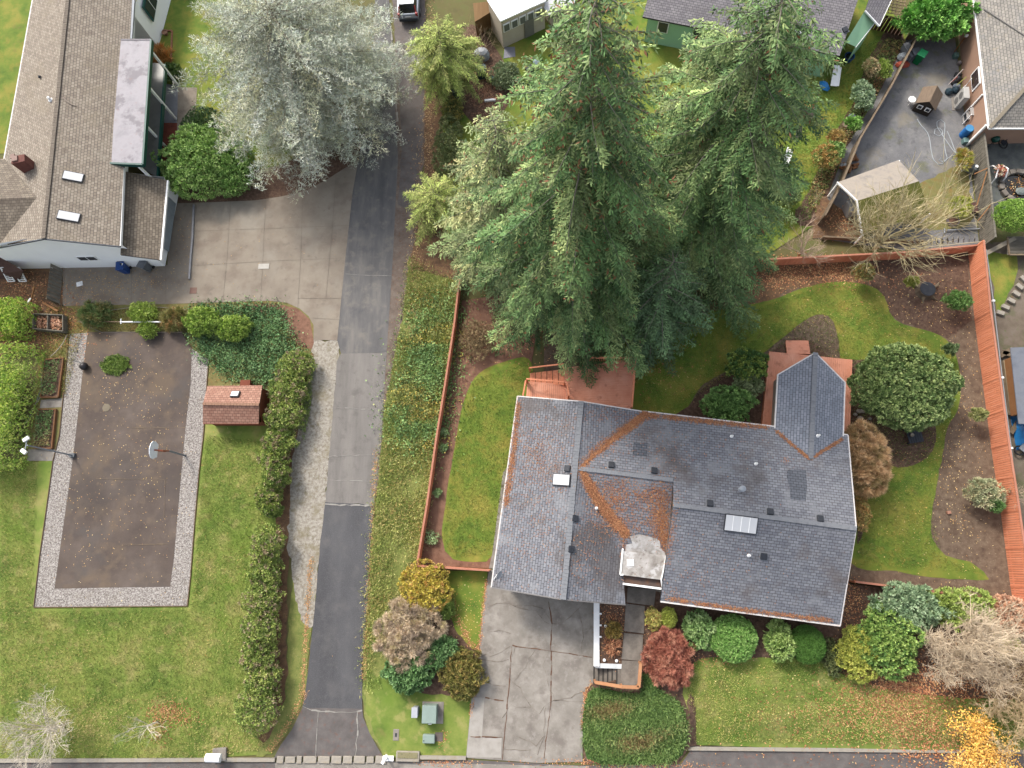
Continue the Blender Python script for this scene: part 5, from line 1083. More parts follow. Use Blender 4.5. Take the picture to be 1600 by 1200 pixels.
t = thing('transformer_box', 'large pale green electrical transformer box on the lawn by the driveway', 'transformer box', at(674, 1113)); MB().box((0, .05, .4), (.88, 1.0, .8)).build('cabinet', m_el, t, bevel=.03); MB().box((0, .03, .82), (.92, 1.06, .05)).build('lid', m_el, t, bevel=.02); MB().box((.1, 0, .03), (1.4, 1.3, .08)).build('pad', m_conc2, t); MB().box((.05, -.56, .68), (.2, .03, .12)).build('label_plate', m_white, t)
t = thing('utility_pedestal', 'slim white utility pedestal left of the large transformer box', 'pedestal', at(651, 1110)); MB().box((0, 0, .35), (.36, .58, .7)).build('cabinet', P('pedestal_white', 'c6ccd4', .5), t, bevel=.04); MB().box((0, 0, .72), (.4, .62, .05)).build('cap', P('pedestal_cap', 'd4d8e0', .5), t, bevel=.02)
t = thing('utility_box', 'small pale green utility box below the large transformer box', 'utility box', at(671, 1153)); MB().box((0, 0, .16), (.78, .52, .32)).build('cabinet', m_el, t, bevel=.04); MB().box((-.3, -.1, .33), (.06, .06, .02)).build('lock', m_black, t)
single(MB().box((0, 0, .03), (.5, .52, .05)), 'ground_plate', P('brown_plate', '7a6e68'), 'flat brown ground plate touching the small utility box', 'ground plate', at(686, 1151))
t = thing('water_meter_cover', 'beige meter cover with dark centre set alone in the lawn', 'meter cover', at(619, 1148)); MB().box((0, 0, .03), (.38, .68, .05)).build('lid', P('meter_beige', 'a49c90'), t, bevel=.02); MB().box((0, 0, .06), (.12, .22, .02)).build('hatch', m_dark, t)
# car
t = thing('parked_car', 'white estate car with dark rear window parked in the lane at the top edge', 'car', (at(638, 30, .3).x, at(638, 33, .3).y + 2.4, 0), .03)
secs = [(-2.4, .72, .35, .62, .60), (-2.3, .88, .28, .92, .84), (-1.9, .93, .25, .98, .9), (-.8, .94, .25, .98, .92), (.9, .94, .25, .96, .92), (1.7, .92, .26, .92, .86), (2.2, .84, .3, .82, .74), (2.4, .66, .36, .68, .56)]
mb = MB()
for y, w, z0, z1, wt in secs: mb.v += [(-w * .92, y, z0), (-w, y, (z0 + z1) / 2), (-wt, y, z1), (wt, y, z1), (w, y, (z0 + z1) / 2), (w * .92, y, z0)]
for i in range(len(secs) - 1):
    for k in range(6): mb.f.append([i * 6 + k, i * 6 + (k + 1) % 6, (i + 1) * 6 + (k + 1) % 6, (i + 1) * 6 + k]); mb.uv.append([(0, 0)] * 4)
mb.f += [[5, 4, 3, 2, 1, 0], [(len(secs) - 1) * 6 + k for k in range(6)]]; mb.uv += [[(0, 0)] * 6] * 2
m_car = P('car_silver', 'c9d0da', .25, .2, .02); body = mb.build('body', m_car, t, smooth=False, bevel=.04)
m_cg = glass('car_glass', '14161a', .08)
mb = MB(); gs = [(-2.15, .78, .95, .8), (-1.85, .66, 1.42, .66), (.1, .66, 1.46, .66), (.95, .74, .95, .8)]
mb.add([(-.8, -2.2, .93), (.8, -2.2, .93), (.64, -1.8, 1.44), (-.64, -1.8, 1.44), (-.64, .2, 1.47), (.64, .2, 1.47), (.78, 1.1, .93), (-.78, 1.1, .93)], [(0, 1, 2, 3), (4, 5, 6, 7), (1, 6, 5, 2), (0, 3, 4, 7)]); mb.build('windows', m_cg, t)
MB().box((0, -.75, 1.46), (1.26, 2.0, .05)).build('roof', P('car_white', 'eef0f2', .3, 0, .02, gain=1.7), t, bevel=.03)
for s in (-1, 1):
    MB().box((s * .74, -2.27, .86), (.2, .16, .34)).bar((s * .72, -2.18, 1.0), (s * .66, -1.88, 1.38), .1, .08).build('tail_light', glass('tail_red', 'c01818', .2), t, bevel=.02)
    MB().bar((s * .62, -1.7, 1.52), (s * .62, .1, 1.54), .05, .04).build('roof_rail', P('rail_silver', 'a0a6ac', .3, .6), t); MB().box((s * 1.02, .75, 1.0), (.2, .14, .12)).build('mirror', m_car, t, bevel=.02)
    for y in (-1.45, 1.5): w_ = MB().tube([(s * .78, y, .32), (s * .95, y, .32)], .32, 18).build('wheel', m_black, t); MB().tube([(s * .9, y, .32), (s * .965, y, .32)], .2, 14).build('rim', P('rim_silver', 'b0b4b8', .3, .5), w_)
MB().box((0, -2.42, .46), (1.6, .12, .26)).build('bumper', P('bumper_dark', '4a5058', .5), t, bevel=.04); MB().box((0, -2.41, .72), (.52, .04, .13)).build('licence_plate', P('plate', 'c8ccd0', .4), t)
MB().box((0, -.1, 1.53), (.06, .12, .06)).build('aerial', m_black, t)
# bins in the planting right of the lane
t = thing('compost_tumbler', 'dark teal plastic compost bin in the brown brush right of the lane', 'compost bin', at(753, 118)); MB().box((0, 0, .45), (.8, .8, .9), .2).build('body', P('dark_teal_plastic', '3a5054', .4), t, bevel=.08); MB().box((0, 0, .93), (.84, .4, .06), .2).box((0, -.1, .97), (.1, .5, .03), .2).build('lid', P('teal_lid', '5a7074', .35), t, bevel=.02)
single(MB().lathe([(.16, 0), (.2, .35), (.22, .36), (.18, .3), (.02, .3)], (0, 0, 0), 14), 'bucket', P('teal_bucket', '2f6a66', .4), 'small dark green bucket beside the dark teal compost bin', 'bucket', at(768, 126))
t = thing('dustbin', 'slate blue dustbin half hidden under the bright green bamboo', 'dustbin', at(713, 150)); MB().box((0, 0, .4), (.5, .5, .8), .3).build('body', P('slate_bin', '3c4654', .4), t, bevel=.06); MB().box((0, 0, .83), (.55, .55, .07), .3).build('lid', P('slate_lid', '6a7888', .35), t, bevel=.03)
t = thing('covered_mower', 'white sheeted object behind the bare brown shrub right of the lane', 'covered object', at(753, 90)); MB().lathe([(.6, 0), (.62, .4), (.5, .75), (.25, .9), (.02, .92)], (0, 0, 0), 11, sx=1.1, sy=.8).build('sheet', P('sheet_white', 'c6cace'), t)
single(MB().prism([(-.5, -.6, .04), (.5, -.45, .04), (.45, .5, .04), (-.4, .55, .04)], (0, 0, -.03)), 'stepping_stone', P('stone_lilac', '9a9aa4'), 'flat lilac grey stone on the lawn below the garden room', 'stepping stone', at(796, 82))
single(MB().box((0, 0, .1), (.9, .16, .2), .1), 'white_board', m_white, 'white board in the brown brush above the firs', 'board', at(766, 158))
single(MB().lathe([(.2, 0), (.28, .3), (.02, .45)], (0, 0, 0), 9), 'garden_bag', P('pale_blue_bag', 'b4ccd8'), 'pale blue bag on the grass between fir branches', 'bag', at(838, 100))
single(MB().box((0, 0, .3), (.7, .35, .6), .7), 'black_box', m_black, 'black box on the grass just below the pale blue bag', 'box', at(828, 113))
t = thing('white_pump', 'white rounded gas cylinder at the corner of the cream and blue shed', 'gas cylinder', at(893, 10)); MB().lathe([(.15, 0), (.16, .1), (.16, .5), (.1, .6), (.03, .62)], (0, 0, 0), 14).build('tank', m_white, t); MB().lathe([(.07, .6), (.07, .7)], (0, 0, 0), 10).build('valve', m_black, t)
single(MB().bar((-.1, 0, .9), (.1, .5, .9), .25, .9), 'white_cooler', m_white, 'small white box hanging left of the garden room wall', 'box', at(768, 36))

# ================================================================== OBJECTS, NORTH-EAST
wheelie('green wheelie bin with a patchy lid in the gravel yard', 1431, 98, -.65, '178a50', '3aa56a')
t = thing('storage_box', 'long pale grey storage box against the diagonal fence', 'storage box', at(1416, 86), .35); MB().box((0, 0, .3), (.5, 1.3, .6)).build('body', P('box_grey', '9a9ca2', .5), t, bevel=.03); MB().box((0, 0, .63), (.54, 1.34, .06)).build('lid', P('boxlid', 'a8aab0', .5), t, bevel=.02)
t = thing('dustbin', 'grey dustbin between the long storage box and the green bin', 'dustbin', at(1424, 92), .3); MB().box((0, 0, .4), (.55, .6, .8)).build('body', P('bin_grey2', '84888e', .5), t, bevel=.05); MB().box((0, 0, .83), (.6, .64, .06)).build('lid', P('binlid2', '9498a0', .5), t, bevel=.02)
single(MB().lathe([(.3, 0), (.4, .2), (.25, .45), (.02, .5)], (0, 0, 0), 9, sx=1.2), 'rubbish_bag', P('silver_bag', 'a8b0b8', .3), 'silvery rubbish bag below the long storage box', 'bag', at(1409, 92))
single(MB().lathe([(.3, 0), (.4, .12), (.3, .3), (.02, .36)], (0, 0, 0), 8, sx=1.5, sy=.8), 'red_bag', P('red_bag', 'c05a44', .5), 'crumpled orange red bag beside the diagonal fence', 'bag', at(1409, 103))
t = thing('playhouse', 'small dark playhouse with tan roof and white windows on the gravel', 'playhouse', at(1441, 168), -.5)
MB().box((0, 0, .55), (1.25, 1.3, 1.1)).build('wall', P('playhouse_wall', '3e342e'), t)
mb = MB()
for s in (-1, 1): mb.prism([(0, -.8, 1.65), (s * .78, -.8, 1.05), (s * .78, .8, 1.05), (0, .8, 1.65)], (0, 0, -.05))
mb.build('roof', M('playhouse_roof', ['7d6a58', '94806c'], 2, stretch=(6, 1, 1)), t)
MB().add([(-.62, -.65, 1.1), (.62, -.65, 1.1), (0, -.65, 1.58)], [(0, 1, 2)]).build('gable', P('playhouse_wall2', '3e342e'), t)
for x, y, s in ((-.3, -.67, 0), (.3, -.67, 0), (-.64, -.2, 1), (.64, .2, 1)):
    w_ = MB().box((x, y, .7), (.38, .05, .38) if not s else (.05, .4, .38)).build('window', m_white, t); MB().box((x * 1.03, y * 1.03 if not s else y, .7), (.26, .04, .26) if not s else (.04, .28, .26)).build('pane', m_win, w_)
t = thing('stool', 'little round white table left of the playhouse', 'table', at(1420, 162)); MB().lathe([(.28, .5), (.28, .54)], (0, 0, 0), 18).build('top', m_white, t)
for k in range(3): MB().bar((.2 * math.cos(k * 2.1), .2 * math.sin(k * 2.1), 0), (.1 * math.cos(k * 2.1), .1 * math.sin(k * 2.1), .5), .03, .03).build('leg', m_white, t)
t = thing('heat_pump', 'white heat pump unit with two round fans on the taupe house wall', 'heat pump', at(1494, 163), waz)
MB().box((0, 0, .75), (1.0, .42, 1.35)).build('cabinet', P('hp_white', 'd4d2cc', .5, var=.03), t, bevel=.02); MB().box((0, 0, .03), (1.2, .7, .06)).build('pad', m_conc2, t)
for z in (.42, 1.05): f_ = MB(); f_.lathe([(.26, 0), (.26, .02), (.02, .03)], (0, 0, 0), 20); f_.v = [(x, .215 + zz, z + y) for x, y, zz in f_.v]; f_.build('fan_grille', P('grille', '8c8a88', .5), t)
MB().tube([(.5, 0, .4), (.9, -.2, .9), (1.1, -.3, 1.6)], .05, 6).build('duct', m_white, t)
t = thing('wire_rack', 'white open rack against the taupe wall below the heat pump', 'rack', at(1508, 188), waz)
for z in (.1, .6, 1.1): MB().box((0, 0, z), (.7, .45, .04)).build('shelf', P('rack_pale', 'c8c4c0'), t)
for x in (-.35, .35):
    for y in (-.22, .22): MB().bar((x, y, 0), (x, y, 1.2), .05, .05).build('upright', m_white, t)
MB().box((0, 0, .35), (.5, .3, .4)).build('crate', m_dark, t)
m_b = P('barrel_blue', '2f82d0', .4); t = thing('barrel', 'bright blue plastic barrel beside the corner of the taupe house', 'barrel', at(1504, 212)); MB().lathe([(.28, 0), (.3, .05), (.31, .3), (.29, .33), (.31, .36), (.31, .62), (.29, .65), (.31, .68), (.3, .92), (.27, .95)], (0, 0, 0), 20).build('body', m_b, t); MB().lathe([(.29, .94), (.3, .97), (.25, .97), (.02, .96)], (0, 0, 0), 20).build('lid', P('barrel_lid', '5aa8e0', .4), t)
single(MB().box((0, 0, .2), (.42, .42, .4)), 'crate', P('crate_teal', '7a9a98', .5), 'small grey green tub below the blue barrel', 'tub', at(1506, 223), bevel=.04)
single(MB().box((0, 0, .2), (.4, .4, .4)), 'crate', P('crate_grn', '6a8a80', .5), 'faded green tub against the taupe wall near the broom', 'tub', at(1491, 90), bevel=.08)
single(MB().lathe([(.14, 0), (.16, .3), (.02, .4)], (0, 0, 0), 8), 'watering_can', P('can_grey', '9a8e8a'), 'small grey pot against the taupe wall below the faded green tub', 'pot', at(1497, 101))
t = thing('broom', 'orange handled broom leaning on the taupe wall', 'broom', at(1493, 80)); MB().bar(at(1491, 81, .05), at(1508, 58, 1.35), .045, .045).build('handle', P('orange_handle', 'b87838'), t, world=True); MB().box(at(1510, 56, 1.4), (.22, .12, .2)).build('head', m_white, t, world=True)
t = thing('tool_pile', 'dark heap of bags and garden tools beside the heat pump', 'heap', at(1488, 134)); rr = random.Random(2)
for k in range(6): MB().lathe([(.02, -.02), (.28, .05), (.3, .25), (.15, .42), (.02, .45)], (rr.uniform(-.5, .5), rr.uniform(-.8, .9), 0), 8).build('bag', [m_black, P('navy_bag', '2c4450', .4), m_dark, P('bag_pale', '8a94a0', .4)][k % 4], t)
for (a, b, c) in (((1482, 132), (1505, 108), 'd8c8c0'), ((1495, 133), (1510, 120), 'c8c864'), ((1487, 128), (1496, 120), 'b84a40')): MB().bar(at(*a, .5), at(*b, 1.1), .05, .05).build('tool_handle', P('h' + c, c), t, world=True)
t = thing('jerry_can', 'large grey plastic can leaning on the grey board fence', 'container', at(1513, 268), -.6); MB().box((0, 0, .4), (.75, .5, .75)).build('body', P('can_grey2', '848c8e', .45), t, bevel=.12); MB().lathe([(.12, .76), (.12, .86), (.02, .88)], (.15, 0, 0), 12).build('cap', m_white, t); MB().tube([(-.25, 0, .76), (-.22, 0, .9), (0, 0, .9), (.02, 0, .76)], .03, 6).build('handle', P('can_handle', '6a7274'), t)
def smooth(px, z=.04, n=6):
    pts = [at(x, y, z) for x, y in px]; return dens(pts, closed=False, step=.25)[:] + [pts[-1]]
single(MB().tube(smooth([(1433, 186), (1440, 197), (1449, 207), (1453, 220), (1455, 235), (1459, 250), (1466, 257), (1472, 256), (1480, 247), (1478, 240), (1475, 220), (1476, 205), (1476, 192), (1470, 187), (1464, 190), (1464, 197), (1470, 207), (1480, 222), (1490, 236), (1497, 244), (1502, 255), (1507, 264), (1503, 268), (1500, 262), (1501, 250), (1496, 243), (1486, 244), (1478, 250), (1471, 253), (1467, 250), (1470, 247), (1475, 250)]), .03, 5).tube(smooth([(1480, 205), (1487, 221), (1493, 238), (1496, 243)]), .03, 5).tube(smooth([(1474, 208), (1467, 213), (1460, 209), (1461, 202), (1468, 200), (1473, 205), (1472, 212)]), .03, 5), 'garden_hose', P('hose_white', 'c4ccd0'), 'pale garden hose lying in loops across the grey gravel yard', 'hose', at(1470, 230), world=True)
t = thing('planter_ring', 'round metal rimmed planter near the foot of the gravel yard', 'planter', at(1487, 347)); MB().lathe([(.42, 0), (.44, .3), (.38, .3), (.36, .2), (.02, .2)], (0, 0, 0), 20).build('rim', P('rim_grey', '8a7f84'), t); MB().lathe([(.36, .21), (.02, .24)], (0, 0, 0), 16).build('soil', m_bark2, t)
single(MB().tube([at(1476, 360, .15), at(1537, 357, .15)], .05, 6).tube([at(1476, 357, .15), at(1476, 364, .15)], .04, 6).tube([at(1537, 352, .15), at(1537, 361, .15)], .04, 6), 'pipe', P('pipe_grey', 'b8bec2', .4), 'straight grey pipe lying at the foot of the gravel yard', 'pipe', at(1500, 358), world=True)
single(MB().box((0, 0, .2), (.4, .8, .4)), 'crate', P('crate_brown', '6a4a44'), 'dark red brown crate against the grey board fence', 'crate', at(1518, 328))
# kettle barbecue, black reel, white arch, pond
t = thing('barbecue', 'dark green round kettle barbecue by the taupe house wall', 'barbecue', at(1546, 226)); MB().lathe([(.05, .5), (.25, .6), (.3, .78), (.24, .95), (.08, 1.02), (.02, 1.03)], (0, 0, 0), 18).build('kettle', P('kettle_green', '1f5a4c', .25), t, smooth=True)
for k in range(3): MB().bar((.25 * math.cos(k * 2.1), .25 * math.sin(k * 2.1), 0), (.1 * math.cos(k * 2.1), .1 * math.sin(k * 2.1), .6), .03, .03).build('leg', m_black, t)
t = thing('bicycle_wheel', 'black stroller frame right of the green barbecue', 'stroller', at(1562, 229)); mb = MB()
for k in range(14): a, b = 2 * PI * k / 14, 2 * PI * (k + 1) / 14; mb.tube([(.3 * math.cos(a), .42 * math.sin(a), .4), (.3 * math.cos(b), .42 * math.sin(b), .4)], .05, 6)
mb.build('wheel', m_black, t); MB().tube([(.2, .2, .45), (.5, .5, .9), (.35, .65, .9), (.05, .3, .5)], .035, 6).build('handle', m_black, t); MB().box((0, 0, .5), (.3, .4, .1), .6).build('seat', m_dark, t)
t = thing('garden_arch', 'white curved plant stand with pink flowers beside the stone pond', 'plant stand', at(1553, 275))
for s in (-.35, .35): MB().tube([(s, -.7, 0), (s + .05, -.5, .6), (s + .1, 0, .95), (s, .5, .6), (s, .7, 0)], .06, 6).build('side_rail', m_white, t)
for y in (-.4, -.05, .3): MB().box((0, y, .6), (.7, .12, .05)).build('slat', P('pink_slat', 'b08478'), t)
link_mesh('flowers', shrub_leaves((.3, .4), .4, ['d8b0a8', 'b86a60', 'e8d8d0', '6a8a50'], 300, (.12, .1), .2).mesh('flowers'), LEAF, t).location = (0, 0, .6)
t = thing('garden_pond', 'round stone rimmed pond at the right edge below the barbecue', 'pond', at(1590, 293)); rr = random.Random(9)
for k in range(14): a = 2 * PI * k / 14; MB().box((1.25 * math.cos(a), 1.25 * math.sin(a), .15), (.36, .5 + rr.uniform(-.06, .06), .3), a).build('rim_stone', m_agg, t, bevel=.05)
MB().lathe([(1.15, .05), (.02, .06)], (0, 0, 0), 24).build('water', glass('pond_water', '2a2418', .05), t); link_mesh('floating_leaves', Leaves().add(np.stack([RNG.normal(0, .5, 160), RNG.normal(0, .5, 160), np.full(160, .09)], 1), unit(rdir(160) * [[1, 1, .1]]), .14, .09, jit(pick(pal(['8a5a30', 'a87a40', 'c8b890', '5a4a28']), 160)), S=unit(rdir(160) * [[1, 1, .1]])).mesh('fl'), DRY, t)
MB().lathe([(.3, .0), (.34, .12), (.2, .22), (.02, .24)], (.1, -.4, .05), 8, sx=1.3).build('rock', P('rock_grey', '8a9490'), t)
# green lot bits
t = thing('tub', 'blue round tub of dark water at the corner of the green house', 'tub', at(1324, 94)); MB().lathe([(.3, 0), (.36, .45), (.4, .47), (.32, .46), (.3, .35), (.02, .35)], (0, 0, 0), 20).build('body', P('tub_blue', '2058a0', .4), t); MB().lathe([(.3, .36), (.02, .37)], (0, 0, 0), 16).build('water', m_win, t)
t = thing('garden_bench', 'white slatted garden bench on the bright lawn by the firs', 'bench', at(1228, 252), 1.2)
for k in range(4): MB().box((0, -.18 + k * .12, .42), (1.3, .1, .03)).build('seat_slat', m_white, t)
for k in range(3): MB().box((0, .26 + k * .02, .52 + k * .12), (1.3, .03, .1)).build('back_slat', m_white, t)
for x in (-.6, .6):
    MB().box((x, -.15, .2), (.06, .06, .4)).build('leg', m_white, t); MB().box((x, .24, .42), (.06, .06, .84)).build('leg', m_white, t); MB().box((x, .03, .62), (.06, .48, .05)).build('armrest', m_white, t)
t = thing('plant_pot', 'round grey lidded pot in the planted bed beside the diagonal fence', 'pot', at(1328, 188)); MB().lathe([(.2, 0), (.28, .4), (.3, .42), (.02, .44)], (0, 0, 0), 18).build('body', P('slate_pot', '7a848a', .5), t)
single(MB().lathe([(.2, 0), (.3, .2), (.28, .24), (.1, .24), (.1, .1), (.02, .1)], (0, 0, 0), 14), 'plant_pot', P('tan_pot', 'a08a74'), 'low tan bowl pot just below the grey lidded pot', 'pot', at(1321, 197))
t = thing('kayak', 'folded blue tarpaulin beside white boards at the end of the green house', 'tarpaulin', at(1286, 138), .5); MB().lathe([(.2, 0), (.5, .3), (.3, .5), (.02, .55)], (0, 0, 0), 7, sx=.7, sy=1.1).build('sheet', m_blue, t)
single(MB().bar((0, -.7, .4), (.25, .8, .9), .5, .06).bar((.25, -.7, .4), (.45, .7, .8), .3, .05), 'loose_boards', m_white, 'white boards leaning near the blue tarpaulin on the green lawn', 'boards', at(1298, 128))
t = thing('potting_table', 'dark slatted potting table with pots and colourful plants beside the firs', 'table', at(1256, 182), -.7); 
for k in range(7): MB().box((-.6 + k * .2, 0, .6), (.18, .8, .04)).build('slat', M('dk_slat%d' % k, ['4a4038', '5e5248'], 3), t)
for x in (-.6, .6):
    for y in (-.3, .3): MB().box((x, y, .3), (.06, .06, .6)).build('leg', m_dark, t)
t = thing('planter_box', 'long turquoise planter full of white and yellow flowers beside the potting table', 'planter', at(1256, 172), -.35); MB().box((0, 0, .2), (1.8, .35, .4)).build('box', P('turq', '4a9a8c'), t); link_mesh('flowers', shrub_leaves((.8, .2), .3, ['e8e8e0', 'e0d060', '7ab060', 'd89070'], 400, (.12, .09), .15).mesh('flowers'), LEAF, t).location = (0, 0, .4)
for x, y in ((1246, 212), (1252, 205)): pass
single(MB().bar((0, -.5, .03), (.2, .6, .03), .45, .05), 'doormat', P('mat_grey', '5a5650'), 'dark grey board path below the potting table', 'board', at(1246, 208))
# firewood
m_log = M('firewood', ['8a5a3c', 'a87850', '6a4430'], 5); rr = random.Random(8)
for i in range(14):
    x, y = 1333 + rr.gauss(0, 4.5) - (i > 7) * 12, 248 + rr.gauss(0, 6) + (i > 7) * 16
    single(MB().tube([(-.22, 0, .12), (.22, 0, .12)], .11, 7), 'firewood_log', m_log, 'split brown log in the firewood heap beside the diagonal fence', 'log', at(x, y, .1 * (i % 3)), rz=rr.uniform(0, 3), group='firewood heap by the diagonal fence')
single(MB().lathe([(.2, 0), (.28, .2), (.15, .4), (.02, .42)], (0, 0, 0), 9), 'sack', P('sack_pale', 'b8bec2'), 'pale sack between the firewood and the diagonal fence', 'sack', at(1318, 262))
# back yard pieces
t = thing('tree_stump', 'dark grey topped tree stump with pale roots in the bare corner bed', 'tree stump', at(1445, 455)); rr = random.Random(3)
MB().lathe([(.75, 0), (.62, .2), (.56, .42)], (0, 0, 0), 15).build('wood', M('stump_bark', ['8a7a68', '6e6050'], 3), t); MB().lathe([(.55, .42), (.5, .45), (.02, .45)], (0, 0, 0), 15).build('cut_face', M('stump_top', ['3c4048', '4c5058'], 3), t)
for a, L in ((.4, 1.3), (2.6, 1.5), (4.3, 1.0), (5.4, 1.1), (1.5, .9)): MB().tube([(.4 * math.cos(a), .4 * math.sin(a), .22), (L * .7 * math.cos(a), L * .7 * math.sin(a), .12), (L * math.cos(a + .15), L * math.sin(a + .15), .02)], [.18, .1, .03], 6).build('root', M('root%d' % int(a * 10), ['a09078', '8a7860'], 3), t)
t = thing('fire_pit_table', 'black square slatted garden table with pale cup in the round bed', 'table', at(1424, 682), .15)
for k in range(6): MB().box((-.42 + k * .168, 0, .45), (.15, 1.0, .04)).build('slat', m_dark, t)
for x in (-.4, .4):
    for y in (-.42, .42): MB().bar((x * 1.15, y * 1.15, 0), (x * .9, y * .9, .45), .07, .07).build('leg', m_dark, t)
single(MB().lathe([(.09, 0), (.12, .16), (.09, .16), (.02, .1)], (0, 0, 0), 12), 'planter_cup', P('cup_pale', 'c4b8a4'), 'pale cup standing on the black slatted table', 'cup', at(1424, 680, .48))
single(MB().box((0, 0, .1), (.24, .2, .2), .2), 'brick', P('brick_pink', 'd09a80'), 'lone pinkish brick in the brown bed by the right rust fence', 'brick', at(1481, 801), bevel=.02)
rr = random.Random(6)
for i in range(9):
    s_ = rr.uniform(.1, .2); single(MB().lathe([(s_ * .7, 0), (s_, s_ * .4), (s_ * .7, s_ * .9), (.01, s_)], (0, 0, 0), 8, sx=1.3), 'stone', m_stone, 'rounded pale stone in the dark bed between sunroom and big round shrub', 'stone', at(1336 + rr.uniform(0, 28), 618 + rr.uniform(0, 45)), group='stones beside the sunroom deck')

# ================================================================== TREES
FIR = dict(leaf=(.27, .08), twig=.4, step=.22, lstep=.1, hang=.6, fan=.62, droop=.36, rise=.16, g=1.08)
FIRC = ['4c7440', '5e864a', '729656', '3c6634', '92aa68', '567e44']
m_fbark = M('fir_bark', ['8a8276', 'a39a8c', 'b5ad9e'], 4, 7, .9)
spray_tree(896, 470, 29.0, 6.9, 'tallest fir with the widest crown, its lowest branch hanging over the deck', 'fir_tree', 'tree', FIRC, bark=m_fbark, cone=.2, group='tall firs north of the house', **FIR, nb=255, powr=.5)
spray_tree(1056, 408, 25.5, 6.7, 'dark right hand fir whose branches reach over the green house roof', 'fir_tree', 'tree', FIRC, bark=m_fbark, cone=.05, group='tall firs north of the house', **FIR, nb=235, powr=.46)
spray_tree(800, 405, 17, 5.4, 'smaller left hand fir between the bamboo and the tallest fir', 'fir_tree', 'tree', ['6f8c58', '8fa66c', '9aae76', '5c7a4c', 'a8aa74'], bark=m_fbark, cone=.04, group='tall firs north of the house', **FIR, nb=170, powr=.55)
spray_tree(1010, 515, 12, 4.4, 'lowest dark fir growing under the right hand fir beside the back lawn', 'fir_tree', 'tree', ['4c7048', '588054', '658c5c', '406042'], bark=m_fbark, group='tall firs north of the house', **FIR, nb=110, powr=.6)
spray_tree(506, 180, 12.0, 8.8, 'huge silver blue cedar with a wide spreading crown beside the lane', 'cedar_tree', 'tree', ['a4b4b0', 'b4c0bc', '94a4a2', 'c0c8c0', '8c9a90', 'a6aa88', 'acbcc0'], nb=190, conifer=False, z0f=.1,
           powr=.55, droop=.16, leaf=(.3, .036), rise=.22, twig=.34, step=.24, lstep=.075, fan=.9, hang=.08, tuft=1, bark=M('cedar_bark', ['9a8c7a', 'b5a894'], 4), rad=.35, g=1.5)

BOX = dict(leaf=(.1, .05), clump=.16)
# --- clipped hedges, left edge
shrub(12, 498, 30, 26, 2.2, ['8fb33a', 'a3c24a', '7aa030', 'b5c860', '6f9a30'], 'smaller clipped bright green hedge block at the left edge', 'hedge', 'hedge', (.1, .06), 16000, .16, sq=60, g=1.55, lump=.008, spread=.45)
shrub(2, 634, 34, 90, 2.4, ['8fb33a', 'a3c24a', '7aa030', 'b5c860', '6f9a30', '90a060'], 'longer clipped bright green hedge block at the left edge beside the raised beds', 'hedge', 'hedge', (.1, .06), 34000, .16, sq=60, g=1.55, lump=.008, spread=.45)
# --- conifer hedge along the lane
HC = ['7f9a44', '8fa850', '6c8a3c', 'a0b45c', '5c7a36', '9a8e7a']
hd = [(462, 575, 28, 22), (450, 612, 30, 22), (444, 650, 30, 20), (437, 688, 26, 20), (428, 715, 22, 18), (432, 742, 20, 18), (420, 775, 19, 19), (425, 795, 14, 10), (418, 850, 24, 24), (414, 893, 26, 24), (410, 937, 28, 26), (407, 982, 28, 26), (406, 1025, 28, 24), (412, 1062, 26, 22), (402, 1105, 34, 30)]
hd = [(x, y, a * .98, b * 1.2) for x, y, a, b in hd]
hl = ['nearest the white gravel top', 'just above the red shed roof line', 'touching the right side of the red shed', 'just below the red shed corner', 'second below the red shed', 'third below the red shed', 'above the gap in the row', 'smallest one at the gap in the row', 'first below the gap in the row', 'second below the gap', 'third below the gap', 'in the middle of the lower run', 'third from the lower end', 'second from the lower end', 'at the lower end, biggest and roundest']
for i, (x, y, a, b) in enumerate(hd):
    shrub(x, y, a, b, 1.7 + .2 * (i % 3), HC, 'bushy yellow green conifer in the lane hedge, ' + hl[i], 'conifer_shrub', 'shrub', (.11, .07), 5200, .3, lump=.16, group='conifer hedge left of the lane', g=1.35)
# --- shrubs by the white house
shrub(312, 250, 60, 58, 2.8, ['6f9a4a', '80ab58', '5f8a40', '8fb868', '9ac070'], 'big round glossy rhododendron beside the forecourt of the white house', 'rhododendron', 'shrub', (.17, .09), 16000, .34)
shrub(366, 262, 26, 42, 2.2, ['6a9848', '7aa858', '5a8a3c', '8fb868'], 'narrower green shrub touching the right side of the big rhododendron', leaf=(.16, .08), n=6000, clump=.3)
shrub(316, 190, 27, 22, 1.6, ['486a44', '587c50', '3f5c3c'], 'dark green shrub above the big rhododendron by the porch', leaf=(.14, .06), n=4000)
shrub(252, 86, 14, 14, .9, ['c08a40', 'b07830', 'd0a060', '8a6a30'], 'orange brown tuft of ornamental grass by the porch post', 'ornamental_grass', 'grass clump', (.45, .03), 1500, .5, up=.8)
shrub(268, 112, 12, 14, .8, ['4a6a34', '3f5c30', '5c7c40'], 'dark green low shrub between porch post and brick edging', leaf=(.2, .05), n=1500)
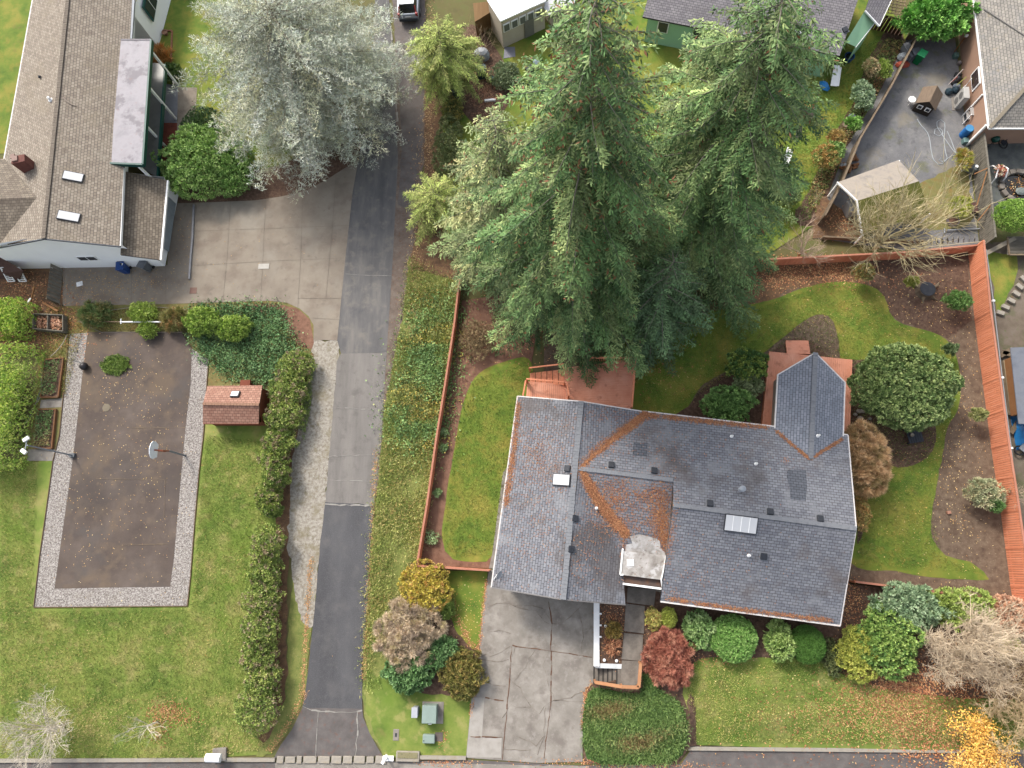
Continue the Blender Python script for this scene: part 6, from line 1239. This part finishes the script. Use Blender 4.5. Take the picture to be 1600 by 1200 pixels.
# --- planting north of the court
shrub(148, 490, 21, 18, 1.2, ['5c7a48', '6c8a50', '8a8a58'], 'grassy dark green shrub at the left end of the court planting', leaf=(.3, .035), n=3500, clump=.5, up=.7)
shrub(224, 488, 22, 15, 1.2, ['8fae40', '7fa038', 'a0bc50'], 'lime green conifer bush behind the white pole', leaf=(.13, .06), n=3000)
shrub(231, 515, 15, 13, .9, ['8fae40', '7fa038', '6c8c34'], 'small lime green bush in front of the white pole', leaf=(.12, .06), n=1800)
shrub(274, 498, 20, 18, 1.1, ['8a9050', '9a9a60', '7a8048', 'a88a5c'], 'olive grassy shrub at the right end of the white pole', leaf=(.3, .03), n=3000, clump=.5, up=.7)
shrub(316, 502, 26, 22, 1.5, ['8fb444', '80a63c', 'a0c054', '70963a'], 'bright lime conifer bush left of its twin by the ivy patch', leaf=(.14, .07), n=5000)
shrub(365, 512, 25, 20, 1.4, ['8fb444', '80a63c', 'a0c054', '70963a'], 'bright lime conifer bush set within the ivy patch', leaf=(.14, .07), n=4500)
shrub(181, 570, 22, 14, .14, ['7c9c48', '8ca854', '6c8c40'], 'bright green weed patch growing in the court asphalt', 'weed_patch', 'weeds', (.12, .05), 3500, .2, stem=False, inner=.8)
# --- bamboo
BA = ['98b44c', 'a8c058', '88a440', 'b8cc6c', '789838', 'acb468']
spray_tree(703, 135, 6.0, 3.0, 'feathery bright yellow green bamboo behind the parked car', 'bamboo', 'bamboo', BA, nb=110, conifer=False, z0f=.15, droop=.62, leaf=(.3, .045), rise=.8, twig=.3, step=.16, lstep=.075, fan=.4, hang=.4, rad=.08, g=1.05)
spray_tree(692, 345, 4.5, 2.4, 'feathery lime bamboo clump at the left foot of the smaller fir', 'bamboo', 'bamboo', BA, nb=80, conifer=False, z0f=.15, droop=.62, leaf=(.28, .045), rise=.8, twig=.3, step=.16, lstep=.075, fan=.4, hang=.4, rad=.08, g=1.05)
# --- round evergreens in the back yard
shrub(1414, 602, 77, 66, 3.0, ['6c8850', '7c985c', '5c7844', '90a86c', '50703c'], 'very large round rhododendron in the right half of the back yard', 'rhododendron', 'shrub', (.15, .08), 42000, .24, lump=.08, g=1.45)
shrub(1137, 632, 37, 28, 1.6, ['5c8a44', '6c9a50', '4f7a3c', '7cac5c'], 'round bright green shrub north of the grey roof', leaf=(.14, .08), n=9000)
shrub(1168, 570, 30, 26, 1.5, ['7a9a3c', '4f7838', '8fa848', '416a34'], 'yellow flecked green shrub left of the sunroom deck corner', leaf=(.14, .08), n=6500)
shrub(1170, 602, 22, 18, 1.1, ['7a9068', '8aa078', '6a8058'], 'grey green loose shrub between two greener shrubs by the deck', leaf=(.15, .06), n=3000)
shrub(1352, 718, 33, 56, 1.9, ['c0a47c', 'ccb088', 'b0946c', '9a8a60', 'd4b894'], 'large tan domed twiggy shrub against the east side of the house', leaf=(.3, .022), n=26000, clump=.5, up=.6, mat=DRY, lump=.05)
shrub(1345, 800, 12, 26, .8, ['a88a50', 'b59a60', '8a9050'], 'low tan and green shrub below the domed tan shrub', leaf=(.18, .05), n=2000, mat=DRY)
for i, (x, y, r_, c, l) in enumerate(((1497, 470, 20, ['5c8a40', '6c9a50'], 'small green plant by the fence just right of the tree stump'), (1530, 648, 12, ['9aa068', '7c8a50'], 'olive shrub against the right fence opposite the sunroom'), (1540, 770, 30, ['9aa888', 'b0b090', '8a9878'], 'pale grey green lavender like shrub by the right fence'), (1555, 790, 12, ['4f7a40', '5c8448'], 'dark green tuft under the pale grey green shrub'), (1486, 545, 10, ['5c7850', '6f8a60'], 'tiny green shrub at the lawn edge right of the big round shrub'), (1350, 425, 16, ['7a8048', '8a9058', 'a08850'], 'olive shrub among fallen leaves below the bare fan shaped tree'), (1425, 440, 9, ['a0a848', '8a9840'], 'little yellow green plant above the tree stump'))):
    shrub(x, y, r_, r_ * .75, .9, c, l, leaf=(.16, .05), n=int(1800 * r_ / 15), up=.5)
shrub(745, 530, 25, 30, 1.2, ['8a7a5c', '9a8a68', '7a6e50'], 'brown dry shrub between fir foliage and west fence', leaf=(.2, .03), n=3000, mat=DRY)
for i, (x, y, r_, l) in enumerate(((674, 840, 11, 'pale green sprig at the lower end of the west bed'), (694, 675, 5, 'tiny green sprig near the middle of the west bed'), (684, 770, 6, 'tiny green sprig in the lower half of the west bed'), (693, 700, 6, 'tiny yellowish sprig in the west bed'))):
    shrub(x, y, r_, r_, .4, ['8ab07c', 'a0c090', '78a068'], l, leaf=(.12, .05), n=350, stem=False, name='seedling', cat='plant')
# --- front planting
T_ = dict()
shrub(1021, 967, 12, 16, .8, ['b5b85c', 'c4c470', '8f9a44', 'a88a50'], 'mottled yellow green dwarf shrub by the entrance walk', leaf=(.09, .05), n=2600, clump=.12)
shrub(1045, 965, 12, 15, .8, ['9cb03c', 'a8bc48', '90a436'], 'plain lime dwarf shrub right of the mottled yellow one', leaf=(.08, .04), n=3000, clump=.1, lump=.05)
shrub(1047, 1028, 36, 42, 1.2, ['a8685a', 'b87868', '985a4c', 'c08a78', '8a5048'], 'rusty red weeping maple beside the entrance walk', 'japanese_maple', 'tree', (.2, .026), 22000, .4, mat=DRY, up=.1)
shrub(1092, 984, 22, 27, 1.3, ['6f9a58', '86b06c', '5f8a4c', '9cc084'], 'loose mid green rhododendron between red maple and clipped dome', 'rhododendron', 'shrub', (.16, .08), 4500, .3)
shrub(1146, 997, 36, 34, 1.5, ['6fa84c', '80b85c', '5f983f', '98c870'], 'largest clipped bright green dome in front of the house', 'clipped_dome', 'shrub', (.07, .04), 26000, .12, lump=.03)
shrub(1218, 1001, 20, 28, 1.3, ['8aae5c', '9cbe70', '78a050'], 'light green rhododendron between the two clipped domes', 'rhododendron', 'shrub', (.17, .085), 4000, .28)
shrub(1262, 1007, 27, 28, 1.4, ['4f8430', '5a9038', '467828'], 'smooth dark green clipped dome near the house corner', 'clipped_dome', 'shrub', (.05, .03), 26000, .06, lump=.01)
shrub(1342, 1020, 32, 38, 1.6, ['a8b440', 'b8c04c', '8fa038', '98ac3c'], 'yellow green rounded shrub right of the dark clipped dome', leaf=(.09, .05), n=14000, clump=.18)
shrub(1300, 1025, 14, 28, .7, ['5a6a40', '4a5c38', '6c7a4c'], 'dark low shrub between clipped dome and yellow shrub', leaf=(.12, .06), n=2200)
shrub(1388, 1000, 46, 50, 2.0, ['6f9a44', '86ae50', '4f7c38', '98bc60'], 'large leafy green shrub right of the yellow green one', leaf=(.15, .09), n=13000, clump=.26)
shrub(1418, 948, 52, 34, 1.8, ['7a9c7c', '88aa8a', '688c6a', '98b898'], 'blue green loose shrub below the back yard fence', leaf=(.2, .07), n=9000, clump=.34)
shrub(1500, 950, 60, 28, 1.6, ['8aa848', '9cb858', '7a9840'], 'lime green shrub mostly hidden behind the big bare tree', leaf=(.15, .08), n=7000)
shrub(1576, 962, 32, 30, 1.7, ['c49a84', 'd0a890', 'b48870', 'dab8a0'], 'pinkish tan dead leaved shrub at the right edge below the fence corner', leaf=(.18, .1), n=7000, mat=DRY)
shrub(1572, 1002, 18, 22, 1.2, ['b0b840', '8aa840', 'c8c850'], 'yellow and green shrub at the right edge under the pinkish one', leaf=(.14, .08), n=2500)
shrub(957, 985, 13, 11, .6, ['8a7a34', 'a08c40', '6a6430'], 'olive and bronze shrub in the entry planter', leaf=(.16, .05), n=700); shrub(957, 1010, 12, 12, .5, ['8a5c40', 'a87050', 'c09070'], 'bronze spiky plant below the olive shrub in the entry planter', leaf=(.25, .04), n=300)
# --- planting between lane and driveway
shrub(664, 917, 37, 36, 1.9, ['c2b838', 'd0c848', 'b0a834', 'a0983c', 'c8a858'], 'large golden yellow evergreen at the corner of the short fence', 'golden_shrub', 'shrub', (.11, .06), 15000, .24)
shrub(695, 948, 14, 17, 1.0, ['7a9c44', '8aac50', '6c8c3c'], 'small green shrub tucked against the golden yellow one', leaf=(.12, .07), n=2500)
shrub(638, 985, 46, 48, 2.0, ['a89c8c', 'b8ac9c', '988c7c', 'c4b8a8', '8a8078', 'a8a07c'], 'large grey bare twiggy shrub beside the lane', 'twiggy_shrub', 'shrub', (.24, .02), 34000, .42, mat=DRY, g=1.5)
shrub(640, 1048, 38, 28, 1.4, ['5a8c54', '6a9a60', '7aa870', '4c7a46'], 'blue green leafy shrub below the grey twiggy one', leaf=(.15, .09), n=8000)
shrub(690, 1018, 22, 22, 1.3, ['60905a', '709c68', '52804c'], 'smaller blue green shrub right of the grey twiggy one', leaf=(.15, .08), n=4000)
shrub(722, 1052, 33, 36, 1.3, ['6a7034', '7a8038', '5c5c2c', '8f8c48', 'a09050'], 'dark olive mounded shrub at the driveway edge', leaf=(.12, .05), n=12000, clump=.2)
# --- north-east shrubs
shrub(1463, 26, 54, 30, 2.6, ['5aa038', '6cb044', '4c8c30', '84c058'], 'large glossy bright green shrub behind the top of the gravel yard', leaf=(.28, .14), n=7000, clump=.5)
shrub(1588, 336, 34, 26, 2.0, ['7aa838', '6c9a34', '8cb848'], 'clipped green dome at the right edge below the pond', 'clipped_dome', 'shrub', (.09, .05), 12000, .14, lump=.03)
shrub(1292, 245, 20, 22, 1.1, ['a88c50', 'b89a58', '8a8a48', '7a9a50'], 'orange and green mounded shrub by the lower end of the diagonal fence', leaf=(.12, .06), n=3500)
shrub(1306, 236, 12, 16, .9, ['6f9a4c', '80a85c'], 'green shrub right of the orange mounded one', leaf=(.14, .08), n=1500)
shrub(1362, 105, 12, 14, .8, ['a89878', '98906c', '7a8a5c'], 'tan shrub in the upper planted bed by the diagonal fence', leaf=(.14, .06), n=1500)
shrub(1350, 148, 14, 26, .9, ['8aa888', '9cb89c', '78987c'], 'pale sage green shrub in the planted bed', leaf=(.16, .1), n=2500)
shrub(1382, 108, 9, 16, .8, ['8aa840', '7a9838'], 'yellow green narrow shrub against the diagonal fence', leaf=(.12, .06), n=1500)
shrub(1334, 192, 12, 12, .7, ['6aa040', '7cb050'], 'fresh green plant beside the grey lidded pot', leaf=(.14, .08), n=1200)
shrub(1308, 215, 14, 14, .8, ['b08a50', 'a09050', '8a8048'], 'brownish shrub above the orange mounded one', leaf=(.14, .06), n=1300)
shrub(1500, 322, 16, 18, .5, ['a0b030', '90a42c', 'b0bc40'], 'bright yellow green mossy clump by the grey board fence', 'moss_clump', 'plant', (.2, .03), 2500, .3, stem=False, up=.8)
shrub(1505, 248, 12, 16, .5, ['a8b040', '98a038', 'b09850'], 'tangle of yellowed grass by the grey plastic can', 'grass_clump', 'grass clump', (.25, .025), 1800, .3, stem=False, up=.8)
shrub(1225, 300, 26, 22, 1.3, ['8aa86c', '7c9a60', '6c8a54'], 'pale green shrub under the right edge of the dark fir', leaf=(.16, .07), n=3500)
shrub(700, 235, 20, 60, 1.2, ['6a8050', '5c7048', '808c5c'], 'long low green shrub strip left of the smaller fir', leaf=(.16, .06), n=6000)
shrub(790, 118, 20, 24, 1.2, ['7a9070', '8aa080', '68805c'], 'grey green shrub left of the pale blue bag', leaf=(.16, .07), n=3000)
shrub(707, 172, 16, 22, .9, ['7a8048', '5c7040', 'a8a050'], 'yellow flecked shrub below the slate blue dustbin', leaf=(.14, .06), n=2200)

# --- bare trees
bare_tree(1367, 388, 8.0, 'bare fan shaped tree spreading pale branches over the rust fence', n0=15, spread=.75, levels=4, r0=.14, seed=11, up=.9, kids=4, trunk=.12, twigr=.014, col='a89870', col2='c8bc98', lk=.6)
bare_tree(1249, 398, 3.6, 'bare pinkish brown tree at the left end of the back fence', n0=9, spread=.8, levels=4, r0=.08, seed=12, up=.7, kids=4, trunk=.12, col='a08a78', col2='c0aa94')
bare_tree(1498, 1012, 5.2, 'large pale bare tree with dense twigs in the lower right corner', n0=12, spread=1.1, levels=5, r0=.17, seed=13, up=.35, kids=5, trunk=.2, col='b8a488', col2='dccab0', lk=.52, twigr=.011)
bare_tree(1590, 1095, 5.0, 'tan bare tree cut by the right edge near the bottom', n0=10, spread=1.1, levels=5, r0=.13, seed=14, up=.35, kids=5, trunk=.2, col='b09a74', col2='d0ba94', lk=.52, twigr=.011)
bare_tree(1512, 1195, 3.6, 'yellow leaved tree at the bottom edge', n0=8, spread=1.0, levels=4, r0=.09, seed=15, up=.3, kids=3, col='a08a60', col2='c0a878', leaves=(['e0b040', 'e8c050', 'd09c34', 'f0d070'], 6000, .12))
bare_tree(1497, 1135, 2.6, 'thin small tree with bright yellow leaves beside the leaf strewn lawn', n0=6, spread=.7, levels=4, r0=.05, seed=16, up=.6, kids=3, col='a08a60', col2='c0a878', leaves=(['e8b838', 'e0a830', 'f0c850'], 1800, .12))
bare_tree(100, 1132, 3.9, 'small bare white barked tree in the bottom left corner', n0=11, spread=1.15, levels=4, r0=.08, seed=17, up=.3, kids=5, trunk=.4, twigr=.009, col='b5aa98', col2='dcd4c4', lk=.55)
bare_tree(248, 1127, 3.0, 'smallest bare tree on the leaf strewn patch of the left lawn', n0=5, spread=.7, levels=4, r0=.05, seed=18, up=.5, kids=3, trunk=.45, col='b5aa98', col2='dcd4c4')
bare_tree(745, 85, 3.2, 'bare brown shrub fanning over the white sheeted object', name='bare_shrub', cat='shrub', n0=12, spread=.9, levels=4, r0=.05, seed=19, up=.5, kids=3, trunk=.06, col='9a8468', col2='b8a488')
bare_tree(1580, 775, 1.8, 'bare pinkish twigs sticking up at the right hand fence', name='bare_shrub', cat='shrub', n0=8, spread=.7, levels=4, r0=.03, seed=20, up=.6, kids=3, trunk=.05, col='b09a80', col2='d0b8a0')
bare_tree(1268, 320, 2.4, 'bare leaning stems at the lower end of the diagonal fence', name='bare_shrub', cat='shrub', n0=8, spread=.5, levels=3, r0=.04, seed=21, up=.8, kids=3, trunk=.05, col='9a8868', col2='b8a888')

# ================================================================== GROUND COVER AND LEAVES
IVY = ['4f7a4c', '5f8c58', '6c9862', '446a44', '7a9a58']
cover('ivy', 'dark green ivy patch between forecourt and conifer hedge', [(300, 480), (380, 476), (440, 480), (460, 530), (478, 560), (455, 600), (420, 600), (360, 592), (320, 560), (300, 530)], 16000, IVY, .16, .1, .3, .5, rag=.35)
cover('brambles', 'green and yellow brambles on the bank beside the rust fence', [(655, 470), (715, 480), (708, 520), (690, 620), (678, 700), (655, 700), (622, 680), (625, 620), (640, 560)], 15000, ['5f8850', '6f9a58', '80a860', '4c7040', 'b0a848', '8a9a58'], .17, .1, .35, .5, rag=.9, sparse=-.5)
cover('rough_grass', 'rough yellowed grass on the long bank between lane and rust fence', [(640, 405), (715, 440), (708, 520), (654, 880), (640, 960), (600, 1060), (570, 1080), (570, 1000), (580, 850), (590, 745), (604, 640), (628, 500)], 40000, ['86a04c', 'a0ac58', 'b8bc78', '7c983c', 'bcb070', '6c8c40', '98a850'], .26, .035, .08, 1.0, sparse=-.6, rag=.25)
cover('juniper', 'dark green prostrate juniper carpet below the driveway steps', [(925, 1078), (1003, 1086), (1008, 1040), (1016, 1046), (1026, 1078), (1060, 1098), (1073, 1130), (1068, 1165), (1048, 1188), (1000, 1190), (935, 1190), (913, 1168), (914, 1110)], 30000, ['4f7438', '5f8442', '70944e', '44642e', '869a5c', '7c7048'], .24, .045, .2, .7, drape=True, rag=.12)
cover('lawn_grass', 'short grass blades over the big left lawn', [(0, 722), (60, 722), (50, 955), (298, 950), (322, 680), (420, 690), (420, 800), (400, 1000), (420, 1170), (300, 1184), (0, 1184)], 60000, ['708a3c', '86a046', 'a0ae54', 'bab46c', '64843a', 'c8bc80'], .15, .03, 0, 1.2, ns=.25, g=1.0)
cover('lawn_grass', 'short grass blades over the front lawn right of the junipers', [(1070, 1062), (1090, 1038), (1280, 1032), (1380, 1078), (1500, 1092), (1598, 1098), (1598, 1162), (1082, 1160), (1078, 1120)], 24000, ['708a3c', '86a046', 'a0ae54', 'bab46c', '64843a'], .14, .03, 0, 1.2, drape=True, ns=.3)
cover('lawn_grass', 'mossy grass blades over the back yard lawn', [(1210, 470), (1300, 443), (1355, 447), (1398, 500), (1495, 560), (1480, 668), (1456, 800), (1470, 868), (1530, 895), (1340, 882), (1335, 770), (1300, 560), (1180, 560), (1060, 640), (1000, 640), (1010, 560)], 24000, ['5f7c34', '748c3c', '8c9844', 'a09c50'], .14, .03, 0, 1.2, ns=.3)
cover('lawn_grass', 'mossy grass blades over the narrow west side lawn', [(742, 592), (824, 565), (806, 660), (768, 866), (708, 872), (692, 838), (712, 690)], 9000, ['5f7c34', '748c3c', '8c9844', 'a09c50'], .14, .03, 0, 1.2, ns=.3)
cover('lawn_grass', 'bright grass blades over the lawn of the green house', [(1275, 110), (1345, 70), (1395, 60), (1340, 180), (1270, 340), (1200, 380), (1200, 200)], 12000, ['5a8a30', '689838', '78a444', '8a9c48'], .16, .035, 0, 1.2, ns=.3)
cover('grass_tufts', 'grass tufts on the mossy ground between hedge, beds and court', [(75, 480), (250, 484), (300, 484), (290, 516), (130, 518), (104, 620), (60, 560)], 7000, ['8c9844', 'a8a050', '7a8c40', 'b0904c'], .16, .035, .05, 1.0)
cover('weeds', 'weeds and ferns along the lane edge of the white gravel', [(470, 560), (492, 570), (486, 640), (476, 690), (466, 650)], 1800, ['7fa048', '6c9040', '98ac58'], .18, .05, .15, .8)
cover('bed_plants', 'low mixed plants in the planted bed by the diagonal fence', [(1385, 60), (1412, 66), (1370, 148), (1320, 230), (1290, 300), (1262, 340), (1265, 290), (1310, 210), (1345, 140)], 5000, ['6f8a4c', '8a8a50', '9a7850', '5c7a40', 'a8a060'], .16, .07, .25, .6)
OR = ['a46a48', 'b47c54', '94603f', 'bc8c60', '845438', 'c4a070']; YL = ['d8b468', 'e0c480', 'c8a050', 'e8d8a0', 'b88848']
litter('fallen_leaves', 'thick drift of rusty leaves on the right part of the front lawn', [(1400, 1080, 30, 22, 1700), (1430, 1120, 35, 30, 2200), (1350, 1110, 40, 30, 900), (1480, 1160, 40, 20, 1000), (1500, 1080, 40, 40, 1500), (1280, 1120, 60, 30, 450)], OR, .13, drape=True, z=.05)
litter('fallen_leaves', 'scattered pale yellow leaves across the left lawn and court', [(200, 720, 60, 120, 450), (180, 590, 40, 30, 150), (240, 700, 20, 60, 120), (130, 820, 20, 60, 80), (350, 850, 50, 120, 120), (160, 1040, 120, 70, 180)], YL, .07)
litter('fallen_leaves', 'rusty leaf patch under the smallest bare tree on the left lawn', [(262, 1112, 16, 9, 420), (250, 1140, 10, 14, 150), (285, 1122, 16, 8, 120)], OR, .11)
litter('fallen_leaves', 'orange leaves drifted along the inside of the back fence', [(1250, 425, 40, 12, 1500), (1310, 425, 30, 10, 900), (1180, 440, 30, 12, 500), (1400, 440, 60, 20, 200), (1330, 340, 12, 16, 300), (1310, 345, 14, 12, 300)], OR, .13)
litter('fallen_leaves', 'sparse pale leaves over the back yard lawn and beds', [(1280, 490, 80, 40, 350), (1400, 800, 40, 60, 350), (1500, 700, 25, 120, 600), (1450, 480, 40, 30, 250), (1420, 710, 30, 20, 150), (1100, 600, 60, 30, 250)], YL, .08, poly=[(1000, 420), (1512, 398), (1560, 800), (1576, 930), (1330, 905), (1340, 690), (1320, 600), (1190, 560), (1180, 660), (1000, 640)])
litter('fallen_leaves', 'brown leaves on the ground below the plank gate and compost bin', [(40, 450, 30, 20, 900), (100, 500, 20, 20, 500), (70, 530, 40, 14, 300), (20, 535, 25, 8, 300)], OR, .13)
litter('fallen_leaves', 'tan leaves scattered on the concrete forecourt by the bins', [(150, 450, 40, 16, 600), (230, 440, 30, 16, 250), (285, 370, 8, 40, 120), (400, 390, 80, 50, 60)], ['b08c50', 'c0a068', '98743c'], .09, poly=[(98, 421), (258, 421), (262, 330), (550, 320), (530, 520), (470, 478), (98, 476)])
litter('fallen_leaves', 'brown leaves along the shady roadside above the rust fence', [(672, 190, 5, 60, 700), (660, 240, 8, 30, 200), (650, 380, 6, 40, 400), (645, 470, 8, 40, 300), (672, 60, 5, 50, 300)], ['8a6850', '9c7c5c', 'b09468', '705440', 'c4b088'], .11)
litter('fallen_leaves', 'leaves fringing both kerbs of the lane', line_blobs([(478, 1080), (450, 1130), (420, 1175)], 3, 3) + line_blobs([(486, 870), (478, 1000), (472, 1090)], 2.5, 3) + line_blobs([(588, 700), (577, 900), (568, 1060)], 2.5, 3), ['b08458', 'c09868', '8a6844'], .09)
litter('fallen_leaves', 'rusty leaves edging the driveway and bed beside it', line_blobs([(760, 905), (750, 1000), (745, 1060), (735, 1120)], 1.8, 4) + line_blobs([(702, 925), (712, 960), (735, 1005), (748, 1020)], 3, 6) + [(690, 1152, 7, 6, 90), (900, 1190, 40, 3, 200), (1010, 1196, 60, 3, 350), (700, 1192, 30, 3, 200)] + line_blobs([(924, 1066), (915, 1080), (910, 1140)], 2, 6), OR, .09)
litter('fallen_leaves', 'orange leaves and needles in the dark front beds', [(1330, 930, 12, 16, 350), (1320, 960, 12, 16, 200), (958, 970, 12, 25, 500), (1100, 1030, 40, 8, 200), (1020, 1000, 14, 20, 150), (1350, 1050, 30, 6, 250)], OR, .09, drape=True, z=.05)
litter('fallen_leaves', 'few yellow leaves on the front lawn', [(1180, 1100, 80, 40, 220), (1250, 1080, 60, 40, 150)], YL, .08, drape=True, z=.06)
litter('fallen_leaves', 'leaves on the strip of grass beside the garage', [(730, 950, 14, 30, 130)], YL, .08)
litter('bark_debris', 'brown twigs and bark heaped around the teal compost bin', [(755, 140, 14, 18, 1200), (740, 100, 14, 14, 500), (760, 170, 10, 14, 500)], ['8a5c48', '9a7058', '6a4c3c', 'a88468'], .3, asp=.1)
litter('fallen_leaves', 'thick warm leaf litter under the firs', [(960, 380, 50, 40, 1500), (1000, 560, 50, 30, 600), (800, 520, 40, 30, 500)], OR, .13)
